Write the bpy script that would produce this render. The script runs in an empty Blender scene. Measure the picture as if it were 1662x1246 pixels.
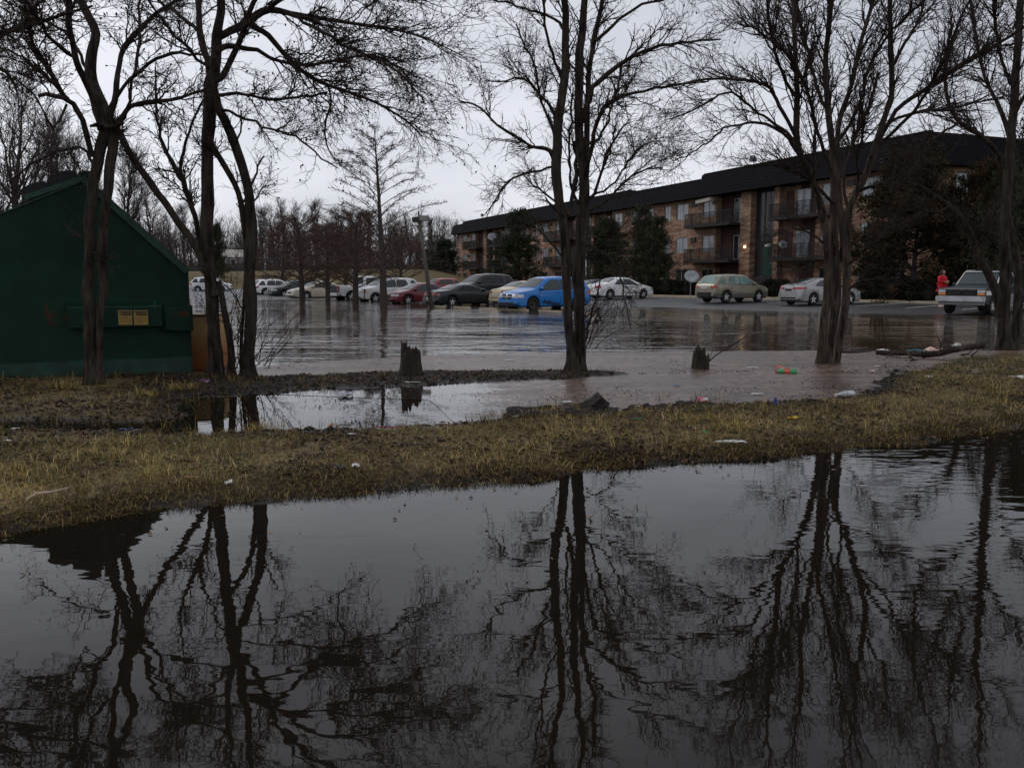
import bpy, bmesh, math, random
import numpy as np
from mathutils import Vector, Matrix, Euler

# ------------------------------------------------------------------ camera, world, sun, exposure
SC = bpy.context.scene
COL = SC.collection
PITCH = math.radians(7.0); CAMH = 1.6; FPX = 1400.0
cam = bpy.data.objects.new('camera', bpy.data.cameras.new('camera'))
COL.objects.link(cam); SC.camera = cam
cam.location = (0, 0, CAMH)
cam.rotation_euler = (math.radians(90) - PITCH, 0, 0)
cam.data.sensor_width = 36; cam.data.lens = 36 * FPX / 1662
cam.data.clip_start = 0.1; cam.data.clip_end = 5000

W = bpy.data.worlds.new('World'); SC.world = W; W.use_nodes = True
nt = W.node_tree; nt.nodes.clear()
SUN_EL, SUN_ROT = math.radians(38), math.radians(-60)
def N(nt, t, **k):
    n = nt.nodes.new(t)
    for a, b in k.items(): setattr(n, a, b)
    return n
out = N(nt, 'ShaderNodeOutputWorld')
sky = N(nt, 'ShaderNodeTexSky', sky_type='NISHITA', sun_disc=False)
sky.sun_elevation = SUN_EL; sky.sun_rotation = SUN_ROT
bgs = N(nt, 'ShaderNodeBackground'); bgs.inputs[1].default_value = 0.07
nt.links.new(sky.outputs[0], bgs.inputs[0])
tc = N(nt, 'ShaderNodeTexCoord')
mp = N(nt, 'ShaderNodeMapping'); mp.inputs['Scale'].default_value = (1.0, 1.0, 3.2); mp.inputs['Location'].default_value = (0.35, 0.2, 0.1)
nt.links.new(tc.outputs['Generated'], mp.inputs[0])
nz = N(nt, 'ShaderNodeTexNoise'); nz.inputs['Scale'].default_value = 1.6; nz.inputs['Detail'].default_value = 4; nz.inputs['Roughness'].default_value = 0.45
nt.links.new(mp.outputs[0], nz.inputs[0])
cr = N(nt, 'ShaderNodeValToRGB')
cr.color_ramp.elements[0].position = 0.36; cr.color_ramp.elements[0].color = (0.485, 0.50, 0.55, 1)
cr.color_ramp.elements[1].position = 0.64; cr.color_ramp.elements[1].color = (0.735, 0.745, 0.795, 1)
nt.links.new(nz.outputs[0], cr.inputs[0])
bgc = N(nt, 'ShaderNodeBackground'); bgc.inputs[1].default_value = 1.0
nt.links.new(cr.outputs[0], bgc.inputs[0])
mxs = N(nt, 'ShaderNodeMixShader'); mxs.inputs[0].default_value = 0.9
nt.links.new(bgs.outputs[0], mxs.inputs[1]); nt.links.new(bgc.outputs[0], mxs.inputs[2])
nt.links.new(mxs.outputs[0], out.inputs[0])

sl = bpy.data.lights.new('sun', 'SUN'); sl.energy = 0.5; sl.angle = math.radians(25); sl.color = (1, 0.97, 0.93)
so = bpy.data.objects.new('sun', sl); COL.objects.link(so)
# direction towards the sun for sun_rotation r (clockwise from +Y seen from above)
_d = Vector((math.sin(SUN_ROT) * math.cos(SUN_EL), math.cos(SUN_ROT) * math.cos(SUN_EL), math.sin(SUN_EL)))
so.rotation_euler = _d.to_track_quat('Z', 'Y').to_euler(); so.location = (0, 0, 30)
SC.view_settings.view_transform = 'Standard'; SC.view_settings.look = 'None'
SC.view_settings.exposure = 0.34; SC.view_settings.gamma = 1.0; SC.view_settings.use_curve_mapping = False
SC.cycles.max_bounces = 6; SC.cycles.diffuse_bounces = 2; SC.cycles.glossy_bounces = 3; SC.cycles.transmission_bounces = 4
SC.cycles.use_denoising = True

# ------------------------------------------------------------------ helpers
def ray(px, py):
    cx = (px - 831) / FPX; cy = (623 - py) / FPX
    return np.array([cx, math.cos(PITCH) + cy * math.sin(PITCH), -math.sin(PITCH) + cy * math.cos(PITCH)])
def atz(px, py, z=0.0):
    d = ray(px, py); return np.array([0, 0, CAMH]) + d * (z - CAMH) / d[2]
def aty(px, py, Y):
    d = ray(px, py); return np.array([0, 0, CAMH]) + d * Y / d[1]

def _hash(ix, iy, iz, s):
    h = (ix * 374761393 + iy * 668265263 + iz * 2147483647 + s * 974711) & 0xffffffff
    h = ((h ^ (h >> 13)) * 1274126177) & 0xffffffff
    h = h ^ (h >> 16)
    return (h & 0xffff) / 65535.0
def vnoise(x, y, z=0.0, s=0):
    x = np.asarray(x, float); y = np.asarray(y, float); z = np.asarray(z, float) + 0 * x
    ix = np.floor(x).astype(np.int64); iy = np.floor(y).astype(np.int64); iz = np.floor(z).astype(np.int64)
    fx = x - ix; fy = y - iy; fz = z - iz
    fx = fx * fx * (3 - 2 * fx); fy = fy * fy * (3 - 2 * fy); fz = fz * fz * (3 - 2 * fz)
    r = 0
    for a in (0, 1):
        for b in (0, 1):
            for c in (0, 1):
                w = (fx if a else 1 - fx) * (fy if b else 1 - fy) * (fz if c else 1 - fz)
                r = r + w * _hash(ix + a, iy + b, iz + c, s)
    return r * 2 - 1
def v2(x, y, s=0):
    x = np.asarray(x, float); y = np.asarray(y, float)
    ix = np.floor(x).astype(np.int64); iy = np.floor(y).astype(np.int64)
    fx = x - ix; fy = y - iy
    fx = fx * fx * (3 - 2 * fx); fy = fy * fy * (3 - 2 * fy)
    r = 0
    for a in (0, 1):
        for b in (0, 1):
            r = r + (fx if a else 1 - fx) * (fy if b else 1 - fy) * _hash(ix + a, iy + b, 0 * ix, s)
    return r * 2 - 1
def fbm(x, y, f=1.0, o=4, s=0, g=0.5):
    r = 0; a = 1.0; t = 0
    for i in range(o):
        r = r + a * v2(x * f + 17.3 * i, y * f - 9.1 * i, s + i); t += a; a *= g; f *= 2.03
    return r / t

def mesh_np(name, verts, faces, mat=None, smooth=True, colors=None, matidx=None):
    """faces: list of int arrays (K,n)"""
    me = bpy.data.meshes.new(name)
    verts = np.asarray(verts, np.float32)
    faces = [np.asarray(f, np.int32) for f in faces if len(f)]
    nl = sum(f.size for f in faces); nf = sum(len(f) for f in faces)
    me.vertices.add(len(verts)); me.vertices.foreach_set('co', verts.ravel())
    me.loops.add(nl); me.loops.foreach_set('vertex_index', np.concatenate([f.ravel() for f in faces]))
    tot = np.concatenate([np.full(len(f), f.shape[1], np.int32) for f in faces])
    st = np.concatenate([[0], np.cumsum(tot)[:-1]]).astype(np.int32)
    me.polygons.add(nf); me.polygons.foreach_set('loop_start', st)
    me.polygons.foreach_set('use_smooth', np.full(nf, smooth))
    if matidx is not None: me.polygons.foreach_set('material_index', np.asarray(matidx, np.int32))
    if mat is not None:
        for m in (mat if isinstance(mat, (list, tuple)) else [mat]): me.materials.append(m)
    if colors is not None:
        at = me.attributes.new('tint', 'FLOAT_COLOR', 'POINT')
        c = np.ones((len(verts), 4), np.float32); c[:, :3] = colors
        at.data.foreach_set('color', c.ravel())
    me.update(calc_edges=True)
    return me

def link(name, me, parent=None, loc=None, rot=None, **props):
    o = bpy.data.objects.new(name, me); COL.objects.link(o)
    if parent is not None: o.parent = parent
    if loc is not None: o.location = loc
    if rot is not None: o.rotation_euler = rot
    for k, v in props.items(): o[k] = v
    return o
def thing(name, label, cat, loc=(0, 0, 0), rz=0.0, group=None):
    o = bpy.data.objects.new(name, None); COL.objects.link(o)
    o.location = loc; o.rotation_euler = (0, 0, rz); o.empty_display_size = 0.2
    o['label'] = label; o['category'] = cat
    if group: o['group'] = group
    return o
def copy_tree(o, parent=None):
    c = o.copy(); COL.objects.link(c); c.parent = parent
    for ch in [x for x in COL.objects if x.parent == o]: copy_tree(ch, c)
    return c

class MB:
    """collects simple solids into one mesh"""
    def __init__(s): s.v = []; s.f = []; s.m = []; s.mi = 0
    def add(s, vs, fs):
        b = len(s.v); s.v.extend([tuple(map(float, v)) for v in vs]); s.f.extend([tuple(b + i for i in f) for f in fs]); s.m.extend([s.mi] * len(fs)); return s
    def box(s, x0, x1, y0, y1, z0, z1):
        return s.add([(x0,y0,z0),(x1,y0,z0),(x1,y1,z0),(x0,y1,z0),(x0,y0,z1),(x1,y0,z1),(x1,y1,z1),(x0,y1,z1)],
                     [(0,3,2,1),(4,5,6,7),(0,1,5,4),(1,2,6,5),(2,3,7,6),(3,0,4,7)])
    def quad(s, *p): return s.add(p, [tuple(range(len(p)))])
    def tube(s, pts, rad, n=8, cap=True):
        pts = [Vector(p) for p in pts]
        if not hasattr(rad, '__len__'): rad = [rad] * len(pts)
        vs = []; T = (pts[-1] - pts[0]); 
        ref = Vector((1,0,0)) if abs(T.normalized().x) < 0.6 else Vector((0,1,0))
        for i, p in enumerate(pts):
            t = (pts[min(i+1, len(pts)-1)] - pts[max(i-1, 0)]).normalized()
            u = t.cross(ref).normalized(); w = t.cross(u)
            for k in range(n):
                a = 2 * math.pi * k / n; vs.append(p + (u * math.cos(a) + w * math.sin(a)) * rad[i])
        fs = []
        for i in range(len(pts) - 1):
            for k in range(n):
                fs.append((i*n+k, (i+1)*n+k, (i+1)*n+(k+1)%n, i*n+(k+1)%n))
        if cap: fs.append(tuple(range(n))); fs.append(tuple(range((len(pts)-1)*n + n - 1, (len(pts)-1)*n - 1, -1)))
        return s.add(vs, fs)
    def lathe(s, prof, n=16, axis='z', c=(0,0,0), jag=None):
        vs = []
        for i, (r, z) in enumerate(prof):
            for k in range(n):
                a = 2 * math.pi * k / n; rr = r; zz = z
                if jag: rr, zz = jag(i, k, r, z)
                x, y = rr * math.cos(a), rr * math.sin(a)
                vs.append({'z': (c[0]+x, c[1]+y, c[2]+zz), 'y': (c[0]+x, c[1]+zz, c[2]+y), 'x': (c[0]+zz, c[1]+x, c[2]+y)}[axis])
        fs = [(i*n+k, i*n+(k+1)%n, (i+1)*n+(k+1)%n, (i+1)*n+k) for i in range(len(prof)-1) for k in range(n)]
        fs.append(tuple(range(n-1, -1, -1))); fs.append(tuple(range((len(prof)-1)*n, len(prof)*n)))
        return s.add(vs, fs)
    def mesh(s, name, mat, smooth=False, angle=None, bevel=None):
        me = bpy.data.meshes.new(name); me.from_pydata(s.v, [], s.f)
        for m in (mat if isinstance(mat, (list, tuple)) else [mat]): me.materials.append(m)
        me.polygons.foreach_set('material_index', s.m)
        bm = bmesh.new(); bm.from_mesh(me)
        if bevel:
            bmesh.ops.bevel(bm, geom=[e for e in bm.edges if len(e.link_faces) == 2 and e.calc_face_angle(0) > 0.5], offset=bevel, segments=2, affect='EDGES', clamp_overlap=True)
        bmesh.ops.recalc_face_normals(bm, faces=bm.faces); bm.to_mesh(me); bm.free()
        if smooth:
            me.polygons.foreach_set('use_smooth', [True] * len(me.polygons))
            if angle: me.set_sharp_from_angle(angle=math.radians(angle))
        me.update(); return me
    def obj(s, name, mat, parent=None, **k):
        mk = {a: k.pop(a) for a in ('smooth', 'angle', 'bevel') if a in k}
        return link(name, s.mesh(name, mat, **mk), parent, **k)

# ------------------------------------------------------------------ materials
def mat(name, color, rough=0.6, metal=0.0, spec=0.3, noise=None, noise2=None, bump=None, bscale=(1,1,1), coat=0.0, emit=None, tint=False, alpha=None):
    m = bpy.data.materials.new(name); m.use_nodes = True; t = m.node_tree
    b = t.nodes['Principled BSDF']; L = t.links.new
    b.inputs['Roughness'].default_value = rough; b.inputs['Metallic'].default_value = metal
    b.inputs['Specular IOR Level'].default_value = spec; b.inputs['Coat Weight'].default_value = coat
    b.inputs['Coat Roughness'].default_value = 0.06
    c = (*color, 1)
    b.inputs['Base Color'].default_value = c
    tcn = N(t, 'ShaderNodeTexCoord'); mpn = N(t, 'ShaderNodeMapping'); mpn.inputs['Scale'].default_value = bscale
    L(tcn.outputs['Object'], mpn.inputs[0])
    cur = None
    if tint:
        a = N(t, 'ShaderNodeAttribute', attribute_name='tint'); cur = a.outputs['Color']
    def apply(cur, sc, amt, c2=None, lo=0.35, hi=0.65, det=5):
        nz = N(t, 'ShaderNodeTexNoise'); nz.inputs['Scale'].default_value = sc; nz.inputs['Detail'].default_value = det; nz.inputs['Roughness'].default_value = 0.6
        L(mpn.outputs[0], nz.inputs[0])
        mr = N(t, 'ShaderNodeMapRange'); mr.inputs[1].default_value = lo; mr.inputs[2].default_value = hi
        L(nz.outputs[0], mr.inputs[0])
        if c2 is None:
            mr.inputs[3].default_value = 1 - amt; mr.inputs[4].default_value = 1 + amt
            mx = N(t, 'ShaderNodeVectorMath', operation='SCALE')
            if cur is None: mx.inputs[0].default_value = color
            else: L(cur, mx.inputs[0])
            L(mr.outputs[0], mx.inputs['Scale']); return mx.outputs[0]
        mr.inputs[3].default_value = 0; mr.inputs[4].default_value = amt
        mx = N(t, 'ShaderNodeMix', data_type='RGBA'); L(mr.outputs[0], mx.inputs[0])
        if cur is None: mx.inputs[6].default_value = c
        else: L(cur, mx.inputs[6])
        mx.inputs[7].default_value = (*c2, 1); return mx.outputs[2]
    if noise: cur = apply(cur, *noise)
    if noise2:
        for q in (noise2 if isinstance(noise2, list) else [noise2]): cur = apply(cur, *q)
    if cur is not None: L(cur, b.inputs['Base Color'])
    if bump:
        nz = N(t, 'ShaderNodeTexNoise'); nz.inputs['Scale'].default_value = bump[0]; nz.inputs['Detail'].default_value = 6
        L(mpn.outputs[0], nz.inputs[0])
        bp = N(t, 'ShaderNodeBump'); bp.inputs['Strength'].default_value = bump[1]; bp.inputs['Distance'].default_value = bump[2] if len(bump) > 2 else 0.02
        L(nz.outputs[0], bp.inputs['Height']); L(bp.outputs[0], b.inputs['Normal'])
    if emit: b.inputs['Emission Color'].default_value = (*emit[0], 1); b.inputs['Emission Strength'].default_value = emit[1]
    return m

M = {}
M['bark'] = mat('bark', (0.034, 0.026, 0.021), 0.9, spec=.15, noise=(13, 0.75), noise2=[(2.2, 0.7, (0.066, 0.053, 0.041), 0.48, 0.70), (1.1, .5, (.035, .038, .022), .52, .72)], bump=(15, 1.0, 0.14), bscale=(1, 1, 0.2))
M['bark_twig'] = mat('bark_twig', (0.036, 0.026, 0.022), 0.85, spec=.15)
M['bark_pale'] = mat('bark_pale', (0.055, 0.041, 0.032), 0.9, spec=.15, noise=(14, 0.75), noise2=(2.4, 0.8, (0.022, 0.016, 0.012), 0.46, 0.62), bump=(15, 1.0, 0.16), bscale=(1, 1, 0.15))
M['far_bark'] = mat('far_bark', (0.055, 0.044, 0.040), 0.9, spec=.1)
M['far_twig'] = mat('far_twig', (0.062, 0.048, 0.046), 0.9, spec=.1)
M['cyp_twig'] = mat('cypress_twig', (0.088, 0.056, 0.045), 0.9, spec=.1)
M['needle'] = mat('needle_foliage', (0.045, 0.055, 0.03), 0.9, spec=.1, tint=True)
M['deadwood'] = mat('dead_wood', (0.026, 0.018, 0.013), 0.8, noise=(14, 0.5), noise2=(3, 0.7, (0.06, 0.042, 0.03), 0.5, 0.75), bump=(30, 1.0, 0.08), bscale=(1, 1, 0.15))
M['wetwood'] = mat('wet_wood', (0.018, 0.013, 0.010), 0.45, noise=(14, 0.4), bump=(30, 0.8, 0.03))
M['tint'] = mat('tinted_blades', (0.1, 0.1, 0.1), 0.85, spec=.1, tint=True)
M['tintwet'] = mat('wet_litter', (0.1, 0.1, 0.1), 0.6, spec=.2, tint=True)

# ------------------------------------------------------------------ ground
def gline(pts, z=0.0):
    p = np.array([atz(x, y, z)[:2] for x, y in pts]); p = p[np.argsort(p[:, 0])]
    return p[:, 0], p[:, 1]
A_ = gline([(-350, 950), (0, 868), (120, 846), (250, 824), (430, 809), (560, 801), (700, 791), (800, 783), (870, 779), (930, 764), (1000, 756), (1100, 749), (1230, 742), (1300, 736), (1400, 722), (1480, 722), (1530, 708), (1600, 700), (1662, 694), (2100, 655)])
B_ = gline([(-600, 600), (250, 612), (318, 700), (400, 702), (500, 701), (600, 697), (700, 692), (800, 686), (850, 671), (930, 662), (990, 672), (1060, 662), (1130, 656), (1240, 654), (1400, 645), (1440, 618), (1480, 588), (1540, 573), (1640, 568), (2100, 562)])
C_ = gline([(-600, 668), (250, 648), (420, 640), (500, 634), (560, 633), (650, 628), (760, 622), (850, 618), (960, 612), (1060, 609), (1100, 605), (1200, 606), (2100, 606)])
D_ = gline([(-600, 596), (312, 607), (440, 611), (520, 611), (620, 607), (700, 604), (800, 604), (900, 603), (1000, 603), (1060, 606), (1110, 609), (1200, 611), (2100, 611)])
WL_ = gline([(2600, 545), (1800, 518), (1600, 511), (1500, 510), (1380, 508), (1200, 503), (1100, 499), (1000, 497), (955, 499), (900, 496), (800, 492), (700, 489), (600, 487), (450, 486), (300, 485), (100, 484), (-200, 484), (-900, 483)])
K0 = np.array([10.4, 66.0]); K1 = np.array([23.5, 48.5]); KD = (K1 - K0) / np.linalg.norm(K1 - K0)     # kerb line
KN = np.array([-KD[1], KD[0]])                                                                      # towards the building
if KN[0] < 0: KN = -KN
def ip(c, X): return np.interp(X, c[0], c[1])
def sstep(a, b, x):
    t = np.clip((x - a) / (b - a), 0, 1); return t * t * (3 - 2 * t)
LOTFAR = K0 - KD * 46
def kerb_dist(X, Y): return (X - K0[0]) * KN[0] + (Y - K0[1]) * KN[1]       # >0: building side
def surf(X, Y, fine=True):
    X = np.asarray(X, float); Y = np.asarray(Y, float)
    n1 = fbm(X, Y, 0.9, 3, 11); n2 = fbm(X, Y, 4.5, 4, 23) if fine else 0 * X
    a = Y - ip(A_, X) + 0.10 * n1; b = ip(B_, X) - Y + 0.14 * n1
    berm = np.minimum(a * 0.14, b * 0.09)
    berm = np.clip(berm, -0.22, 0.085) 
    c = Y - ip(C_, X) + 0.12 * n1; d = ip(D_, X) - Y + 0.10 * n1
    ridge = np.clip(np.minimum(c * 0.12, d * 0.2), -0.12, 0.05)
    h = np.maximum(berm, ridge)
    # two wet hollows in the left ground, one in the berm by the near pond
    for (px, py, rx, ry, dep) in ((70, 690, 1.5, 0.42, 0.16), (255, 700, 0.9, 0.25, 0.08), (1390, 705, 0.55, 0.3, 0.09), (900, 757, 0.5, 0.2, 0.04)):
        q = atz(px, py); h = h - dep * np.exp(-((X - q[0]) / rx) ** 2 - ((Y - q[1]) / ry) ** 2)
    h = h - 0.070 * sstep(10.6, 12.2, Y) * sstep(5.5, 8, X) * (h > 0) * (Y < 22)
    wet = (h > -0.2)
    h = h + wet * (0.026 * n2 + 0.022 * n1)
    # churned mud along the back of the berm
    h = h + wet * sstep(0.9, 0.1, np.abs(ip(B_, X) - 0.25 - Y)) * 0.035 * np.maximum(n2 + 0.1, 0)
    # far side: pavement rising out of the water, lawn, grassy bank
    y2 = Y - ip(WL_, X) + 0.8 * fbm(X, Y, 0.08, 2, 5)
    far = np.clip(y2 * 0.013, -0.14, 0.16)
    h = np.where(Y > 22, np.maximum(far, -0.22 + 0 * X), h)
    kd = kerb_dist(X, Y)
    h = np.where(Y > 26, h + 0.30 * sstep(0.5, 8, kd), h)
    bank = 2.4 * sstep(96, 128, Y) * sstep(2, -12, X + 0.10 * (Y - 110)) + 2.2 * sstep(150, 260, Y)
    h = h + np.where(Y > 80, bank, 0)
    h = np.where(Y < 3, np.maximum(h, -0.22 + 0.35 * sstep(-1.5, -6, Y)), h)
    side = 0.5 * sstep(75, 110, np.abs(X)); h = h + side
    return h
def inlot(X, Y):
    return (Y > 24) & (kerb_dist(X, Y) < 0.0) & (Y < 101)
def S1(x, y): return float(surf(np.array([x]), np.array([y]), False)[0])
def S1f(x, y): return float(surf(np.array([x]), np.array([y]), True)[0])

def steps(segs):
    r = []
    for a, b, st in segs: r.append(np.arange(a, b, st))
    r.append([segs[-1][1]]); return np.concatenate(r)
gx = steps([(-1500, -300, 150), (-300, -90, 15), (-90, -30, 2.0), (-30, -12, 0.5), (-12, 17, 0.075), (17, 30, 0.5), (30, 90, 2.0), (90, 300, 15), (300, 1500, 150)])
gy = steps([(-60, -4, 4), (-4, 4.6, 0.4), (4.6, 15, 0.065), (15, 21, 0.1), (21, 60, 1.2), (60, 170, 2.5), (170, 400, 20), (400, 2600, 200)])
GX, GY = np.meshgrid(gx, gy)
H = surf(GX, GY) - 0.07 * (inlot(GX, GY) & (kerb_dist(GX, GY) < -0.6))
nx, ny = len(gx), len(gy)
idx = np.arange(nx * ny).reshape(ny, nx)
Q = np.stack([idx[:-1, :-1], idx[:-1, 1:], idx[1:, 1:], idx[1:, :-1]], -1).reshape(-1, 4)
X_, Y_ = GX.ravel(), GY.ravel()
nA = fbm(X_, Y_, 1.3, 4, 41); nB = fbm(X_, Y_, 7, 3, 47)
mud = np.array([0.014, 0.010, 0.0075]); soil = np.array([0.032, 0.022, 0.014]); straw = np.array([0.155, 0.113, 0.052])
lawn = np.array([0.06, 0.052, 0.02]); hill = np.array([0.090, 0.066, 0.026])
w1 = sstep(-0.3, 0.5, nA + 0.5 * nB)[:, None]
colr = mud * (1 - w1) + soil * w1
bw = (sstep(0.2, 0.5, Y_ - ip(A_, X_)) * sstep(0.2, 1.2, ip(B_, X_) - Y_) * (Y_ < 18) * sstep(-0.7, 0.3, nA + 0.4 * nB))[:, None] * 0.85
colr = colr * (1 - bw) + straw * bw
fw = (Y_ > 24)[:, None] * 1.0
fc = lawn * (1 + 0.3 * nA[:, None])
hw = (sstep(92, 105, Y_) * sstep(5, -5, X_ + 0.1 * (Y_ - 110)))[:, None]
fc = fc * (1 - hw) + hill * (1 + 0.2 * nA[:, None]) * hw
wd = sstep(150, 170, Y_)[:, None]; fc = fc * (1 - wd) + np.array([0.06, 0.045, 0.03]) * wd
colr = colr * (1 - fw) + fc * fw

def ground_mat():
    m = bpy.data.materials.new('wet_ground'); m.use_nodes = True; t = m.node_tree; L = t.links.new
    b = t.nodes['Principled BSDF']
    a = N(t, 'ShaderNodeAttribute', attribute_name='tint')
    g = N(t, 'ShaderNodeNewGeometry'); sp = N(t, 'ShaderNodeSeparateXYZ'); L(g.outputs['Position'], sp.inputs[0])
    nz = N(t, 'ShaderNodeTexNoise'); nz.inputs['Scale'].default_value = 25; nz.inputs['Detail'].default_value = 8; L(g.outputs['Position'], nz.inputs[0])
    nz2 = N(t, 'ShaderNodeTexNoise'); nz2.inputs['Scale'].default_value = 110; nz2.inputs['Detail'].default_value = 4; L(g.outputs['Position'], nz2.inputs[0])
    mr = N(t, 'ShaderNodeMapRange'); mr.inputs[1].default_value = 0.3; mr.inputs[2].default_value = 0.7; mr.inputs[3].default_value = 0.45; mr.inputs[4].default_value = 1.6
    L(nz.outputs[0], mr.inputs[0])
    sc = N(t, 'ShaderNodeVectorMath', operation='SCALE'); L(a.outputs['Color'], sc.inputs[0]); L(mr.outputs[0], sc.inputs['Scale'])
    wet = N(t, 'ShaderNodeMapRange'); wet.inputs[1].default_value = 0.0; wet.inputs[2].default_value = 0.05; L(sp.outputs['Z'], wet.inputs[0])
    mx = N(t, 'ShaderNodeMix', data_type='RGBA'); L(wet.outputs[0], mx.inputs[0]); mx.inputs[6].default_value = (0.010, 0.0075, 0.006, 1); L(sc.outputs[0], mx.inputs[7]); b.inputs['Specular IOR Level'].default_value = .18
    L(mx.outputs[2], b.inputs['Base Color'])
    r = N(t, 'ShaderNodeMapRange'); r.inputs[1].default_value = 0.0; r.inputs[2].default_value = 0.05; r.inputs[3].default_value = 0.3; r.inputs[4].default_value = 0.85; L(sp.outputs['Z'], r.inputs[0])
    L(r.outputs[0], b.inputs['Roughness'])
    ad = N(t, 'ShaderNodeMath', operation='ADD'); L(nz.outputs[0], ad.inputs[0]); ml = N(t, 'ShaderNodeMath', operation='MULTIPLY'); L(nz2.outputs[0], ml.inputs[0]); ml.inputs[1].default_value = 0.3; L(ml.outputs[0], ad.inputs[1])
    bp = N(t, 'ShaderNodeBump'); bp.inputs['Strength'].default_value = 1.0; bp.inputs['Distance'].default_value = 0.03; L(ad.outputs[0], bp.inputs['Height']); L(bp.outputs[0], b.inputs['Normal'])
    return m
M['ground'] = ground_mat()
link('ground', mesh_np('ground', np.stack([X_, Y_, H.ravel()], 1), [Q], M['ground'], True, colr), kind='structure')

# parking lot asphalt, its own sheet just above the ground
rows = np.arange(24, 101.01, 1.5); us = np.linspace(0, 1, 60) ** 1.3
kx = K0[0] - (rows - K0[1]) * KN[1] / KN[0]
AX = kx[:, None] - 0.02 - us[None, :] * (kx[:, None] + 75); AY = rows[:, None] + 0 * AX
AZ = surf(AX, AY, False) + 0.004
idx = np.arange(AX.size).reshape(AX.shape)
Qa = np.stack([idx[:-1, :-1], idx[1:, :-1], idx[1:, 1:], idx[:-1, 1:]], -1).reshape(-1, 4)
M['asphalt'] = mat('asphalt', (0.042, 0.042, 0.046), 0.42, noise=(0.5, 0.25), noise2=(40, 0.4, (0.075, 0.073, 0.072), 0.5, 0.8), bump=(60, 0.6, 0.01))
link('parking_lot', mesh_np('parking_lot', np.stack([AX.ravel(), AY.ravel(), AZ.ravel()], 1), [Qa], M['asphalt'], True), kind='structure')

# kerb and concrete walk along the lawn
M['concrete'] = mat('concrete', (0.36, 0.30, 0.22), 0.85, noise=(1.5, 0.2), noise2=(18, 0.3, (0.2, 0.16, 0.11), 0.5, 0.8), bump=(40, 0.4, 0.01))
def strip(name, o0, o1, z0, m, t0=-48, t1=40, parent=None):
    mb = MB(); n = 34
    for i in range(n):
        ta, tb = t0 + (t1 - t0) * i / n, t0 + (t1 - t0) * (i + 1) / n
        P = []
        for t_ in (ta, tb):
            for o_ in (o0, o1):
                q = K0 + KD * t_ + KN * o_; P.append(q)
        zs = [S1(*(K0 + KD * ta)) , S1(*(K0 + KD * tb))]
        v = []
        for k, q in enumerate(P): v.append((q[0], q[1], zs[k // 2] - 0.05))
        for k, q in enumerate(P): v.append((q[0], q[1], zs[k // 2] + z0))
        mb.add(v, [(4, 5, 7, 6), (0, 2, 6, 4), (1, 5, 7, 3)])
    return mb.obj(name, m, parent, kind='structure')
strip('kerb', 0.0, 0.18, 0.15, M['concrete'])
strip('sidewalk', 0.182, 1.5, 0.143, M['concrete'])
M['whiteline'] = mat('road_paint', (0.6, 0.6, 0.6), 0.6, noise=(6, 0.4))
AXD = np.array([math.cos(math.radians(36.8)), math.sin(math.radians(36.8))])
k = 0
for i in range(-10, 13):
    q0 = K0 + KD * (i * 2.8 + 1.0) - AXD * 0.4; mb = MB()
    for j in range(6):
        a = q0 - AXD * (j * 0.85); b = q0 - AXD * ((j + 1) * 0.85)
        s = KD * 0.055
        mb.quad(*[(p[0], p[1], S1(p[0], p[1]) + 0.012) for p in (a - s, a + s, b + s, b - s)])
    mb.obj('parking_line', M['whiteline'], kind='structure')

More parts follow.
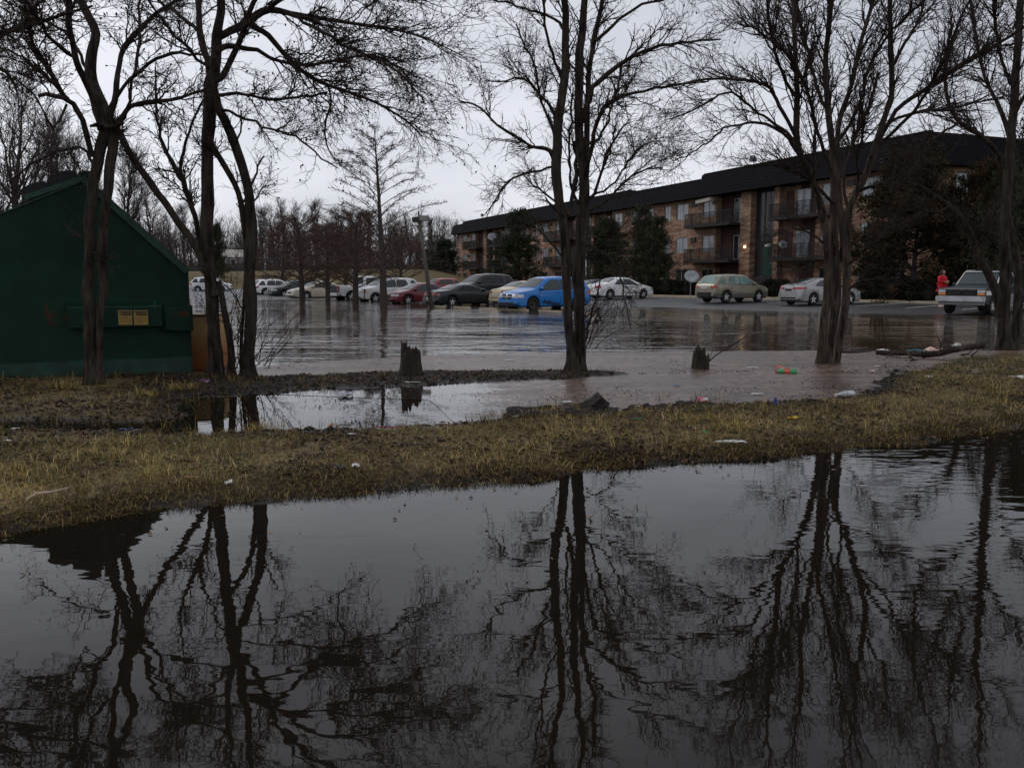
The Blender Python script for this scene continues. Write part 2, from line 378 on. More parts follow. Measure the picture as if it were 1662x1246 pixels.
# ------------------------------------------------------------------ water
def water_mat():
    m = bpy.data.materials.new('flood_water'); m.use_nodes = True; t = m.node_tree; L = t.links.new
    b = t.nodes['Principled BSDF']
    b.inputs['Base Color'].default_value = (0.009, 0.0065, 0.0045, 1); b.inputs['Specular IOR Level'].default_value = 0.37; b.inputs['Roughness'].default_value = 0.015; b.inputs['IOR'].default_value = 1.333
    g = N(t, 'ShaderNodeNewGeometry'); sp = N(t, 'ShaderNodeSeparateXYZ'); L(g.outputs['Position'], sp.inputs[0])
    def nz(sc, mapscale, det=3):
        mp = N(t, 'ShaderNodeMapping'); mp.inputs['Scale'].default_value = mapscale; L(g.outputs['Position'], mp.inputs[0])
        n = N(t, 'ShaderNodeTexNoise'); n.inputs['Scale'].default_value = sc; n.inputs['Detail'].default_value = det; L(mp.outputs[0], n.inputs[0]); return n.outputs[0]
    def mul(a, v):
        n = N(t, 'ShaderNodeMath', operation='MULTIPLY'); L(a, n.inputs[0])
        if isinstance(v, (int, float)): n.inputs[1].default_value = v
        else: L(v, n.inputs[1])
        return n.outputs[0]
    def add(a, b_):
        n = N(t, 'ShaderNodeMath', operation='ADD'); L(a, n.inputs[0]); L(b_, n.inputs[1]); return n.outputs[0]
    def mrange(a, *v, sm=False):
        n = N(t, 'ShaderNodeMapRange'); 
        if sm: n.interpolation_type = 'SMOOTHSTEP'
        for i, x in enumerate(v): n.inputs[1 + i].default_value = x
        L(a, n.inputs[0]); return n.outputs[0]
    near = add(mul(nz(1.3, (0.8, 1.4, 1), 1), 0.0020), mul(nz(6, (0.8, 1.4, 1), 1), 0.0005))
    # little wind ripples reaching the right hand end of the near pond
    rip = mrange(sp.outputs['X'], 0.5, 5.5, 0.1, 1.0, sm=True)
    near = add(near, mul(mul(nz(5.0, (0.5, 1.6, 1), 2), 0.0028), rip))
    far = add(mul(nz(1.0, (0.55, 1.3, 1)), 0.075), mul(nz(3.2, (0.6, 1.4, 1)), 0.026))
    patch = mrange(nz(0.12, (1, 1.4, 1), 2), 0.38, 0.62, 0.35, 1.0)
    far = mul(far, patch)
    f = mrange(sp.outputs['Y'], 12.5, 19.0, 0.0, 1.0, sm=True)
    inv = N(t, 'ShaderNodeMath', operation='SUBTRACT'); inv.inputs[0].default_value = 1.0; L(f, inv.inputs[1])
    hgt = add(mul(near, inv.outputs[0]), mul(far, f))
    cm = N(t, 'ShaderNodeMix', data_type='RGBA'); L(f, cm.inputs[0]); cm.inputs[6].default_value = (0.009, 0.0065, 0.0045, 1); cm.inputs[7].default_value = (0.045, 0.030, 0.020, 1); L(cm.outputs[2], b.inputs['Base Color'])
    bp = N(t, 'ShaderNodeBump'); bp.inputs['Strength'].default_value = 1.0; bp.inputs['Distance'].default_value = 1.0
    L(hgt, bp.inputs['Height']); L(bp.outputs[0], b.inputs['Normal'])
    return m
M['water'] = water_mat()
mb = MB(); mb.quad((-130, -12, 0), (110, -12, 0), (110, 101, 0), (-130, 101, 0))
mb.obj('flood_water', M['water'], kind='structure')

# brown floating film of silt and chaff in the shallows
def film_mat():
    m = bpy.data.materials.new('silt_film'); m.use_nodes = True; t = m.node_tree; L = t.links.new
    b = t.nodes['Principled BSDF']
    g = N(t, 'ShaderNodeNewGeometry')
    def nz(sc, det=4, ms=(1, 1, 1)):
        mp = N(t, 'ShaderNodeMapping'); mp.inputs['Scale'].default_value = ms; L(g.outputs['Position'], mp.inputs[0])
        n = N(t, 'ShaderNodeTexNoise'); n.inputs['Scale'].default_value = sc; n.inputs['Detail'].default_value = det; n.inputs['Roughness'].default_value = 0.65; L(mp.outputs[0], n.inputs[0]); return n.outputs[0]
    cr = N(t, 'ShaderNodeValToRGB'); cr.color_ramp.elements[0].position = 0.36; cr.color_ramp.elements[0].color = (0.014, 0.010, 0.009, 1)
    cr.color_ramp.elements[1].position = 0.52; cr.color_ramp.elements[1].color = (0.150, 0.103, 0.080, 1)
    e = cr.color_ramp.elements.new(0.72); e.color = (0.28, 0.205, 0.165, 1)
    L(nz(11, 12, (0.6, 1, 1)), cr.inputs[0])
    c2 = N(t, 'ShaderNodeMapRange'); c2.inputs[1].default_value = 0.35; c2.inputs[2].default_value = 0.65; c2.inputs[3].default_value = 0.45; c2.inputs[4].default_value = 1.2; L(nz(0.9, 4, (0.6, 1.5, 1)), c2.inputs[0])
    sc = N(t, 'ShaderNodeVectorMath', operation='SCALE'); L(cr.outputs[0], sc.inputs[0]); L(c2.outputs[0], sc.inputs['Scale'])
    L(sc.outputs[0], b.inputs['Base Color']); b.inputs['Roughness'].default_value = 0.34; b.inputs['IOR'].default_value = 1.33; b.inputs['Specular IOR Level'].default_value = .3
    bp = N(t, 'ShaderNodeBump'); bp.inputs['Strength'].default_value = 0.5; bp.inputs['Distance'].default_value = 0.006; L(nz(40, 6), bp.inputs['Height']); L(bp.outputs[0], b.inputs['Normal'])
    # open water shows through between the flecks where the film thins out
    w = N(t, 'ShaderNodeBsdfPrincipled'); w.inputs['Base Color'].default_value = (0.02, 0.016, 0.013, 1); w.inputs['Roughness'].default_value = 0.03; w.inputs['IOR'].default_value = 1.333
    a = N(t, 'ShaderNodeAttribute', attribute_name='tint')
    n1 = nz(14, 8); n2 = nz(1.6, 5, (0.6, 1.6, 1))
    s1 = N(t, 'ShaderNodeMath', operation='ADD'); L(n1, s1.inputs[0]); L(n2, s1.inputs[1])
    s2 = N(t, 'ShaderNodeMath', operation='SUBTRACT'); L(a.outputs['Fac'], s2.inputs[0]); L(s1.outputs[0], s2.inputs[1])
    mr = N(t, 'ShaderNodeMapRange'); mr.inputs[1].default_value = -0.55; mr.inputs[2].default_value = -0.35; L(s2.outputs[0], mr.inputs[0])
    mx = N(t, 'ShaderNodeMixShader'); L(mr.outputs[0], mx.inputs[0]); L(w.outputs[0], mx.inputs[1]); L(b.outputs[0], mx.inputs[2])
    L(mx.outputs[0], t.nodes['Material Output'].inputs[0])
    return m
fb = gline([(-300, 606), (330, 604), (380, 600), (450, 592), (560, 584), (700, 578), (900, 573), (1100, 571), (1300, 570), (1500, 569), (1700, 567), (2300, 560)])
ff = gline([(-300, 640), (330, 640), (440, 640), (700, 650), (740, 690), (900, 700), (1000, 700), (1400, 665), (1700, 640), (2300, 610)])
xs = np.arange(-9, 26, 0.12); vs_ = np.linspace(0, 1, 60)
FX, FV = np.meshgrid(xs, vs_)
fa, fbk = ip(ff, FX), ip(fb, FX) + 0.25 * fbm(FX, 0 * FX, 0.5, 3, 71) + 0.10 * fbm(FX, 0 * FX, 3, 3, 72)
FY = fa + (fbk - fa) * FV
pud = atz(520, 665); 
fac = 1.0 - 1.05 * np.exp(-((FX + 3.1) / 2.2) ** 4) * sstep(0.7, -0.3, FY - ip(C_, FX)) - 0.35 * sstep(4, -1, FX) * sstep(0.2, -0.5, FY - ip(D_, FX)) 
fac = fac - 0.45 * sstep(0.9, 1.0, FV) * 0
idx = np.arange(FX.size).reshape(FX.shape); Qf = np.stack([idx[:-1, :-1], idx[:-1, 1:], idx[1:, 1:], idx[1:, :-1]], -1).reshape(-1, 4)
link('silt_film', mesh_np('silt_film', np.stack([FX.ravel(), FY.ravel(), np.full(FX.size, 0.004)], 1), [Qf], film_mat(), True, np.repeat(fac.ravel()[:, None], 3, 1)), kind='structure')

# ------------------------------------------------------------------ grass, leaf litter, chaff
RG = np.random.default_rng(7)
def scatter(n, x0, x1, y0, y1, dens):
    X = RG.uniform(x0, x1, n); 
    # denser nearer the camera, roughly even on the picture
    Y = y0 * (y1 / y0) ** RG.uniform(0, 1, n)
    keep = RG.uniform(0, 1, n) < dens(X, Y)
    X, Y = X[keep], Y[keep]; return X, Y, surf(X, Y)
def blades(name, X, Y, Z, length, width, col, lean=0.8, m=None, az=None):
    n = len(X); th = RG.uniform(0, 2 * np.pi, n) if az is None else az
    L = length * RG.uniform(0.5, 1.4, n); ln = np.clip(RG.normal(lean, 0.3, n), 0.0, 1.5)
    d = np.stack([np.cos(th), np.sin(th)], 1); s = np.stack([-np.sin(th), np.cos(th)], 1) * (width * RG.uniform(0.6, 1.5, n))[:, None] * 0.5
    base = np.stack([X, Y], 1)
    V = np.zeros((n, 5, 3))
    hx = np.sin(ln); hz = np.cos(ln)
    mid = base + d * (L * 0.5 * hx * 0.7)[:, None]; tip = base + d * (L * hx)[:, None]
    V[:, 0, :2] = base - s; V[:, 1, :2] = base + s; V[:, 2, :2] = mid + s * 0.8; V[:, 3, :2] = mid - s * 0.8; V[:, 4, :2] = tip
    V[:, 0:2, 2] = Z[:, None] - 0.01; V[:, 2:4, 2] = (Z + L * 0.55 * hz + 0.012)[:, None]; V[:, 4, 2] = Z + L * hz * 0.75 + 0.008
    b = np.arange(n)[:, None] * 5
    q = b + np.array([0, 1, 2, 3]); t = b + np.array([3, 2, 4])
    C = np.repeat(col[:, None, :], 5, 1).reshape(-1, 3)
    return mesh_np(name, V.reshape(-1, 3), [q, t], m or M['tint'], True, C)
PAL = np.array([[0.36, 0.26, 0.10], [0.24, 0.165, 0.06], [0.13, 0.115, 0.032], [0.055, 0.075, 0.016], [0.07, 0.037, 0.018], [0.030, 0.020, 0.012]])
def pick(n, w, pal=PAL):
    i = RG.choice(len(pal), n, p=np.array(w) / sum(w)); c = pal[i] * RG.uniform(0.7, 1.25, (n, 1)); return c
def dberm(X, Y):
    a = Y - ip(A_, X); b = ip(B_, X) - Y
    left = X < -3.2
    b = np.where(left, atz(0, 735)[1] + 0.10 * (X + 5) + 0.6 - Y, b)
    n = fbm(X, Y, 1.0, 4, 61)
    return sstep(-0.02, 0.14, a + 0.10 * n) * sstep(0.05, 0.75, b + 0.4 * n) * sstep(-0.60, 0.05, n + 0.14)
X, Y, Z = scatter(560000, -9, 16, 4.9, 19, dberm); k = Z > -0.004; X, Y, Z = X[k], Y[k], Z[k]
edge = sstep(0.7, 0.0, Y - ip(A_, X)); gn = fbm(X, Y, 0.8, 3, 88)
col = pick(len(X), [20, 26, 13, 8, 19, 14]); pt = sstep(-0.3, 0.5, fbm(X, Y, 1.7, 4, 93))[:, None]; col = col * (0.60 + 1.0 * pt); br_ = RG.uniform(0, 1, len(X)) < .10; col[br_] = np.array([.40, .32, .18]) * RG.uniform(.7, 1.15, (br_.sum(), 1))
gsel = (gn > 0.15) & (RG.uniform(0, 1, len(X)) < 0.4); col[gsel] = pick(gsel.sum(), [12, 18, 32, 22, 8, 8])
dk = RG.uniform(0, 1, len(X)) < edge * 0.65; col[dk] = pick(dk.sum(), [4, 10, 6, 4, 40, 36])
link('dry_grass', blades('dry_grass', X, Y, Z, 0.125, 0.0030, col, 1.42), kind='stuff')
print('blades', len(X))
# brown thatch and blades hanging over the edge of the near pond
n = 90000; X = RG.uniform(-7, 16, n); Y = ip(A_, X) + RG.uniform(-0.12, 0.5, n) ** 1.0; Z = surf(X, Y); k = (Z > -0.035) & (Z < .06) & (RG.uniform(0, 1, n) < sstep(-.4, .5, fbm(X, Y, 2.5, 3, 99)) * .9 + .1); X, Y, Z = X[k], Y[k], np.maximum(Z[k], -.01)
link('shore_thatch', blades('shore_thatch', X, Y, Z, 0.075, 0.0034, pick(len(X), [7, 12, 8, 4, 34, 35]), 1.3), kind='stuff')
# taller tufts
tx, ty = [], []
for i in range(520):
    x = RG.uniform(-8, 13); y = RG.uniform(5, 16)
    if dberm(np.array([x]), np.array([y]))[0] > 0.5:
        n = RG.integers(14, 40); tx.append(x + RG.normal(0, 0.035, n)); ty.append(y + RG.normal(0, 0.035, n))
for (px, py) in ((60, 800), (20, 790), (150, 760), (270, 790), (1160, 700), (430, 705), (1200, 715), (560, 640), (110, 640), (230, 650), (300, 640)):
    q = atz(px, py)
    for j in range(6):
        n = 40; tx.append(q[0] + RG.normal(0, 0.12) + RG.normal(0, 0.04, n)); ty.append(q[1] + RG.normal(0, 0.1) + RG.normal(0, 0.04, n))
tx, ty = np.concatenate(tx), np.concatenate(ty); tz = surf(tx, ty); k = tz > -0.01
link('grass_tufts', blades('grass_tufts', tx[k], ty[k], tz[k], 0.17, 0.0034, pick(k.sum(), [40, 24, 18, 12, 4, 2]) * 1.15, 1.0), kind='stuff')
# sparse weeds on the dark left ground and the ridges
def dleft(X, Y):
    n = fbm(X, Y, 1.4, 4, 62)
    onl = (X < -3.0) | ((X > 6.5) & (Y > 9.6)) | ((Y > ip(C_, X) - 0.1) & (Y < ip(D_, X) + 0.1))
    return onl * sstep(-0.25, 0.35, n) * 0.8
X, Y, Z = scatter(170000, -9, 17, 7.5, 19, dleft); k = Z > 0.0; X, Y, Z = X[k], Y[k], Z[k]
link('sparse_weeds', blades('sparse_weeds', X, Y, Z, 0.085, 0.0035, pick(len(X), [5, 10, 16, 14, 30, 25]), 1.05), kind='stuff')
# taller weeds standing out of the soggy left ground and the pool rims
tx, ty = [], []
for i in range(330):
    if i < 230: x = RG.uniform(-8.2, -2.6); y = RG.uniform(8.9, 13.0)
    elif i < 280: x = RG.uniform(6.5, 13); y = RG.uniform(10.5, 17.5)
    else: x = RG.uniform(-3.5, 3); y = ip(B_, x) + RG.uniform(-.1, .9)
    n = RG.integers(5, 22); tx.append(x + RG.normal(0, .035, n)); ty.append(y + RG.normal(0, .03, n))
tx, ty = np.concatenate(tx), np.concatenate(ty); tz = surf(tx, ty); k = tz > -.07
link('tall_weeds', blades('tall_weeds', tx[k], ty[k], np.maximum(tz[k], -.02), 0.17, 0.0038, pick(k.sum(), [8, 12, 22, 16, 26, 16]), 0.8), kind='stuff')
# lawn by the building
def dl(X, Y): return ((kerb_dist(X, Y) > 1.6) & (kerb_dist(X, Y) < 8)) * 1.0
# leaf litter: small curled dark leaves
def litter(name, X, Y, Z, size, col, m):
    n = len(X); th = RG.uniform(0, 2 * np.pi, n); s = size * RG.uniform(0.5, 1.5, n)
    u = np.stack([np.cos(th), np.sin(th), RG.normal(0, 0.3, n)], 1) * s[:, None]
    v = np.stack([-np.sin(th), np.cos(th), RG.normal(0, 0.3, n)], 1) * (s * 0.55)[:, None]
    c = np.stack([X, Y, Z + 0.008], 1); lift = np.zeros((n, 3)); lift[:, 2] = RG.uniform(0, 0.5, n) * s
    V = np.stack([c - u, c - v + lift, c + u, c + v + lift], 1)
    b = np.arange(n)[:, None] * 4
    return mesh_np(name, V.reshape(-1, 3), [b + np.array([0, 1, 2]), b + np.array([0, 2, 3])], m, False, np.repeat(col[:, None, :], 4, 1).reshape(-1, 3))
LP = np.array([[0.028, 0.015, 0.010], [0.05, 0.024, 0.014], [0.085, 0.042, 0.022], [0.14, 0.085, 0.045], [0.012, 0.008, 0.006]])
X, Y, Z = scatter(190000, -9, 16, 6.5, 17, lambda X, Y: 0.75 * sstep(-0.6, 0.3, fbm(X, Y, 1.2, 4, 63)) * (1 - 0.5 * dberm(X, Y))); k = Z > 0.0; X, Y, Z = X[k], Y[k], Z[k]
link('leaf_litter', litter('leaf_litter', X, Y, Z, 0.024, pick(len(X), [30, 28, 12, 4, 26], LP), M['tintwet']), kind='stuff')
# floating flecks in puddle and shallows
def dfl(X, Y):
    return 0.9 * sstep(-0.2, 0.4, fbm(X, Y, 1.3, 4, 64)) * (.25 + .75 * (X < -4)) + 0.9 * sstep(0.0, 0.5, fbm(X, Y, 1.3, 4, 64)) * sstep(2.4, 0.1, np.minimum(np.abs(Y - ip(B_, X)), np.abs(Y - ip(C_, X)) * 1.6))
X, Y, Z = scatter(80000, -7, 14, 8.3, 18.3, dfl); k = Z < 0.0; X, Y = X[k], Y[k]
n2_ = 260; x2 = RG.uniform(-6, 11, n2_); y2_ = ip(A_, x2) - RG.exponential(.5, n2_); k = y2_ > 2.6
link('drifting_leaves', litter('drifting_leaves', x2[k], y2_[k], np.zeros(k.sum()) - .004, 0.016, pick(k.sum(), [10, 20, 30, 30, 10], LP), M['tintwet']), kind='stuff')
link('floating_chaff', litter('floating_chaff', X, Y, np.zeros(len(X)) - 0.002, 0.012, pick(len(X), [30, 28, 8, 4, 30], LP), M['tintwet']), kind='stuff')
# clods of churned mud along the back edge of the berm
V = []; Fq = []; bs = 0
ico = bmesh.new(); bmesh.ops.create_icosphere(ico, subdivisions=2, radius=1); iv = np.array([v.co[:] for v in ico.verts]); ifc = np.array([[v.index for v in f.verts] for f in ico.faces]); ico.free()
cl = []
for i in range(650):
    x = RG.uniform(-4.5, 9); u_ = RG.uniform()
    y = (ip(B_, x) - RG.uniform(-0.15, 0.5)) if u_ < 0.75 else ip(C_, x) + RG.uniform(-0.05, 0.35)
    cl.append((x, y, RG.uniform(0.01, 0.034)))
for i in range(200):
    q = atz(RG.uniform(830, 1000), RG.uniform(662, 690)); cl.append((q[0], q[1], RG.uniform(0.03, 0.08)))
for i in range(90):
    q = atz(RG.uniform(1020, 1160), RG.uniform(655, 680)); cl.append((q[0], q[1], RG.uniform(0.02, 0.06)))
cl = np.array(cl); cz = surf(cl[:, 0], cl[:, 1])
for (x, y, r), z in zip(cl, cz):
    p = iv * (1 + 0.6 * vnoise(iv[:, 0] * 2 + x * 9, iv[:, 1] * 2 + y * 9, iv[:, 2] * 2)[:, None]) * np.array([r * RG.uniform(0.9, 1.8), r, r * 0.7]) + np.array([x, y, z])
    V.append(p); Fq.append(ifc + bs); bs += len(iv)
M['mud'] = mat('mud_clod', (0.015, 0.011, 0.008), 0.7, noise=(30, 0.5), bump=(60, 1, 0.02))
link('mud_clods', mesh_np('mud_clods', np.concatenate(V), [np.concatenate(Fq)], M['mud'], False), kind='stuff')

# ------------------------------------------------------------------ apartment building (local: x = along the front, y = out of the front, z up)
def brick_mat():
    m = bpy.data.materials.new('blended_brick'); m.use_nodes = True; t = m.node_tree; L = t.links.new
    b = t.nodes['Principled BSDF']; b.inputs['Roughness'].default_value = 0.9
    tcn = N(t, 'ShaderNodeTexCoord'); sp = N(t, 'ShaderNodeSeparateXYZ'); L(tcn.outputs['Object'], sp.inputs[0])
    ad = N(t, 'ShaderNodeMath', operation='ADD'); L(sp.outputs[0], ad.inputs[0]); L(sp.outputs[1], ad.inputs[1])
    cb = N(t, 'ShaderNodeCombineXYZ'); L(ad.outputs[0], cb.inputs[0]); L(sp.outputs[2], cb.inputs[1])
    def noise(sc, det, ms=(1, 1, 1)):
        mp = N(t, 'ShaderNodeMapping'); mp.inputs['Scale'].default_value = ms; L(cb.outputs[0], mp.inputs[0])
        n = N(t, 'ShaderNodeTexNoise'); n.inputs['Scale'].default_value = sc; n.inputs['Detail'].default_value = det; n.inputs['Roughness'].default_value = 0.6; L(mp.outputs[0], n.inputs[0]); return n.outputs[0]
    def br(c1, c2, bias):
        x = N(t, 'ShaderNodeTexBrick'); x.inputs['Scale'].default_value = 1.0; x.inputs['Brick Width'].default_value = 0.24; x.inputs['Row Height'].default_value = 0.085
        x.inputs['Mortar Size'].default_value = 0.008; x.inputs['Mortar Smooth'].default_value = 0.3; x.inputs['Bias'].default_value = bias
        x.inputs['Color1'].default_value = (*c1, 1); x.inputs['Color2'].default_value = (*c2, 1); x.inputs['Mortar'].default_value = (0.11, 0.09, 0.07, 1)
        L(cb.outputs[0], x.inputs[0]); return x
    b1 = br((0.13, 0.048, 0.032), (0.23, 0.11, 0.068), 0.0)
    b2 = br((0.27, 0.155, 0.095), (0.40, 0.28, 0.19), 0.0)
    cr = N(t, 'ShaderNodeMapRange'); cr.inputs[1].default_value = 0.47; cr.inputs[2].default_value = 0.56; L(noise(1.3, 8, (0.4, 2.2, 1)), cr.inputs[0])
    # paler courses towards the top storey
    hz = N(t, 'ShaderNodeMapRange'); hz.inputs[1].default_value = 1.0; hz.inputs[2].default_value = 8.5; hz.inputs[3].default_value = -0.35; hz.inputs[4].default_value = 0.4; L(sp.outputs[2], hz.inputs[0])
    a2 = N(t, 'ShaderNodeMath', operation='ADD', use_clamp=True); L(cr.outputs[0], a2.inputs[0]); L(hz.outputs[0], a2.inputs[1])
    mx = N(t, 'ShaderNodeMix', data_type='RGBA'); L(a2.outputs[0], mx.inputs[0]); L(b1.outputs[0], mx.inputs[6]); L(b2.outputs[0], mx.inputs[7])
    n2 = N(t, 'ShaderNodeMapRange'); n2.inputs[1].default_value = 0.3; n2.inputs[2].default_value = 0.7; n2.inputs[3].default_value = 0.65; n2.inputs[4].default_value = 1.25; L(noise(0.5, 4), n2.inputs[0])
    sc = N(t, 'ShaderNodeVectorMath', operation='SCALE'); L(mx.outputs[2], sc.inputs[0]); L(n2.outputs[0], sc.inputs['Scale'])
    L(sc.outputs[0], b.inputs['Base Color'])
    bp = N(t, 'ShaderNodeBump'); bp.inputs['Strength'].default_value = 0.6; bp.inputs['Distance'].default_value = 0.01; bp.invert = True; L(b1.outputs['Fac'], bp.inputs['Height']); L(bp.outputs[0], b.inputs['Normal'])
    return m
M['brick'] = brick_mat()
M['shingle'] = mat('dark_shingle', (0.0045, 0.0045, 0.007), 0.9, spec=.1, noise=(1.2, 0.3), noise2=(12, 0.5, (0.007, 0.007, 0.009), 0.45, 0.7), bump=(14, 0.6, 0.02), bscale=(1, 1, 4))
M['redwood'] = mat('red_brown_cladding', (0.045, 0.019, 0.016), 0.8, noise=(6, 0.3), bump=(8, 0.5, 0.02), bscale=(6, 6, 0.5))
M['blackmetal'] = mat('black_iron', (0.012, 0.012, 0.014), 0.6)
M['slab'] = mat('balcony_slab', (0.022, 0.018, 0.017), 0.85, noise=(3, 0.3))
M['frame'] = mat('window_frame', (0.30, 0.30, 0.29), 0.5)
M['darkframe'] = mat('dark_frame', (0.03, 0.028, 0.028), 0.5)
M['pane'] = mat('window_glass_with_curtain', (0.20, 0.225, 0.25), 0.09, noise=(1.2, 0.35), coat=0.6, bscale=(6, 6, 0.4))
M['darkpane'] = mat('dark_window_glass', (0.014, 0.016, 0.02), 0.08, spec=.25)
M['green_door'] = mat('green_door_paint', (0.004, 0.034, 0.024), 0.5, noise=(2, 0.2))
M['spandrel'] = mat('dark_cladding', (0.016, 0.014, 0.016), 0.7, noise=(3, 0.3), bscale=(4, 4, .4))
M['white'] = mat('white_plastic', (0.6, 0.6, 0.6), 0.5, noise=(12, .12))
M['grey'] = mat('grey_metal', (0.22, 0.22, 0.22), 0.5, noise=(8, 0.2))
EA = np.array([-0.36836, 0.92968]); BO = (26.47, 56.6)
BROT = math.atan2(EA[1], EA[0])
BLD = thing('apartment_building', 'long three storey brick apartment block with black mansard roof and balconies', 'building', (BO[0], BO[1], 0), BROT)
ZB = 0.15; ZT = 8.9
class Wall:
    """walls with real openings"""
    def __init__(s): s.mb = MB()
    def front(s, u0, u1, v, z0, z1, holes=(), axis='u', rev=0.14, sgn=-1):
        us = sorted({u0, u1, *[h[0] for h in holes], *[h[1] for h in holes]}); zs = sorted({z0, z1, *[h[2] for h in holes], *[h[3] for h in holes]})
        P = (lambda a, b, z: (a, b, z)) if axis == 'u' else (lambda a, b, z: (b, a, z))
        for i in range(len(us) - 1):
            for j in range(len(zs) - 1):
                cu, cz = (us[i] + us[i+1]) / 2, (zs[j] + zs[j+1]) / 2
                if any(h[0] < cu < h[1] and h[2] < cz < h[3] for h in holes): continue
                s.mb.quad(P(us[i], v, zs[j]), P(us[i+1], v, zs[j]), P(us[i+1], v, zs[j+1]), P(us[i], v, zs[j+1]))
        for a, b, c, d in holes:
            w = v + sgn * rev
            s.mb.quad(P(a, v, c), P(b, v, c), P(b, w, c), P(a, w, c)); s.mb.quad(P(a, v, d), P(b, v, d), P(b, w, d), P(a, w, d))
            s.mb.quad(P(a, v, c), P(a, v, d), P(a, w, d), P(a, w, c)); s.mb.quad(P(b, v, c), P(b, v, d), P(b, w, d), P(b, w, c))
_wcache = {}
def window(w, h, loc, rot=0.0, dark=False, door=False, fr='frame'):
    key = (round(w, 2), round(h, 2), dark, fr)
    if key not in _wcache:
        f = MB(); t = 0.05
        f.box(0, t, -0.04, 0.03, 0, h); f.box(w - t, w, -0.04, 0.03, 0, h); f.box(t, w - t, -0.04, 0.03, 0, t); f.box(t, w - t, -0.04, 0.03, h - t, h); f.box(w/2 - 0.025, w/2 + 0.025, -0.035, 0.02, t, h - t)
        g = MB(); g.box(t, w/2 - 0.025, -0.02, -0.005, t, h - t)
        g2 = MB(); g2.box(w/2 + 0.025, w - t, -0.012, 0.003, t, h - t)
        pm = M['darkpane'] if dark else M['pane']
        _wcache[key] = (f.mesh('window', M[fr]), g.mesh('pane', pm), g2.mesh('pane', M['darkpane'] if RG.uniform() < 0.25 else pm))
    a, b, c = _wcache[key]
    o = link('sliding_door' if door else 'window', a, BLD, loc, (0, 0, rot)); link('pane', b, o); link('pane', c, o); return o
def railing(u0, u1, v, z, h=1.05, ret=0.8):
    m = MB()
    for zz in (z + 0.08, z + h): m.box(u0, u1, v - 0.02, v + 0.02, zz - 0.02, zz + 0.02)
    n = int((u1 - u0) / 0.12)
    for i in range(n + 1):
        x = u0 + (u1 - u0) * i / n; r = 0.013 if i % 12 else 0.025
        m.box(x - r, x + r, v - r, v + r, z, z + h)
    for x in (u0, u1):
        for zz in (z + 0.08, z + h): m.box(x - 0.02, x + 0.02, v - ret, v, zz - 0.018, zz + 0.018)
        for j in range(int(ret / 0.12)): y = v - 0.12 * (j + 1); m.box(x - 0.008, x + 0.008, y - 0.008, y + 0.008, z, z + h)
    return m.obj('railing', M['blackmetal'], BLD)
RD = 0.55      # depth of the recesses
SL = [3.15, 6.3]
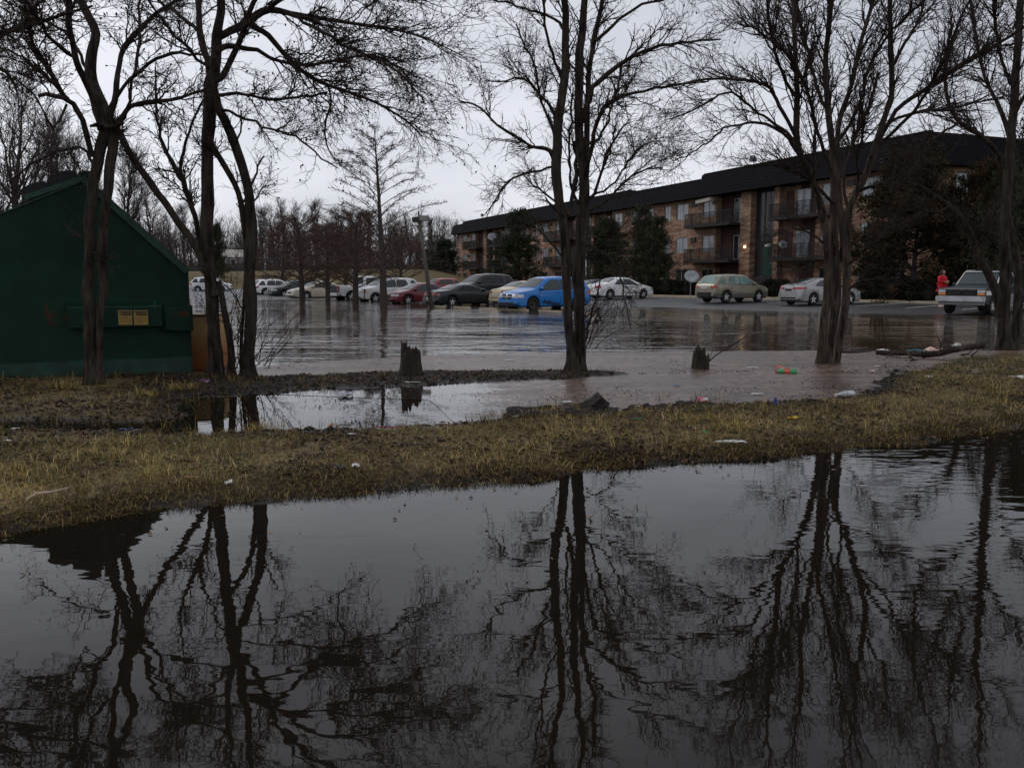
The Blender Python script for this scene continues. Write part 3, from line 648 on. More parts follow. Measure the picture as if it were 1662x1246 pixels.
def module(c, near=True, far=True, half=16.1, ulo=None, uhi=None):
    W_ = Wall(); D_w = MB()
    # far half then mirrored near half
    for sg in (1, -1):
        if sg == 1 and not far: continue
        if sg == -1 and not near: continue
        m = (lambda a, b: (c + a, c + b)) if sg == 1 else (lambda a, b: (c - b, c - a))
        lim = half if sg == 1 else half
        if sg == 1 and uhi is not None: lim = uhi - c
        if sg == -1 and ulo is not None: lim = c - ulo
        pw = 2.9 if sg == 1 else 2.1
        # brick pier beside the stair bay
        a, b = m(1.5, pw); W_.front(a, b, 0, ZB, ZT); 
        a, b = m(1.5, 1.5001)
        for x in (m(1.5, 0)[0] if sg == 1 else m(0, 1.5)[1],): pass
        for xx in (c + sg * 1.5, c + sg * pw): W_.front(-RD, 0, xx, ZB, ZT, axis='v', rev=0)
        # recessed cladding behind the balcony
        a, b = m(pw if sg == 1 else 4.0, 6.4); cw = MB(); cw.quad((a, -RD, ZB), (b, -RD, ZB), (b, -RD, ZT), (a, -RD, ZT)); cw.obj('cladding_panel', M['redwood'], BLD)
        if sg == -1: W_.front(c - 4.0, c - pw, -RD, ZB, ZT)
        W_.front(-RD, 0, c + sg * 6.4, ZB, ZT, axis='v', rev=0)
        for z in SL:
            s0, s1 = m(pw + 1.5, pw + 3.1) if sg == -1 else m(pw + 0.1, pw + 1.5)
            window(s1 - s0, 2.05, (s0, -RD + 0.06, z + 0.06), dark=False, door=True)
            d0, d1 = m(4.7, 5.6) if sg == 1 else m(pw + .2, pw + 1.1)
            dd = MB(); dd.box(d0, d1, -RD + 0.005, -RD + 0.05, z + 0.03, z + 2.1); dd.obj('door', M['redwood'], BLD)
            b0, b1 = m(pw + 0.02, 9.9); sb = MB(); sb.box(b0, b1, 0.003, 1.1, z - 0.22, z); i0, i1 = m(pw + 0.02, 6.38); sb.box(i0, i1, -RD + 0.01, 0.003, z - 0.22, z)
            sb.obj('balcony_slab', M['slab'], BLD)
            railing(b0 + 0.05, b1 - 0.05, 1.05, z, ret=1.0)
        # flat brick wall with windows
        wa, wb = m(6.4, lim)
        hs = []
        cand = [(6.7, 8.5), (10.9, 12.9), (14.0, 15.1)] if sg == 1 else [(6.9, 8.7), (10.9, 12.9), (14.0, 15.1)]
        for (p, q) in cand:
            if q > lim - 0.4: continue
            for z0, z1 in ((1.0, 2.4), (3.95, 5.4), (7.05, 8.5)): 
                x, y = m(p, q); hs.append((x, y, z0, z1))
        W_.front(wa, wb, 0, ZB, ZT, hs)
        for (x, y, z0, z1) in hs: window(y - x, z1 - z0, (x, -0.09, z0), dark=(z0 < 2))
        # wall air conditioner sleeves
        for z in (4.9, 8.1):
            x, y = m(9.5, 10.3) 
            am = MB(); am.box(x, y, 0.0, 0.10, z, z + 0.42); 
            for q in range(5): am.box(x + 0.05, y - 0.05, 0.10, 0.112, z + 0.05 + q * 0.07, z + 0.08 + q * 0.07)
            am.obj('air_conditioner_grille', M['darkframe'], BLD)
    # stair bay: dark glazed panel, mullions, entrance door half a flight up
    W_.front(c - 1.5, c + 1.5, -RD, ZB, 1.7)
    sp_ = MB(); sp_.quad((c - 1.5, -RD, 1.7), (c + 1.5, -RD, 1.7), (c + 1.5, -RD, ZT), (c - 1.5, -RD, ZT)); sp_.obj('stair_cladding', M['spandrel'], BLD)
    window(1.25, 4.0, (c - 1.05, -RD + 0.05, 4.6), dark=True, fr='darkframe')
    window(1.1, 4.0, (c + 0.25, -RD + 0.05, 4.6), dark=True, fr='darkframe')
    d = MB(); d.box(c - 0.9, c + 0.35, -RD + 0.01, -RD + 0.07, 1.75, 4.1)
    do = d.obj('entrance_door', M['green_door'], BLD)
    k_ = MB(); k_.box(c - 0.78, c - 0.73, -RD + 0.07, -RD + 0.13, 2.7, 2.95); k_.obj('handle', M['grey'], do)
    st = MB(); st.box(c - 1.45, c + 1.45, -RD + 0.01, 0.1, ZB, 1.68)
    for q in range(8): st.box(c - 1.2, c + 1.2, 0.1 + q * 0.28, 0.1 + (q + 1) * 0.28, ZB, 1.5 - q * 0.17)
    st.obj('entrance_steps', M['slab'], BLD)
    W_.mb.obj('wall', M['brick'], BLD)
module(16.3, ulo=0.0, uhi=32.4)
module(48.6, ulo=32.4, uhi=64.8)
module(81.0, ulo=64.8, uhi=97.0)
for i_, c in enumerate((16.3, 48.6, 81.0)):
    n = MB(); n.box(c - 0.62, c + 0.15, -RD + 0.02, -RD + 0.06, 4.16, 4.36); pl = n.obj('number_plate', M['white'], BLD)
    # wall lamp on the brick pier, lit at the first entrance
    n = MB(); n.box(c + 2.0, c + 2.16, 0.0, 0.12, 4.1, 4.32)
    n.obj('wall_lamp', mat('lit_lamp', (0.8, 0.6, 0.3), 0.4, emit=((1.0, 0.62, 0.28), 3.0)) if i_ == 0 else M['grey'], BLD)
# end walls, back, top
W_ = Wall(); W_.front(-16, 0, 0.0, ZB, ZT, [(-4.2, -2.8, z0, z1) for z0, z1 in ((1.0, 2.4), (3.95, 5.4), (7.05, 8.5))] + [(-11.2, -9.8, z0, z1) for z0, z1 in ((1.0, 2.4), (3.95, 5.4), (7.05, 8.5))], axis='v', sgn=1)
W_.front(-16, 0, 97.0, ZB, ZT, axis='v', rev=0); W_.front(0, 97, -16, ZB, ZT)
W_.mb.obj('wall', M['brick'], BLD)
for vv in (-2.8, -9.8):
    for z0 in (1.0, 3.95, 7.05): window(1.4, 1.4, (0.09, vv, z0), rot=-math.pi / 2, dark=(z0 < 2))
def roof(u0, u1, zt, name='mansard_roof', o0=0.0, o1=0.0):
    m = MB(); ov = 0.95; ins = 0.35; zb = ZT - 0.12
    a0, a1 = u0 - o0, u1 + o1
    P = [(a0, ov, zb), (a1, ov, zb), (a1 - (ins if o1 else 0), ins, zt), (a0 + (ins if o0 else 0), ins, zt)]
    m.quad(*P)
    m.quad((a0, ov, zb), (a1, ov, zb), (a1, -16 - 0.9, zb), (a0, -16 - 0.9, zb))
    m.quad((a0 + (ins if o0 else 0), ins, zt), (a1 - (ins if o1 else 0), ins, zt), (a1 - (ins if o1 else 0), -16.3, zt), (a0 + (ins if o0 else 0), -16.3, zt))
    m.quad((a0, ov, zb), (a0 + (ins if o0 else 0), ins, zt), (a0 + (ins if o0 else 0), -16.3, zt), (a0, -16.9, zb))
    m.quad((a1, ov, zb), (a1 - (ins if o1 else 0), ins, zt), (a1 - (ins if o1 else 0), -16.3, zt), (a1, -16.9, zb))
    m.quad((a0, -16.9, zb), (a1, -16.9, zb), (a1, -16.3, zt), (a0, -16.3, zt))
    m.box(a0 + 0.3, a1 - 0.3, ins - 0.2, ins + 0.06, zt - 0.05, zt + 0.07)
    # shingle courses standing a little proud of the slope
    n = 7
    for i in range(n):
        t0, t1 = i / n, (i + 1) / n
        y0, y1 = ov + (ins - ov) * t0, ov + (ins - ov) * t1; z0, z1 = zb + (zt - zb) * t0, zb + (zt - zb) * t1
        m.quad((a0, y0 + 0.03, z0), (a1, y0 + 0.03, z0), (a1 - 0, y1 + 0.012, z1), (a0, y1 + 0.012, z1))
        m.quad((a0, y0 + 0.03, z0), (a1, y0 + 0.03, z0), (a1, y0 + 0.01, z0), (a0, y0 + 0.01, z0))
    return m.obj(name, M['shingle'], BLD)
roof(0, 24.5, 10.78, o0=0.9); roof(24.503, 37.5, 10.38); roof(37.503, 92.6, 10.62); roof(92.603, 97, 10.28, o1=0.6)
def bl(u, v, z):
    p = np.array(BO) + EA * u + np.array([EA[1] * -1, EA[0]]) * v; return (p[0], p[1], z)
# downpipe at the far corner, white posts
m = MB(); m.tube([(96.7, 0.9, 8.85), (96.7, 0.5, 8.6), (96.7, 0.12, 8.4), (96.7, 0.12, 0.3)], 0.06, 8); m.obj('downpipe', M['grey'], BLD)
m = MB(); m.tube([(46.0, 1.2, 0.3), (46.0, 1.2, 8.8)], 0.07, 8); m.obj('downpipe', M['white'], BLD)
# floodlights on the roof edge
def floodlight(u, label, s=1.0):
    p = bl(u, 0.3, 0); zr = 10.78 if u < 24 else 10.62
    t = thing('floodlight', label, 'floodlight', (p[0], p[1], zr), BROT, 'floodlights on the roof edge')
    a = MB(); a.tube([(0, 0, 0), (0, 0, 0.35)], 0.04, 8); a.obj('stem', M['grey'], t)
    h = MB(); h.add([(-0.26,-0.1,0.3),(0.26,-0.1,0.3),(0.32,0.22,0.26),(-0.32,0.22,0.26),(-0.2,-0.12,0.62),(0.2,-0.12,0.62),(0.3,0.2,0.72),(-0.3,0.2,0.72)], [(0,1,2,3),(4,7,6,5),(0,4,5,1),(1,5,6,2),(2,6,7,3),(3,7,4,0)])
    h.obj('lamp_housing', M['darkframe'], t); g = MB(); g.quad((-0.26,0.235,0.31),(0.26,0.235,0.31),(0.25,0.225,0.67),(-0.25,0.225,0.67)); g.obj('lens', M['grey'], t)
floodlight(17.2, 'boxy floodlight on the roof edge above the stair bay with the lit lamp'); floodlight(83.3, 'small floodlight on the roof edge at the far end of the block')
# satellite dishes
def dish(loc, rz, r, pole, label, h=1.25):
    t = thing('satellite_dish', label, 'satellite dish', loc, rz)
    a = MB(); a.tube([(0, 0, -0.15), (0, 0, pole)], 0.03, 8); a.obj('post', M['grey'], t)
    d = MB(); prof = [(r * k / 6, 0.12 * r * (k / 6) ** 2 * 2) for k in range(7)]; d.lathe([(0.001, 0)] + prof[1:] + [(r, 0.12 * r * 2 + 0.02), (r * 0.5, 0.02 + 0.06 * r), (0.001, -0.03)], 24, 'y')
    o = d.obj('dish', mat('dish_grey', (0.30, 0.32, 0.33), 0.5, noise=(5, .15)), t, smooth=True); o.location = (0, -0.05, pole + 0.05); o.rotation_euler = (math.radians(20), 0, math.radians(180)); 
    o.scale = (1.25, 1, 1)
    l = MB(); l.tube([(0, -0.05, pole - r * .8), (0, -0.35 - r, pole - 0.15)], 0.015, 6); l.box(-0.05, 0.05, -0.42 - r, -0.32 - r, pole - 0.2, pole - 0.1); l.obj('feed_arm', M['grey'], t)
q = atz(1093, 478, 0.4); dish((q[0], q[1] - 6, S1(q[0], q[1] - 6)), 0.25, 0.42, 1.45, 'grey satellite dish on a post on the lawn left of the tan car')
p = bl(77.0, 1.05, 6.3); dish((p[0], p[1], 6.45), 0.3, 0.62, 1.0, 'pale satellite dish on the top balcony at the far end of the block')
p = bl(12.4, 0.95, 3.2); dish((p[0], p[1], 3.3), 0.1, 0.3, 0.8, 'small dish on the first floor balcony right of the green door')
# pale roller blind on the balcony
p = bl(23.4, 0.9, 8.3); aw = MB(); aw.box(-1.1, 1.1, -0.3, 0.12, 0, 0.28); aw.box(-1.12, 1.12, -0.34, 0.14, 0.28, 0.32); o = aw.obj('awning', mat('awning', (0.35, 0.32, 0.27), 0.8), None, bevel=0.03); o.location = (p[0], p[1], p[2] - 0.05); o.rotation_euler = (0, 0.05, BROT)
o['label'] = 'narrow pale awning under the roof above the top left balcony'; o['category'] = 'awning'

# white house on the bank far left
q = aty(385, 450, 165); HZ = S1(q[0], q[1])
hs = thing('white_house', 'small white house with pale gabled roof behind the straw coloured bank', 'house', (q[0], q[1], HZ), 0.15)
m = MB(); m.box(-6, 5, -3, 3, 0, 3.0); m.add([(-6,-3,3.0),(-6,3,3.0),(-6,0,4.4)], [(0,1,2)]); m.add([(5,-3,3.0),(5,3,3.0),(5,0,4.4)], [(0,1,2)]); m.obj('wall', mat('white_siding', (0.5, 0.5, 0.5), 0.7, noise=(1, .1)), hs)
m = MB(); m.add([(-6.4,-3.4,2.95),(5.4,-3.4,2.95),(5.4,0,4.6),(-6.4,0,4.6),(5.4,3.4,2.95),(-6.4,3.4,2.95)], [(0,1,2,3),(3,2,4,5)]); m.add([(-6.4,-3.4,2.8),(5.4,-3.4,2.8),(5.4,0,4.45),(-6.4,0,4.45),(5.4,3.4,2.8),(-6.4,3.4,2.8)], [(0,3,2,1),(3,5,4,2)]); m.obj('roof', mat('pale_roof', (0.45, 0.43, 0.38), 0.8, noise=(2, .2)), hs)
for x in (-4.3, -1.2, 2.6):
    m = MB(); m.box(x, x + 1.2, -3.06, -3.0, 1.0, 2.4); o = m.obj('window', M['frame'], hs); g = MB(); g.box(x + 0.1, x + 1.1, -3.08, -3.065, 1.1, 2.3); g.obj('pane', M['darkpane'], o)
hs.scale = (.6, .6, .85)
# brown fence line in front of the house
q0 = aty(300, 448, 140); q1 = aty(440, 449, 150)
ft = thing('board_fence', 'low dark board fence along the top of the straw bank before the white house', 'fence', (q0[0], q0[1], S1(q0[0], q0[1])), math.atan2(q1[1]-q0[1], q1[0]-q0[0]))
Lf = math.hypot(q1[0]-q0[0], q1[1]-q0[1])
m = MB()
for i in range(int(Lf / 0.3)): m.box(i*0.3, i*0.3+0.27, 0, 0.03, 0, .8)
o = m.obj('boards', mat('fence_board', (0.045, 0.04, 0.038), 0.9), ft); o['kind'] = 'stuff'

# ------------------------------------------------------------------ trees
def norm(a): return a / np.maximum(np.linalg.norm(a, axis=-1, keepdims=True), 1e-9)
class Tubes:
    def __init__(s): s.v = []; s.f = []; s.n = 0
    def add(s, P, R, sides, rough=0.0, seed=0):
        """P (M,n,3), R (M,n)"""
        P = np.asarray(P, float); R = np.asarray(R, float)
        if P.ndim == 2: P = P[None]; R = R[None]
        m, n, _ = P.shape
        if m == 0: return
        T = np.empty_like(P); T[:, 1:-1] = P[:, 2:] - P[:, :-2]; T[:, 0] = P[:, 1] - P[:, 0]; T[:, -1] = P[:, -1] - P[:, -2]; T = norm(T)
        mt = np.abs(norm(P[:, -1] - P[:, 0])); ax = np.argmin(mt, 1); ref = np.eye(3)[ax][:, None, :]
        U = norm(np.cross(T, ref)); V = np.cross(T, U)
        a = np.arange(sides) / sides * 2 * np.pi
        ca = np.cos(a)[None, None, :, None]; sa = np.sin(a)[None, None, :, None]
        RR = R[:, :, None, None]
        if rough:
            q = P[:, :, None, :] + (U[:, :, None] * ca + V[:, :, None] * sa) * RR
            nn = vnoise(q[..., 0] * 9, q[..., 1] * 9, q[..., 2] * 1.6, seed) + 0.6 * vnoise(q[..., 0] * 3, q[..., 1] * 3, q[..., 2] * 2.5, seed + 5) + 0.5 * vnoise(q[..., 0] * 22, q[..., 1] * 22, q[..., 2] * 5, seed + 9)
            RR = RR * (1 + rough * nn[..., None])
        vv = P[:, :, None, :] + (U[:, :, None] * ca + V[:, :, None] * sa) * RR
        base = s.n + (np.arange(m) * n * sides)[:, None, None]
        i = np.arange(n - 1)[None, :, None] * sides; k = np.arange(sides)[None, None, :]; k2 = (k + 1) % sides
        F = np.stack(np.broadcast_arrays(base + i + k, base + i + k2, base + i + sides + k2, base + i + sides + k), -1).reshape(-1, 4)
        s.v.append(vv.reshape(-1, 3)); s.f.append(F); s.n += m * n * sides
    def obj(s, name, m, parent, origin=(0, 0, 0), **k):
        if not s.v: return None
        return link(name, mesh_np(name, np.concatenate(s.v) - np.asarray(origin), [np.concatenate(s.f)], m, True), parent, **k)

def spline(P, R, step=0.12):
    P = np.asarray(P, float); R = np.asarray(R, float); out = []; ro = []
    Q = np.vstack([2 * P[0] - P[1], P, 2 * P[-1] - P[-2]])
    for i in range(len(P) - 1):
        a, b, c, d = Q[i:i+4]; n = max(2, int(np.linalg.norm(c - b) / step)); t = (np.arange(n) / n)[:, None]
        out.append(0.5 * ((2*b) + (c-a)*t + (2*a-5*b+4*c-d)*t**2 + (3*b-a-3*c+d)*t**3)); ro.append(R[i] + (R[i+1] - R[i]) * t[:, 0])
    out.append(P[-1:]); ro.append(R[-1:]); return np.concatenate(out), np.concatenate(ro)

def grow(rng, S, D, Ln, R0, nseg, jit, up, taper=0.35, zig=0.0):
    m = len(S); P = np.zeros((m, nseg + 1, 3)); P[:, 0] = S; d = norm(D); st = (Ln / nseg)[:, None]
    side = norm(np.cross(d, rng.normal(size=(m, 3))))
    for k in range(nseg):
        d = norm(d + rng.normal(size=(m, 3)) * jit + np.array([0, 0, up]))
        dd = norm(d + side * zig * (1 if k % 2 else -1))
        P[:, k+1] = P[:, k] + dd * st
    t = np.linspace(0, 1, nseg + 1)[None, :]
    return P, np.asarray(R0)[:, None] * (1 - (1 - taper) * t)
def sprout(rng, P, R, n, tmin=0.15, ang=(0.5, 1.1), flat=1.0, upb=0.0, tmax=1.0, rf=0.6, rmax=9):
    m, k, _ = P.shape; i = rng.integers(0, m, n); t = (tmin + (tmax - tmin) * rng.uniform(0, 1, n)) * (k - 1); a = np.minimum(t.astype(int), k - 2); f = (t - a)[:, None]
    S = P[i, a] * (1 - f) + P[i, a+1] * f; T = norm(P[i, a+1] - P[i, a])
    r = rng.normal(size=(n, 3)) * np.array([1, 1, flat]); r = r - (r * T).sum(1, keepdims=True) * T; r = norm(r)
    th = rng.uniform(ang[0], ang[1], n)[:, None]
    D = T * np.cos(th) + r * np.sin(th); D[:, 2] += upb
    Rr = np.minimum((R[i, a] * (1 - f[:, 0]) + R[i, a+1] * f[:, 0]) * rf, rmax); return S, norm(D), Rr, t / (k - 1)

def traced(limb, Y0, rng):
    """limb: pts [(px,py,wpx)...], y offset at start and at end (metres, + is away)"""
    pts = limb['p']; y0, y1 = limb.get('y', (0, 0)); n = len(pts)
    L = np.concatenate([[0], np.cumsum([math.hypot(pts[i+1][0]-pts[i][0], pts[i+1][1]-pts[i][1]) for i in range(n-1)])]); L /= L[-1]
    P = []; R = []
    for (x, y, w), t in zip(pts, L):
        yy = Y0 + y0 + (y1 - y0) * t ** 1.2; P.append(aty(x, y, yy)); R.append(w * (limb.get('wf', 0.36) if w > 9 else 0.32) * yy / FPX)
    P = np.array(P); R = np.array(R)
    e = limb.get('ext', 0)
    if e:   # carries on above the picture
        d = norm((P[-1] - P[-2]))
        q = P[-1]
        for k in range(4):
            d = norm(d + rng.normal(size=3) * 0.13 + np.array([0, 0, 0.08])); q = q + d * e / 4; P = np.vstack([P, q]); R = np.append(R, R[-1] * 0.68)
    return P, R

def hero_tree(label, base, limbs, seed, twig, group=None, name='bare_tree', bark='bark', shoots=None, wf=0.36):
    rng = np.random.default_rng(seed); b = atz(*base)
    zb = S1f(b[0], b[1]); b[2] = zb
    T = thing(name, label, 'tree', tuple(b), 0, group)
    O = b; Y0 = b[1]; tw = Tubes(); seeds = []
    for li, l in enumerate(limbs):
        l.setdefault('wf', wf); P, R = traced(l, Y0, rng)
        if l.get('root'): P[0, 2] = min(P[0, 2], zb) - 0.12
        P, R = spline(P, R, 0.09 if R[0] > 0.06 else 0.13)
        big = R[0] > 0.045
        if not big: P[1:-1] += rng.normal(size=P[1:-1].shape) * 0.012
        else: P[2:-1] += (fbm(np.arange(len(P)-3) * 0.23, li * 3.1 + 0 * np.arange(len(P)-3), 1, 2, seed)[:, None] * np.array([0.03, 0.03, 0]))
        if l.get('root'):   # root flare
            z = P[:, 2] - zb; R = R * (1 + 0.35 * np.exp(-np.maximum(z, 0) / 0.13))
        g = Tubes(); g.add(P, R, 18 if R[0] > 0.09 else (10 if big else 6), 0.15 if big else 0.06, seed + li)
        g.obj('trunk' if l.get('root') else 'limb', M[bark if R[0] > 0.05 else 'bark'], T, O)
        # branchlets
        s = l.get('tw', 1.0)
        if s <= 0: continue
        length = np.linalg.norm(np.diff(P, axis=0), axis=1).sum()
        n1 = int(length * twig['n1'] * s)
        if n1 < 1: continue
        # parent as one polyline
        tmin = l.get('t0', 0.25)
        Pp = P[None]; Rp = R[None]
        S, D, r, t = sprout(rng, Pp, Rp, n1, tmin, twig.get('ang', (0.5, 1.1)), 0.8, twig.get('up', 0.15), rf=0.5, rmax=0.016)
        Ln = twig['L1'] * rng.uniform(0.45, 1.25, n1) * l.get('L', 1.0)
        r = np.maximum(r, 0.006)
        z_ = twig.get('zig', 0.25)
        P1, R1 = grow(rng, S, D, Ln, r, 8, twig.get('jit', .16), twig.get('grav', 0.01), 0.35, z_)
        tw.add(P1, R1, 3)
        n2 = int(n1 * twig['n2']); S, D, r2, _ = sprout(rng, P1, R1, n2, 0.12, (0.4, 1.1), 1, 0.03, rf=0.7, rmax=0.009)
        P2, R2 = grow(rng, S, D, twig['L2'] * rng.uniform(0.4, 1.3, n2), np.maximum(r2, 0.0038), 4, 0.2, twig.get('grav', 0.01), 0.5, z_)
        tw.add(P2, R2, 3)
        n3 = int(n2 * twig['n3']); S, D, r3, _ = sprout(rng, P2, R2, n3, 0.1, (0.4, 1.2), 1, 0.02, rf=0.8, rmax=0.005)
        P3, R3 = grow(rng, S, D, twig['L3'] * rng.uniform(0.4, 1.4, n3), np.maximum(r3, 0.0028), 2, 0.25, 0.0, 0.6, z_)
        tw.add(P3, R3, 3)
        if twig.get('bud'):
            nb = int(n3 * twig['bud'] * .6); k = rng.choice(n3, nb); c = P3[k, -1]; d = norm(rng.normal(size=(nb, 3)) + [0, 0, -0.8])
            tw.add(np.stack([c, c + d * 0.012, c + d * 0.03, c + d * 0.042], 1), np.tile([0.003, 0.009, 0.009, 0.002], (nb, 1)) * rng.uniform(0.6, 1.5, (nb, 1)), 4)
    if shoots:
        for (px, py, n, Ls, w) in shoots:
            q = aty(px, py, Y0 - 0.1)
            S = q + rng.normal(size=(n, 3)) * np.array([w, 0.12, 0.05]); D = norm(np.stack([rng.normal(0.25, 0.5, n), rng.normal(0, 0.5, n), np.full(n, 1.0)], 1))
            P1, R1 = grow(rng, S, D, Ls * rng.uniform(0.5, 1.3, n), np.full(n, 0.008), 10, 0.14, 0.02, 0.35, 0.15); tw.add(P1, R1, 4)
            S, D, r, _ = sprout(rng, P1, R1, n * 7, 0.2, (0.4, 1.2)); P2, R2 = grow(rng, S, D, 0.28 * rng.uniform(0.4, 1.3, n * 7), np.full(n * 7, 0.0035), 4, 0.22, 0.0, 0.6, 0.2); tw.add(P2, R2, 3)
    o = tw.obj('twigs', M['bark_twig'], T, O); o['kind'] = 'stuff'
    return T

# leaning neighbour: tree whose two stems stand before the dumpster
T1 = [
 dict(root=1, p=[(147,633,30),(146,600,24),(145,560,22),(144,500,23),(144,430,22),(147,350,22),(152,290,23),(160,240,24),(172,205,26)], y=(0,0), tw=0.25, t0=.4, L=.5),
 dict(root=1, p=[(158,633,26),(161,600,18),(163,550,16),(164,490,17),(167,400,19),(171,330,20),(177,270,20),(184,225,22),(180,195,24)], y=(0,0.05), tw=0.2, t0=.4, L=.5),
 dict(p=[(174,210,40),(168,180,36),(160,158,30),(150,128,26),(150,90,22),(156,55,19),(145,30,17),(131,0,15)], y=(0,0.5), ext=2.6, tw=1, t0=.35),
 dict(p=[(166,180,20),(154,160,17),(142,136,15),(124,100,14),(115,62,13),(108,40,14),(109,0,13)], y=(0,-0.6), ext=2.4, tw=1, t0=.3),
 dict(p=[(176,190,16),(184,165,13),(188,120,11),(200,78,11),(226,46,11),(251,22,9),(290,0,8)], y=(0,0.8), ext=1.8, tw=1.2),
 dict(p=[(182,178,10),(191,153,9),(213,128,8),(240,104,8),(280,89,8),(319,86,6),(350,95,4)], y=(0,-0.7), tw=1.2),
 dict(p=[(190,200,14),(200,188,10),(213,172,10),(246,166,11),(287,161,8),(314,150,7),(333,145,5)], y=(0,-0.3), tw=1.2),
 dict(p=[(192,200,9),(204,178,8),(216,131,7),(224,82,7),(226,0,6)], y=(0,0.4), ext=1.6, tw=1),
 dict(p=[(150,255,11),(140,215,12),(126,178,11),(109,161,11),(90,131,10),(68,95,9),(49,55,8),(44,16,7),(38,0,6)], y=(0,-1.0), ext=1.8, tw=1.2, t0=.15),
 dict(p=[(152,280,8),(146,255,8),(130,240,7),(90,247,6),(60,262,5),(20,290,4)], y=(0,0.6), tw=.8),
 dict(p=[(109,161,11),(90,156,10),(63,156,9)], y=(-0.5,-0.8), tw=.4),
 dict(p=[(120,93,9),(104,80,10),(82,63,9),(57,22,8),(38,0,7)], y=(-0.3,-1.5), ext=1.5, tw=1.2),
 dict(p=[(108,170,6),(85,205,5),(70,180,5),(52,150,5),(27,131,4),(-5,117,4)], y=(-.5,-1.6), tw=1.2),
 dict(p=[(130,190,6),(100,150,6),(60,110,6),(20,85,5),(-30,70,4)], y=(0,1.4), tw=1.4),
 dict(p=[(155,150,9),(120,70,8),(60,30,7),(0,60,7),(-40,75,5)], y=(0.3,1.6), tw=1.3),
 dict(p=[(146,205,7),(160,202,10),(180,204,10),(200,198,8)], y=(-.15,-.2), tw=0),
]
TW_A = dict(n1=7.4, jit=.12, ang=(.4,.95), L1=0.72, n2=5.5, L2=0.30, n3=3.2, L3=0.13, bud=0.16, zig=0.28, up=0.12)
hero_tree('dark bare tree with twin stems standing right in front of the green dumpster', (152, 633), T1, 101, TW_A, wf=.37)
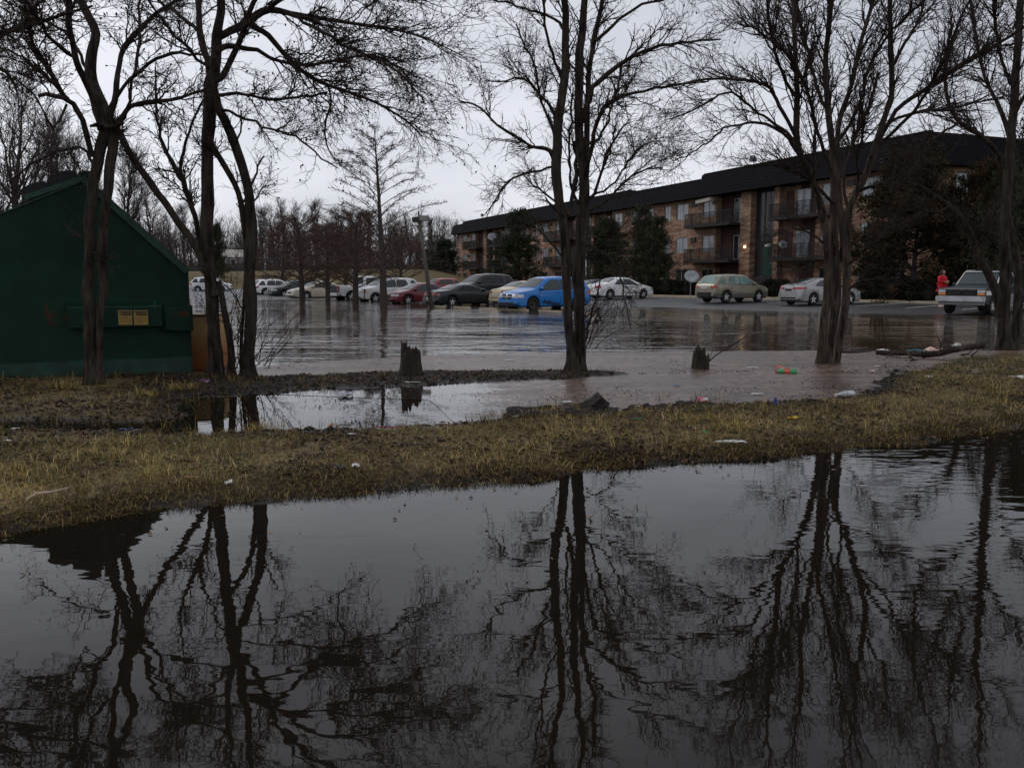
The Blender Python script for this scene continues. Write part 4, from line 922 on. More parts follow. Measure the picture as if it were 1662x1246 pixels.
T2 = [
 dict(root=1, p=[(352,615,34),(350,590,29),(345,530,26),(341,476,28),(338,408,27),(337,307,24),(337,246,22),(340,195,24),(344,150,27),(345,123,26)], y=(0,0), tw=0.12, t0=.5, L=.5),
 dict(root=1, p=[(403,615,34),(403,590,25),(405,520,23),(407,450,24),(409,390,24),(408,340,21),(403,300,18),(393,268,17),(381,236,17),(366,200,18),(354,172,18),(347,148,18)], y=(0.1,0), tw=0.15, t0=.5, L=.4),
 dict(root=1, p=[(380,615,20),(377,590,15),(371,537,14),(364,500,13),(354,456,14)], y=(0.1,0), tw=0),
 dict(root=1, p=[(392,613,12),(392,560,9),(396,500,9),(400,450,11),(400,420,13)], y=(0.2,0.1), tw=0.1),
 dict(p=[(401,430,14),(399,390,14),(394,351,13),(384,312,12),(371,285,12),(356,256,12),(345,238,12),(338,218,12)], y=(0.1,-0.05), tw=0.6, L=.4),
 dict(p=[(350,480,19),(337,442,17),(324,415,16),(308,385,15),(290,362,15),(270,332,15),(246,300,15),(222,268,15),(203,235,14),(190,212,14),(176,195,12)], y=(-0.1,-0.25), tw=0.4, L=.5),
 dict(p=[(338,450,11),(326,400,11),(315,350,11),(300,305,11),(292,286,12),(279,262,10),(265,235,8),(254,196,7),(254,160,6),(252,109,4)], y=(0,0.5), tw=.9, L=.6),
 dict(p=[(293,284,9),(297,246,8),(306,215,7),(316,190,6),(325,172,6),(332,160,5)], y=(0.3,0.1), tw=.6, L=.5),
 dict(p=[(344,135,22),(340,105,14),(330,80,13),(323,45,13),(323,0,12)], y=(0,0.3), ext=2.6, tw=1),
 dict(p=[(346,130,24),(352,85,20),(356,40,18),(358,0,17)], y=(0,-0.2), ext=3.0, tw=1),
 dict(p=[(352,130,15),(363,122,12),(377,92,11),(393,55,11),(405,20,10),(420,-10,9)], y=(0,-0.8), ext=1.8, tw=1.2),
 dict(p=[(356,60,15),(390,42,17),(412,25,16),(437,15,13),(470,22,11),(520,30,9),(566,37,8),(640,48,6),(690,62,5),(716,74,3)], y=(-.1,-1.4), tw=1.7, L=1.15),
 dict(p=[(400,35,14),(420,48,13),(437,58,11),(474,100,10),(511,129,9),(559,148,7),(607,166,6),(658,196,5),(684,221,3)], y=(-.2,0.4), tw=1.7, L=1.15),
 dict(p=[(354,82,12),(372,76,12),(400,80,10),(437,92,9),(480,105,7),(540,100,7),(600,90,6),(650,110,4),(672,140,3)], y=(-.2,1.3), tw=1.5, L=1.15),
 dict(p=[(352,155,9),(375,152,8),(400,153,8),(448,162,7),(492,156,6),(530,150,5)], y=(0,-1.0), tw=1.5, L=.9),
 dict(p=[(352,178,9),(372,180,7),(400,192,7),(425,204,6),(455,214,6),(492,229,5),(522,255,4),(548,273,3)], y=(0,-1.2), tw=.8, L=.6),
 dict(p=[(533,140,6),(537,170,5),(529,200,5),(529,236,4),(545,262,3)], y=(-0.2,-.4), tw=.9, L=.6),
 dict(p=[(470,24,9),(520,50,8),(570,80,7),(620,100,6),(665,135,5),(690,170,3)], y=(-.6,-2.0), tw=1.5, L=1.15),
 dict(p=[(437,12,10),(480,-15,10),(540,-25,8),(610,-10,6),(680,0,5),(730,-10,3)], y=(-.5,0.6), tw=1.5, L=1.15),
 dict(p=[(420,-10,12),(480,-70,11),(560,-110,9),(640,-110,6),(700,-90,4)], y=(-.4,-1.5), tw=1.7, L=1.2),
 dict(p=[(330,60,9),(300,30,9),(270,10,8),(230,-20,7)], y=(0.2,1.5), ext=1.3, tw=1.4),
 dict(p=[(345,120,8),(320,95,8),(285,60,7),(262,30,6),(240,0,5)], y=(0,-1.2), tw=1.5),
 dict(p=[(405,303,7),(412,292,6),(420,270,5),(428,254,4)], y=(0,-.2), tw=.3, L=.3),
 dict(p=[(409,340,5),(418,318,4),(428,305,3),(440,300,2)], y=(0,-.3), tw=1.2, L=.4),
 dict(p=[(382,236,6),(391,215,5),(391,180,4)], y=(0,-.3), tw=.8, L=.4),
]
TW_B = dict(n1=7.6, L1=1.0, n2=7.0, L2=0.36, n3=3.2, L3=0.13, bud=0.2, zig=0.22, up=0.04, ang=(.35,.85), jit=.11)
hero_tree('big multi stemmed bare tree right of the dumpster, its crown sweeping right over the water', (378, 613), T2, 202, TW_B, wf=.38,
          shoots=[(384, 600, 12, 1.5, 0.14), (384, 560, 9, 1.3, 0.12), (418, 590, 7, 1.0, 0.1)])
T3 = [
 dict(root=1, p=[(930,610,32),(928,590,26),(922,520,20),(919,460,20),(917,411,21),(912,360,21),(907,334,21),(904,290,20),(902,257,20),(906,215,20),(909,180,20),(915,140,18),(920,103,17),(918,50,15),(915,0,14)], y=(0,-0.1), ext=2.8, tw=.5, t0=.45),
 dict(root=1, p=[(943,610,30),(941,590,25),(940,520,22),(939,462,24),(943,400,27),(947,350,28),(950,308,25),(946,270,22),(941,231,20),(938,190,19),(939,154,19),(941,100,18),(944,51,16),(950,0,15)], y=(0.1,0.1), ext=2.8, tw=.5, t0=.45),
 dict(p=[(948,310,17),(951,270,15),(952,230,14),(952,180,13),(956,130,12),(960,90,12),(968,40,11),(978,0,10)], y=(0.1,0.6), ext=2.2, tw=1),
 dict(p=[(944,200,12),(955,160,11),(972,130,11),(1000,108,10),(1030,91,9),(1074,74,8),(1120,70,6),(1170,64,4)], y=(0,-0.8), tw=1.1),
 dict(p=[(950,285,12),(958,250,10),(968,200,10),(980,175,9),(1002,159,8),(1048,149,7),(1090,141,6),(1120,136,5),(1150,133,3)], y=(0,-1.3), tw=.9),
 dict(p=[(962,70,8),(985,50,8),(1007,31,7),(1040,8,6),(1075,0,5)], y=(.3,-.3), ext=1.2, tw=1.2),
 dict(p=[(902,262,13),(892,245,10),(878,240,9),(863,238,8),(838,222,7),(807,203,6),(785,180,5),(766,168,4),(747,166,3)], y=(0,-0.9), tw=1.3),
 dict(p=[(905,200,10),(896,175,8),(878,155,7),(858,132,6),(835,126,5),(807,133,4)], y=(0,0.8), tw=1.3),
 dict(p=[(905,268,6),(890,274,6),(860,279,6),(832,290,5),(818,305,4),(807,322,4),(795,340,3),(786,350,2)], y=(0,-0.5), tw=.7, L=.6),
 dict(p=[(832,290,4),(822,296,3),(807,320,3),(790,352,2)], y=(-0.4,-.9), tw=.3, L=.4),
 dict(p=[(912,130,9),(900,100,8),(888,60,7),(884,20,7),(880,0,6)], y=(-.1,-.8), ext=1.6, tw=1.3),
 dict(p=[(903,240,8),(892,200,7),(878,160,6),(868,110,6),(850,70,5),(838,40,4)], y=(-.1,1.2), tw=1.5),
 dict(p=[(918,60,8),(900,30,7),(870,20,6),(840,10,5),(800,0,4)], y=(0,.8), ext=.8, tw=1.5),
 dict(p=[(945,240,8),(970,225,7),(985,195,6),(1000,150,6),(1008,110,5)], y=(.1,1.3), tw=1.4),
 dict(p=[(950,330,9),(965,315,8),(975,285,7),(985,245,6),(1005,215,5),(1020,200,3)], y=(.1,-.9), tw=1.7),
 dict(p=[(952,345,8),(975,332,7),(1000,310,6),(1025,288,5),(1050,275,4),(1075,272,3)], y=(.1,.9), tw=1.6),
 dict(p=[(958,320,6),(990,302,5),(1020,262,5),(1040,240,4),(1062,230,3)], y=(.1,-1.5), tw=1.6),
 dict(p=[(938,330,9),(928,300,7),(924,260,6),(925,200,6),(930,150,5)], y=(.1,.9), tw=1.1),
 dict(p=[(915,352,8),(902,340,7),(893,330,6),(885,320,4)], y=(-.1,-.4), tw=.3, L=.4),
 dict(p=[(922,350,12),(930,320,11),(936,280,10),(932,230,9)], y=(0,.3), tw=.9),
 dict(p=[(905,330,6),(880,310,5),(860,295,4),(850,285,3)], y=(0,1.0), tw=1.7, L=.8),
 dict(p=[(943,390,5),(966,402,5),(990,420,4),(1005,447,4),(1012,480,4),(1018,505,3),(1024,535,2)], y=(-.1,-.7), tw=.8, L=.4),
 dict(p=[(948,560,7),(955,530,6),(963,500,5),(972,470,4),(980,440,3)], y=(0,-.3), tw=.9, L=.5),
 dict(p=[(915,420,5),(900,402,4),(880,380,3),(862,365,3)], y=(0,-.7), tw=1.3, L=.8),
 dict(p=[(950,420,5),(975,400,4),(1000,385,4),(1030,378,3)], y=(0,-.7), tw=1.3, L=.8),
]
TW_C = dict(n1=7.0, jit=.11, ang=(.35,.9), L1=0.78, n2=6.0, L2=0.32, n3=3.0, L3=0.14, bud=0.05, zig=0.2, up=0.15)
hero_tree('slender bare tree with two parallel trunks in the middle, in front of the blue car', (937, 606), T3, 303, TW_C,
          shoots=[(950, 560, 10, 0.9, 0.1), (965, 520, 7, 0.5, 0.2)])
T4 = [
 dict(root=1, p=[(1332,592,34),(1335,560,24),(1340,510,24),(1343,460,24),(1342,398,24),(1336,350,22),(1329,323,20),(1312,278,18),(1296,240,18),(1293,190,16),(1294,149,15),(1291,75,13),(1289,0,12)], y=(0,-.4), ext=2.6, tw=.6, t0=.5),
 dict(root=1, p=[(1345,592,32),(1348,560,24),(1355,500,25),(1357,448,26),(1354,380,24),(1353,298,20),(1350,240,18),(1345,180,16),(1340,100,15),(1345,50,14),(1350,0,13)], y=(0.1,.1), ext=2.6, tw=.6, t0=.5),
 dict(root=1, p=[(1352,590,26),(1362,560,20),(1372,500,22),(1374,423,22),(1377,348,20),(1392,310,19),(1408,279,20),(1428,214,18),(1440,180,15),(1448,149,14),(1446,60,13),(1446,0,12)], y=(.2,.3), ext=2.6, tw=.6, t0=.5),
 dict(p=[(1368,420,18),(1367,373,17),(1362,310,16),(1359,224,15),(1366,185,14),(1378,149,13),(1398,65,12),(1418,0,11)], y=(.1,.7), ext=2.3, tw=1, t0=.35),
 dict(p=[(1415,255,13),(1440,205,12),(1468,169,12),(1518,134,11),(1558,107,10),(1607,80,8),(1662,45,6)], y=(.2,-.6), tw=1.3, ext=.8),
 dict(p=[(1293,225,10),(1280,195,9),(1264,174,9),(1255,152,8),(1244,139,8),(1220,131,7),(1194,129,7),(1145,129,6),(1110,136,5),(1080,142,4)], y=(-.3,-1.2), tw=1.1),
 dict(p=[(1300,250,9),(1279,215,8),(1239,189,7),(1210,165,6),(1189,149,6),(1168,155,5),(1145,169,5),(1110,185,4),(1085,194,3)], y=(-.3,.6), tw=1.0),
 dict(p=[(1305,262,9),(1279,225,8),(1255,207,8),(1229,199,7),(1200,203,6),(1175,209,5),(1140,239,4),(1095,261,3)], y=(-.3,-2.0), tw=1.0),
 dict(p=[(1293,160,8),(1270,120,8),(1255,70,7),(1248,30,6),(1244,0,6)], y=(-.3,-.9), ext=1.5, tw=1.4),
 dict(p=[(1345,190,9),(1325,140,8),(1312,90,8),(1300,40,7),(1290,0,6)], y=(0,1.0), ext=1.5, tw=1.4),
 dict(p=[(1350,280,10),(1335,240,9),(1320,190,9),(1308,140,8),(1270,80,7),(1230,50,6),(1200,40,4)], y=(0,-1.5), tw=1.4),
 dict(p=[(1360,230,9),(1385,190,8),(1400,150,8),(1410,110,7),(1440,60,6),(1480,20,6)], y=(.4,-1.0), ext=1.2, tw=1.4),
 dict(p=[(1430,210,9),(1460,190,8),(1500,180,8),(1540,178,7),(1590,165,5),(1630,160,4)], y=(.3,1.0), tw=1.3),
 dict(p=[(1420,240,9),(1450,215,8),(1480,185,8),(1510,140,7),(1540,80,6),(1560,30,5)], y=(.3,-1.6), tw=1.4, ext=1.0),
 dict(p=[(1378,340,9),(1370,290,8),(1385,230,8),(1412,170,7),(1425,120,6)], y=(.2,1.4), tw=1.4),
 dict(p=[(1447,110,9),(1470,70,8),(1490,35,7),(1500,0,6)], y=(.3,.8), ext=1.4, tw=1.4),
 dict(p=[(1354,330,8),(1320,300,7),(1290,280,6),(1250,268,5),(1215,272,4)], y=(0,-.8), tw=1.5, L=.8),
 dict(p=[(1395,310,9),(1420,300,8),(1450,290,6),(1480,260,5)], y=(.2,-.8), tw=1.2, L=.8),
 dict(p=[(1343,400,6),(1315,380,5),(1290,372,4),(1265,380,3)], y=(0,-.7), tw=1.6, L=.7),
 dict(p=[(1374,430,6),(1400,410,5),(1425,380,4),(1450,350,3)], y=(.1,-.7), tw=1.4, L=.7),
 dict(p=[(1342,440,5),(1315,432,4),(1290,440,3)], y=(0,-.5), tw=1.4, L=.6),
 dict(p=[(1378,470,5),(1400,455,4),(1430,450,3)], y=(.1,-.5), tw=1.2, L=.6),
 dict(p=[(1340,345,8),(1322,300,7),(1320,250,6),(1325,200,6)], y=(-.2,-.9), tw=1.4),
 dict(p=[(1392,310,8),(1392,260,7),(1400,210,6),(1395,150,5)], y=(.2,-.9), tw=1.4),
]
TW_D = dict(n1=8.0, jit=.09, ang=(.3,.8), L1=1.05, n2=5.6, L2=0.42, n3=2.8, L3=0.17, bud=0.04, zig=0.16, up=0.22)
hero_tree('pale barked bare tree with fused trunks and wide crown in front of the silver car', (1342, 590), T4, 404, TW_D, bark='bark_pale', wf=.285)
T5 = [
 dict(root=1, p=[(1630,569,34),(1630,540,28),(1630,500,24),(1632,440,22),(1631,400,21),(1632,348,20),(1636,300,20),(1640,249,19),(1643,200,18),(1647,149,17),(1652,70,15),(1657,0,14)], y=(0,0), ext=2.5, tw=.7, t0=.3),
 dict(root=1, p=[(1643,569,28),(1650,520,20),(1653,470,18),(1650,420,16),(1640,370,16),(1634,340,14)], y=(.1,.1), tw=.2, L=.5),
 dict(p=[(1625,510,20),(1617,478,19),(1606,448,18),(1592,423,18),(1580,395,17),(1567,368,16),(1553,348,15),(1538,333,14),(1515,318,12),(1493,303,10),(1470,296,7)], y=(0,-.4), tw=.5, t0=.4, L=.8),
 dict(p=[(1636,280,12),(1620,250,12),(1602,229,11),(1580,212,10),(1558,199,10),(1545,180,9),(1538,159,8),(1534,120,7),(1538,80,6),(1545,40,5)], y=(0,-.8), tw=1.3),
 dict(p=[(1641,230,11),(1632,199,10),(1617,164,9),(1600,130,8),(1590,90,7),(1580,40,7),(1575,0,6)], y=(0,.8), ext=1.4, tw=1.3),
 dict(p=[(1645,190,10),(1660,160,9),(1690,120,8),(1720,80,7)], y=(0,-.5), ext=1.4, tw=1.2),
 dict(p=[(1648,150,9),(1630,110,8),(1618,60,8),(1612,0,7)], y=(0,-1.1), ext=1.6, tw=1.3),
 dict(p=[(1636,300,9),(1670,270,8),(1700,220,7),(1730,180,6)], y=(0,.5), ext=1, tw=1.3),
 dict(p=[(1558,199,7),(1530,215,6),(1500,235,5),(1470,240,4)], y=(-.5,-1.4), tw=1.5),
 dict(p=[(1596,430,7),(1580,410,6),(1600,380,5),(1612,350,4)], y=(-.1,-.6), tw=1.0, L=.6),
 dict(p=[(1540,335,6),(1525,345,5),(1505,342,4),(1480,352,3)], y=(-.3,-.8), tw=1.3, L=.6),
 dict(p=[(1632,400,5),(1612,390,4),(1590,372,3)], y=(0,-.6), tw=1.4, L=.6),
]
hero_tree('bare tree at the right edge with a thick limb leaning left over the white truck', (1636, 568), T5, 505, TW_D)
# tree off to the left, only its branches reach in over the dumpster
T6 = [
 dict(root=1, p=[(-330,640,60),(-325,500,46),(-315,350,42),(-300,200,38),(-290,80,32),(-280,0,28)], y=(-.6,0), ext=2.6, tw=.4, t0=.5),
 dict(p=[(-305,240,20),(-220,150,18),(-120,90,15),(-40,62,12),(30,46,10),(95,28,7),(150,10,5)], y=(-.6,-.6), tw=1.2, t0=.2),
 dict(p=[(-290,120,16),(-200,40,14),(-100,0,12),(-20,-20,9),(60,-30,7)], y=(-.4,.4), tw=1.3, t0=.2),
 dict(p=[(-310,300,16),(-230,200,14),(-130,130,12),(-50,110,10),(0,112,9),(20,128,6),(30,160,4)], y=(-.6,-1), tw=.8, t0=.3, L=.7),
]
hero_tree('bare tree beyond the left edge whose branches reach in above the dumpster', (-330, 640), T6, 606, TW_A)

# ------------------------------------------------------------------ background trees
def bare_proto(seed, h, spread, nl=26, dense=1.0, wig=0.12, rmin=0.013, forks=3):
    rng = np.random.default_rng(seed); tr = Tubes(); cr_ = Tubes()
    S = np.zeros((1, 3)); S[0, 2] = -0.4; r0 = h * 0.020
    P0, R0 = grow(rng, S, np.array([[rng.normal(0, .04), rng.normal(0, .04), 1]]), np.array([h * 0.92]), np.array([r0]), 14, 0.05, 0.05, 0.12)
    tr.add(P0, R0, 8, 0.08, seed)
    S, D, r, t = sprout(rng, P0, R0, nl, 0.22, (0.35, 0.85), 0.6, 0.25, rf=0.6)
    Ln = spread * (1.15 - 0.65 * t) * rng.uniform(0.6, 1.15, nl); P1, R1 = grow(rng, S, D, Ln, np.maximum(r, .03), 10, wig, 0.06, 0.25); tr.add(P1, R1, 5)
    n2 = int(nl * 8 * dense); S, D, r, _ = sprout(rng, P1, R1, n2, 0.15, (0.35, 0.95), 1, 0.15, rf=0.6, rmax=.04); P2, R2 = grow(rng, S, D, spread * 0.38 * rng.uniform(0.5, 1.2, n2), np.maximum(r, rmin * 1.4), 6, wig, 0.04, 0.4); cr_.add(P2, R2, 4)
    n3 = int(n2 * 6 * dense); S, D, r, _ = sprout(rng, P2, R2, n3, 0.1, (0.3, 1.0), 1, 0.1, rf=0.8, rmax=.02); P3, R3 = grow(rng, S, D, spread * 0.17 * rng.uniform(0.5, 1.3, n3), np.full(n3, rmin), 3, wig, 0.03, 0.5); cr_.add(P3, R3, 3)
    n4 = int(n3 * 1.6 * dense); S, D, r, _ = sprout(rng, P3, R3, n4, 0.1, (0.3, 1.0)); P4, R4 = grow(rng, S, D, spread * 0.09 * rng.uniform(0.5, 1.3, n4), np.full(n4, rmin * .75), 2, wig, 0.02, 0.6); cr_.add(P4, R4, 3)
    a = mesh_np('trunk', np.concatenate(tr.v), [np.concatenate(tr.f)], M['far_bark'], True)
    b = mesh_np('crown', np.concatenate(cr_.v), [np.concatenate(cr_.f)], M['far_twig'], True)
    return a, b
def place_tree(proto, name, label, px, Y, s, rz, group=None, top=None, htop=None, cat='tree'):
    q = aty(px, 451, Y); z = S1(q[0], Y)
    if top is not None: s = (aty(px, top, Y)[2] - z) / htop
    t = thing(name, label, cat, (q[0], Y, z - 0.05), rz, group)
    a = link('trunk', proto[0], t); b = link('crown', proto[1], t); b['kind'] = 'stuff'
    t.scale = (s, s, s); return t
PB = [bare_proto(11, 14, 5.0), bare_proto(12, 14, 4.2, 30), bare_proto(13, 13, 5.5, 24), bare_proto(14, 14, 3.6, 34, 0.9)]
# tall brownish trees behind the dumpster
for i, (px, Y, top, p, lab) in enumerate([
    (20, 46, 118, 2, 'tall brown bare tree behind the left end of the dumpster'),
    (120, 60, 235, 0, 'bare tree behind the peak of the dumpster lid'),
    (205, 52, 262, 1, 'bare tree seen between the twin stems and the leaning trunk, behind the dumpster slope'),
    (-70, 55, 150, 1, 'bare tree past the left edge behind the dumpster'),
    (60, 70, 205, 3, 'farther bare tree behind the black dumpster lid'),
    (255, 75, 305, 2, 'low bare tree behind the right slope of the dumpster'),
    (-15, 50, 160, 0, 'brown bare tree at the left border behind the dumpster'),
    (95, 49, 200, 2, 'spreading bare tree behind the black lids of the dumpster'),
    (165, 80, 300, 3, 'far bare tree just above the dumpster slope')]):
    place_tree(PB[p], 'bare_tree', lab, px, Y, 1, i * 1.9, top=top, htop=13.0)
# the far line of trees
r_ = np.random.default_rng(5)
tops = {425: 345, 445: 338, 468: 332, 490: 340, 515: 335, 540: 345, 560: 350, 640: 350, 665: 352, 690: 358, 705: 362, 720: 360, 738: 366, 755: 372, 600: 360, 580: 356, 400: 352, 330: 350, 300: 340, 275: 352, 350: 362}
for i, (px, tp) in enumerate(sorted(tops.items())):
    place_tree(PB[i % 4], 'bare_tree', 'bare grey tree in the dense line beyond the far end of the flooded lot', px + r_.uniform(-4, 4), r_.uniform(150, 185), 1, i * 2.3, 'grey bare trees in the line beyond the lot', top=tp, htop=13.2)

# the wood beyond the lot: stems and brush that read as one mass
def woodland():
    rng = np.random.default_rng(77); tb = Tubes(); n = 1000
    X = rng.uniform(-110, 60, n); Y = rng.uniform(152, 240, n); Z = surf(X, Y, False); Hh = rng.uniform(6, 12.5, n)
    S = np.stack([X, Y, Z - .3], 1); P0, R0 = grow(rng, S, np.stack([rng.normal(0, .06, n), 0 * X, np.ones(n)], 1), Hh, Hh * .009, 8, .05, .03, .15); tb.add(P0, R0, 4)
    m = n * 18; S, D, r, t = sprout(rng, P0, R0, m, .08, (.3, .9), .6, .25, rf=.5); P1, R1 = grow(rng, S, D, 3.2 * (1.2 - .8 * t) * rng.uniform(.5, 1.2, m), np.maximum(r, .024), 2, .15, .05, .4); tb.add(P1, R1, 3)
    m2 = int(m * 1.8); S, D, r, t = sprout(rng, P1, R1, m2, .1, (.3, 1.0)); P2, R2 = grow(rng, S, D, 1.7 * rng.uniform(.4, 1.2, m2), np.full(m2, .024), 1, .2, .03, .5); tb.add(P2, R2, 3)
    # undergrowth
    u = 15000; X = rng.uniform(-110, 60, u); Y = rng.uniform(148, 175, u); S = np.stack([X, Y, surf(X, Y, False)], 1); P3, R3 = grow(rng, S, np.stack([rng.normal(0, .5, u), rng.normal(0, .5, u), np.ones(u)], 1), rng.uniform(1.2, 5.5, u) * rng.uniform(.4, 1, u), np.full(u, .034), 1, .2, .0, .4); tb.add(P3, R3, 3)
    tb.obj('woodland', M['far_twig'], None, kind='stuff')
woodland()
def open_cone(seed, h, spread, dens=1.0, nl=58):
    rng = np.random.default_rng(seed); tr = Tubes(); cr_ = Tubes()
    P0, R0 = grow(rng, np.array([[0, 0, -0.5]]), np.array([[0, 0, 1.0]]), np.array([h + .4]), np.array([.23]), 18, 0.01, 0.02, 0.08); tr.add(P0, R0, 10, .08, seed)
    t = .16 + .80 * (np.arange(nl) + rng.uniform(0, 1, nl)) / nl; z = t * h; az = np.arange(nl) * 2.4 + rng.uniform(-.3, .3, nl)
    S = np.stack([np.interp(z, P0[0, :, 2], P0[0, :, 0]), np.interp(z, P0[0, :, 2], P0[0, :, 1]), z], 1)
    el = .48 + .35 * t; D = np.stack([np.cos(az) * np.cos(el), np.sin(az) * np.cos(el), np.sin(el)], 1)
    prof = np.interp(t, [.16, .35, .55, .8, 1], [.62, 1.0, .86, .52, .2])
    P1, R1 = grow(rng, S, D, spread * prof * rng.uniform(.85, 1.1, nl), .034 * (1.15 - .7 * t), 12, .035, -.045, .25); tr.add(P1, R1, 6)
    n2 = int(nl * 22 * dens); S, D, r, tt = sprout(rng, P1, R1, n2, .3, (.35, .8), .35, .05, rf=.6); P2, R2 = grow(rng, S, D, .55 * rng.uniform(.4, 1.2, n2), np.full(n2, .010), 3, .10, -.01, .5); cr_.add(P2, R2, 3)
    n3 = n2 * 5; S, D, r, _ = sprout(rng, P2, R2, n3, .1, (.5, 1.2), 1, -.1); P3, R3 = grow(rng, S, D, .13 * rng.uniform(.4, 1.4, n3), np.full(n3, .0085), 1, .2, -.05, .6); cr_.add(P3, R3, 3)
    return (mesh_np('trunk', np.concatenate(tr.v), [np.concatenate(tr.f)], M['far_bark'], True), mesh_np('crown', np.concatenate(cr_.v), [np.concatenate(cr_.f)], M['cyp_twig'], True))
def on_water(proto, label, px, Y, h, rz=0, group=None, name='cypress_tree'):
    q = aty(px, 451, Y); t = thing(name, label, 'tree', (q[0], Y, -0.1), rz, group)
    link('trunk', proto[0], t); b = link('crown', proto[1], t); b['kind'] = 'stuff'; t.scale = (h, h, h)
on_water(open_cone(31, 9.9, 3.9), 'tall cone shaped bare cypress standing in the water left of the leaning lamp post', 622, 49, 1.0)
cy = open_cone(32, 5.2, 3.9, 1.25, 56)
for px, Y, s, rz, lab in ((576, 56, 1.08, 0, 'reddish bare cypress in the water just left of the tall one'), (531, 60, .92, 1.7, 'reddish bare cypress in the water in front of the cream sedan'), (490, 63, 1.12, 3.1, 'leftmost reddish bare cypress of the row in the water')):
    on_water(cy, lab, px, Y, s, rz)
cy2 = open_cone(33, 5.4, 4.6, 1.2, 50)
for px, Y, s, rz, lab in ((458, 84, 1.1, 0.5, 'far reddish bare cypress behind the dark hatchback'), (560, 92, 1.25, 1.5, 'far reddish bare cypress between the tall one and its neighbour'), (650, 88, 1.05, 2.5, 'far reddish bare cypress seen right of the tall one')):
    on_water(cy2, lab, px, Y, s, rz)

def evergreen(seed, h, spread, n=9000, cols=((0.024, 0.034, 0.018), (0.042, 0.053, 0.026), (0.014, 0.020, 0.012), (0.05, 0.045, 0.025)), size=0.16, ragged=0.35, top=0.75, low=0.06):
    rng = np.random.default_rng(seed); tr = Tubes()
    P0, R0 = grow(rng, np.array([[0, 0, -0.3]]), np.array([[0, 0, 1.0]]), np.array([h]), np.array([h * 0.022]), 10, 0.03, 0.02, 0.15); tr.add(P0, R0, 8)
    nb = 170; t = low + (0.97 - low) * rng.uniform(0, 1, nb) ** 0.9; az = rng.uniform(0, 2 * np.pi, nb); el = rng.uniform(0.0, 0.5, nb)
    z = t * h * .95; S = np.stack([0 * z, 0 * z, z], 1); D = np.stack([np.cos(az) * np.cos(el), np.sin(az) * np.cos(el), np.sin(el)], 1)
    Ln = spread * np.minimum(1, (1.03 - t) ** top * 1.15) * rng.uniform(1 - ragged * 1.3, 1 + ragged, nb)
    P1, R1 = grow(rng, S, D, Ln, np.full(nb, .035), 7, 0.12, 0.01, 0.3); tr.add(P1, R1, 4)
    nb2 = nb * 8; S, D, r, tt = sprout(rng, P1, R1, nb2, 0.3, (0.4, 1.1), .6); P2, R2 = grow(rng, S, D, spread * .24 * rng.uniform(.4, 1.2, nb2), np.full(nb2, .012), 4, .15, .02, .5); tr.add(P2, R2, 3)
    i = rng.integers(0, nb2, n); k = rng.integers(1, 5, n); C = P2[i, k] + rng.normal(size=(n, 3)) * size * .5
    d = norm(rng.normal(size=(n, 3)) + np.array([0, 0, .3])); u = norm(np.cross(d, rng.normal(size=(n, 3)))); s = size * rng.uniform(.4, 1.3, (n, 1))
    V = np.stack([C - u * s * .22, C + u * s * .22, C + d * s], 1).reshape(-1, 3)
    cc = np.array(cols)[(rng.integers(0, len(cols), nb2))[i] % len(cols)] * rng.uniform(.7, 1.3, (n, 1))
    return (mesh_np('trunk', np.concatenate(tr.v), [np.concatenate(tr.f)], M['far_bark'], True), mesh_np('crown', V, [np.arange(n * 3).reshape(-1, 3)], M['needle'], False, np.repeat(cc[:, None], 3, 1).reshape(-1, 3)))
E1 = evergreen(51, 8, 2.7, 26000, size=.2, ragged=.45); E2 = evergreen(52, 8, 2.3, 17000, ragged=.6, size=.18)
EY = evergreen(53, 8, 3.4, 56000, size=.2, cols=((0.032, 0.025, 0.013), (0.02, 0.023, 0.012), (0.055, 0.031, 0.016), (0.013, 0.014, 0.008)), ragged=.25, top=.45, low=.03)
def ev(proto, name, label, px, Y, top, rz=0, sx=1.0):
    q = aty(px, 451, Y); z = S1(q[0], Y); s = (aty(px, top, Y)[2] - z) / 7.9
    t = thing(name, label, 'tree', (q[0], Y, z - .05), rz); link('trunk', proto[0], t); b = link('crown', proto[1], t); b['kind'] = 'stuff'; t.scale = (s * sx, s * sx, s)
ev(E1, 'juniper_tree', 'dark evergreen before the far end of the apartment block, above the blue car', 842, 100, 338, 0, 1.05)
ev(E2, 'juniper_tree', 'ragged dark evergreen before the building above the white sedan', 1040, 73, 327, 1.0, .95)
ev(E2, 'juniper_tree', 'dark evergreen before the brick wall just right of the ragged one', 1068, 71, 345, 3.0, .95)
ev(E1, 'juniper_tree', 'dark evergreen left of the middle stair bay, half hidden by the two trunks', 985, 82, 352, 2.0, 1.1)
ev(EY, 'yew_tree', 'huge dark rusty green evergreen before the near end of the building', 1482, 52.5, 248, 0, .98)
ev(EY, 'yew_tree', 'dark rusty evergreen against the end wall of the building, right of the huge one', 1592, 50.5, 262, 1.3, .62)
ev(E1, 'juniper_tree', 'tall dark evergreen at the right edge behind the bare tree', 1672, 40, 168, 0, .62)
ev(E1, 'spruce_tree', 'dark evergreen in the gap between the trunks of the multi stemmed tree', 352, 110, 362, 1.0, .7)
ev(E1, 'spruce_tree', 'broad dark evergreen left of the building behind the lamp post', 722, 128, 388, 0.4, 1.9)
ev(E2, 'spruce_tree', 'small dark evergreen beside the broad one, behind the lamp post', 700, 135, 405, 0.4, 1.3)
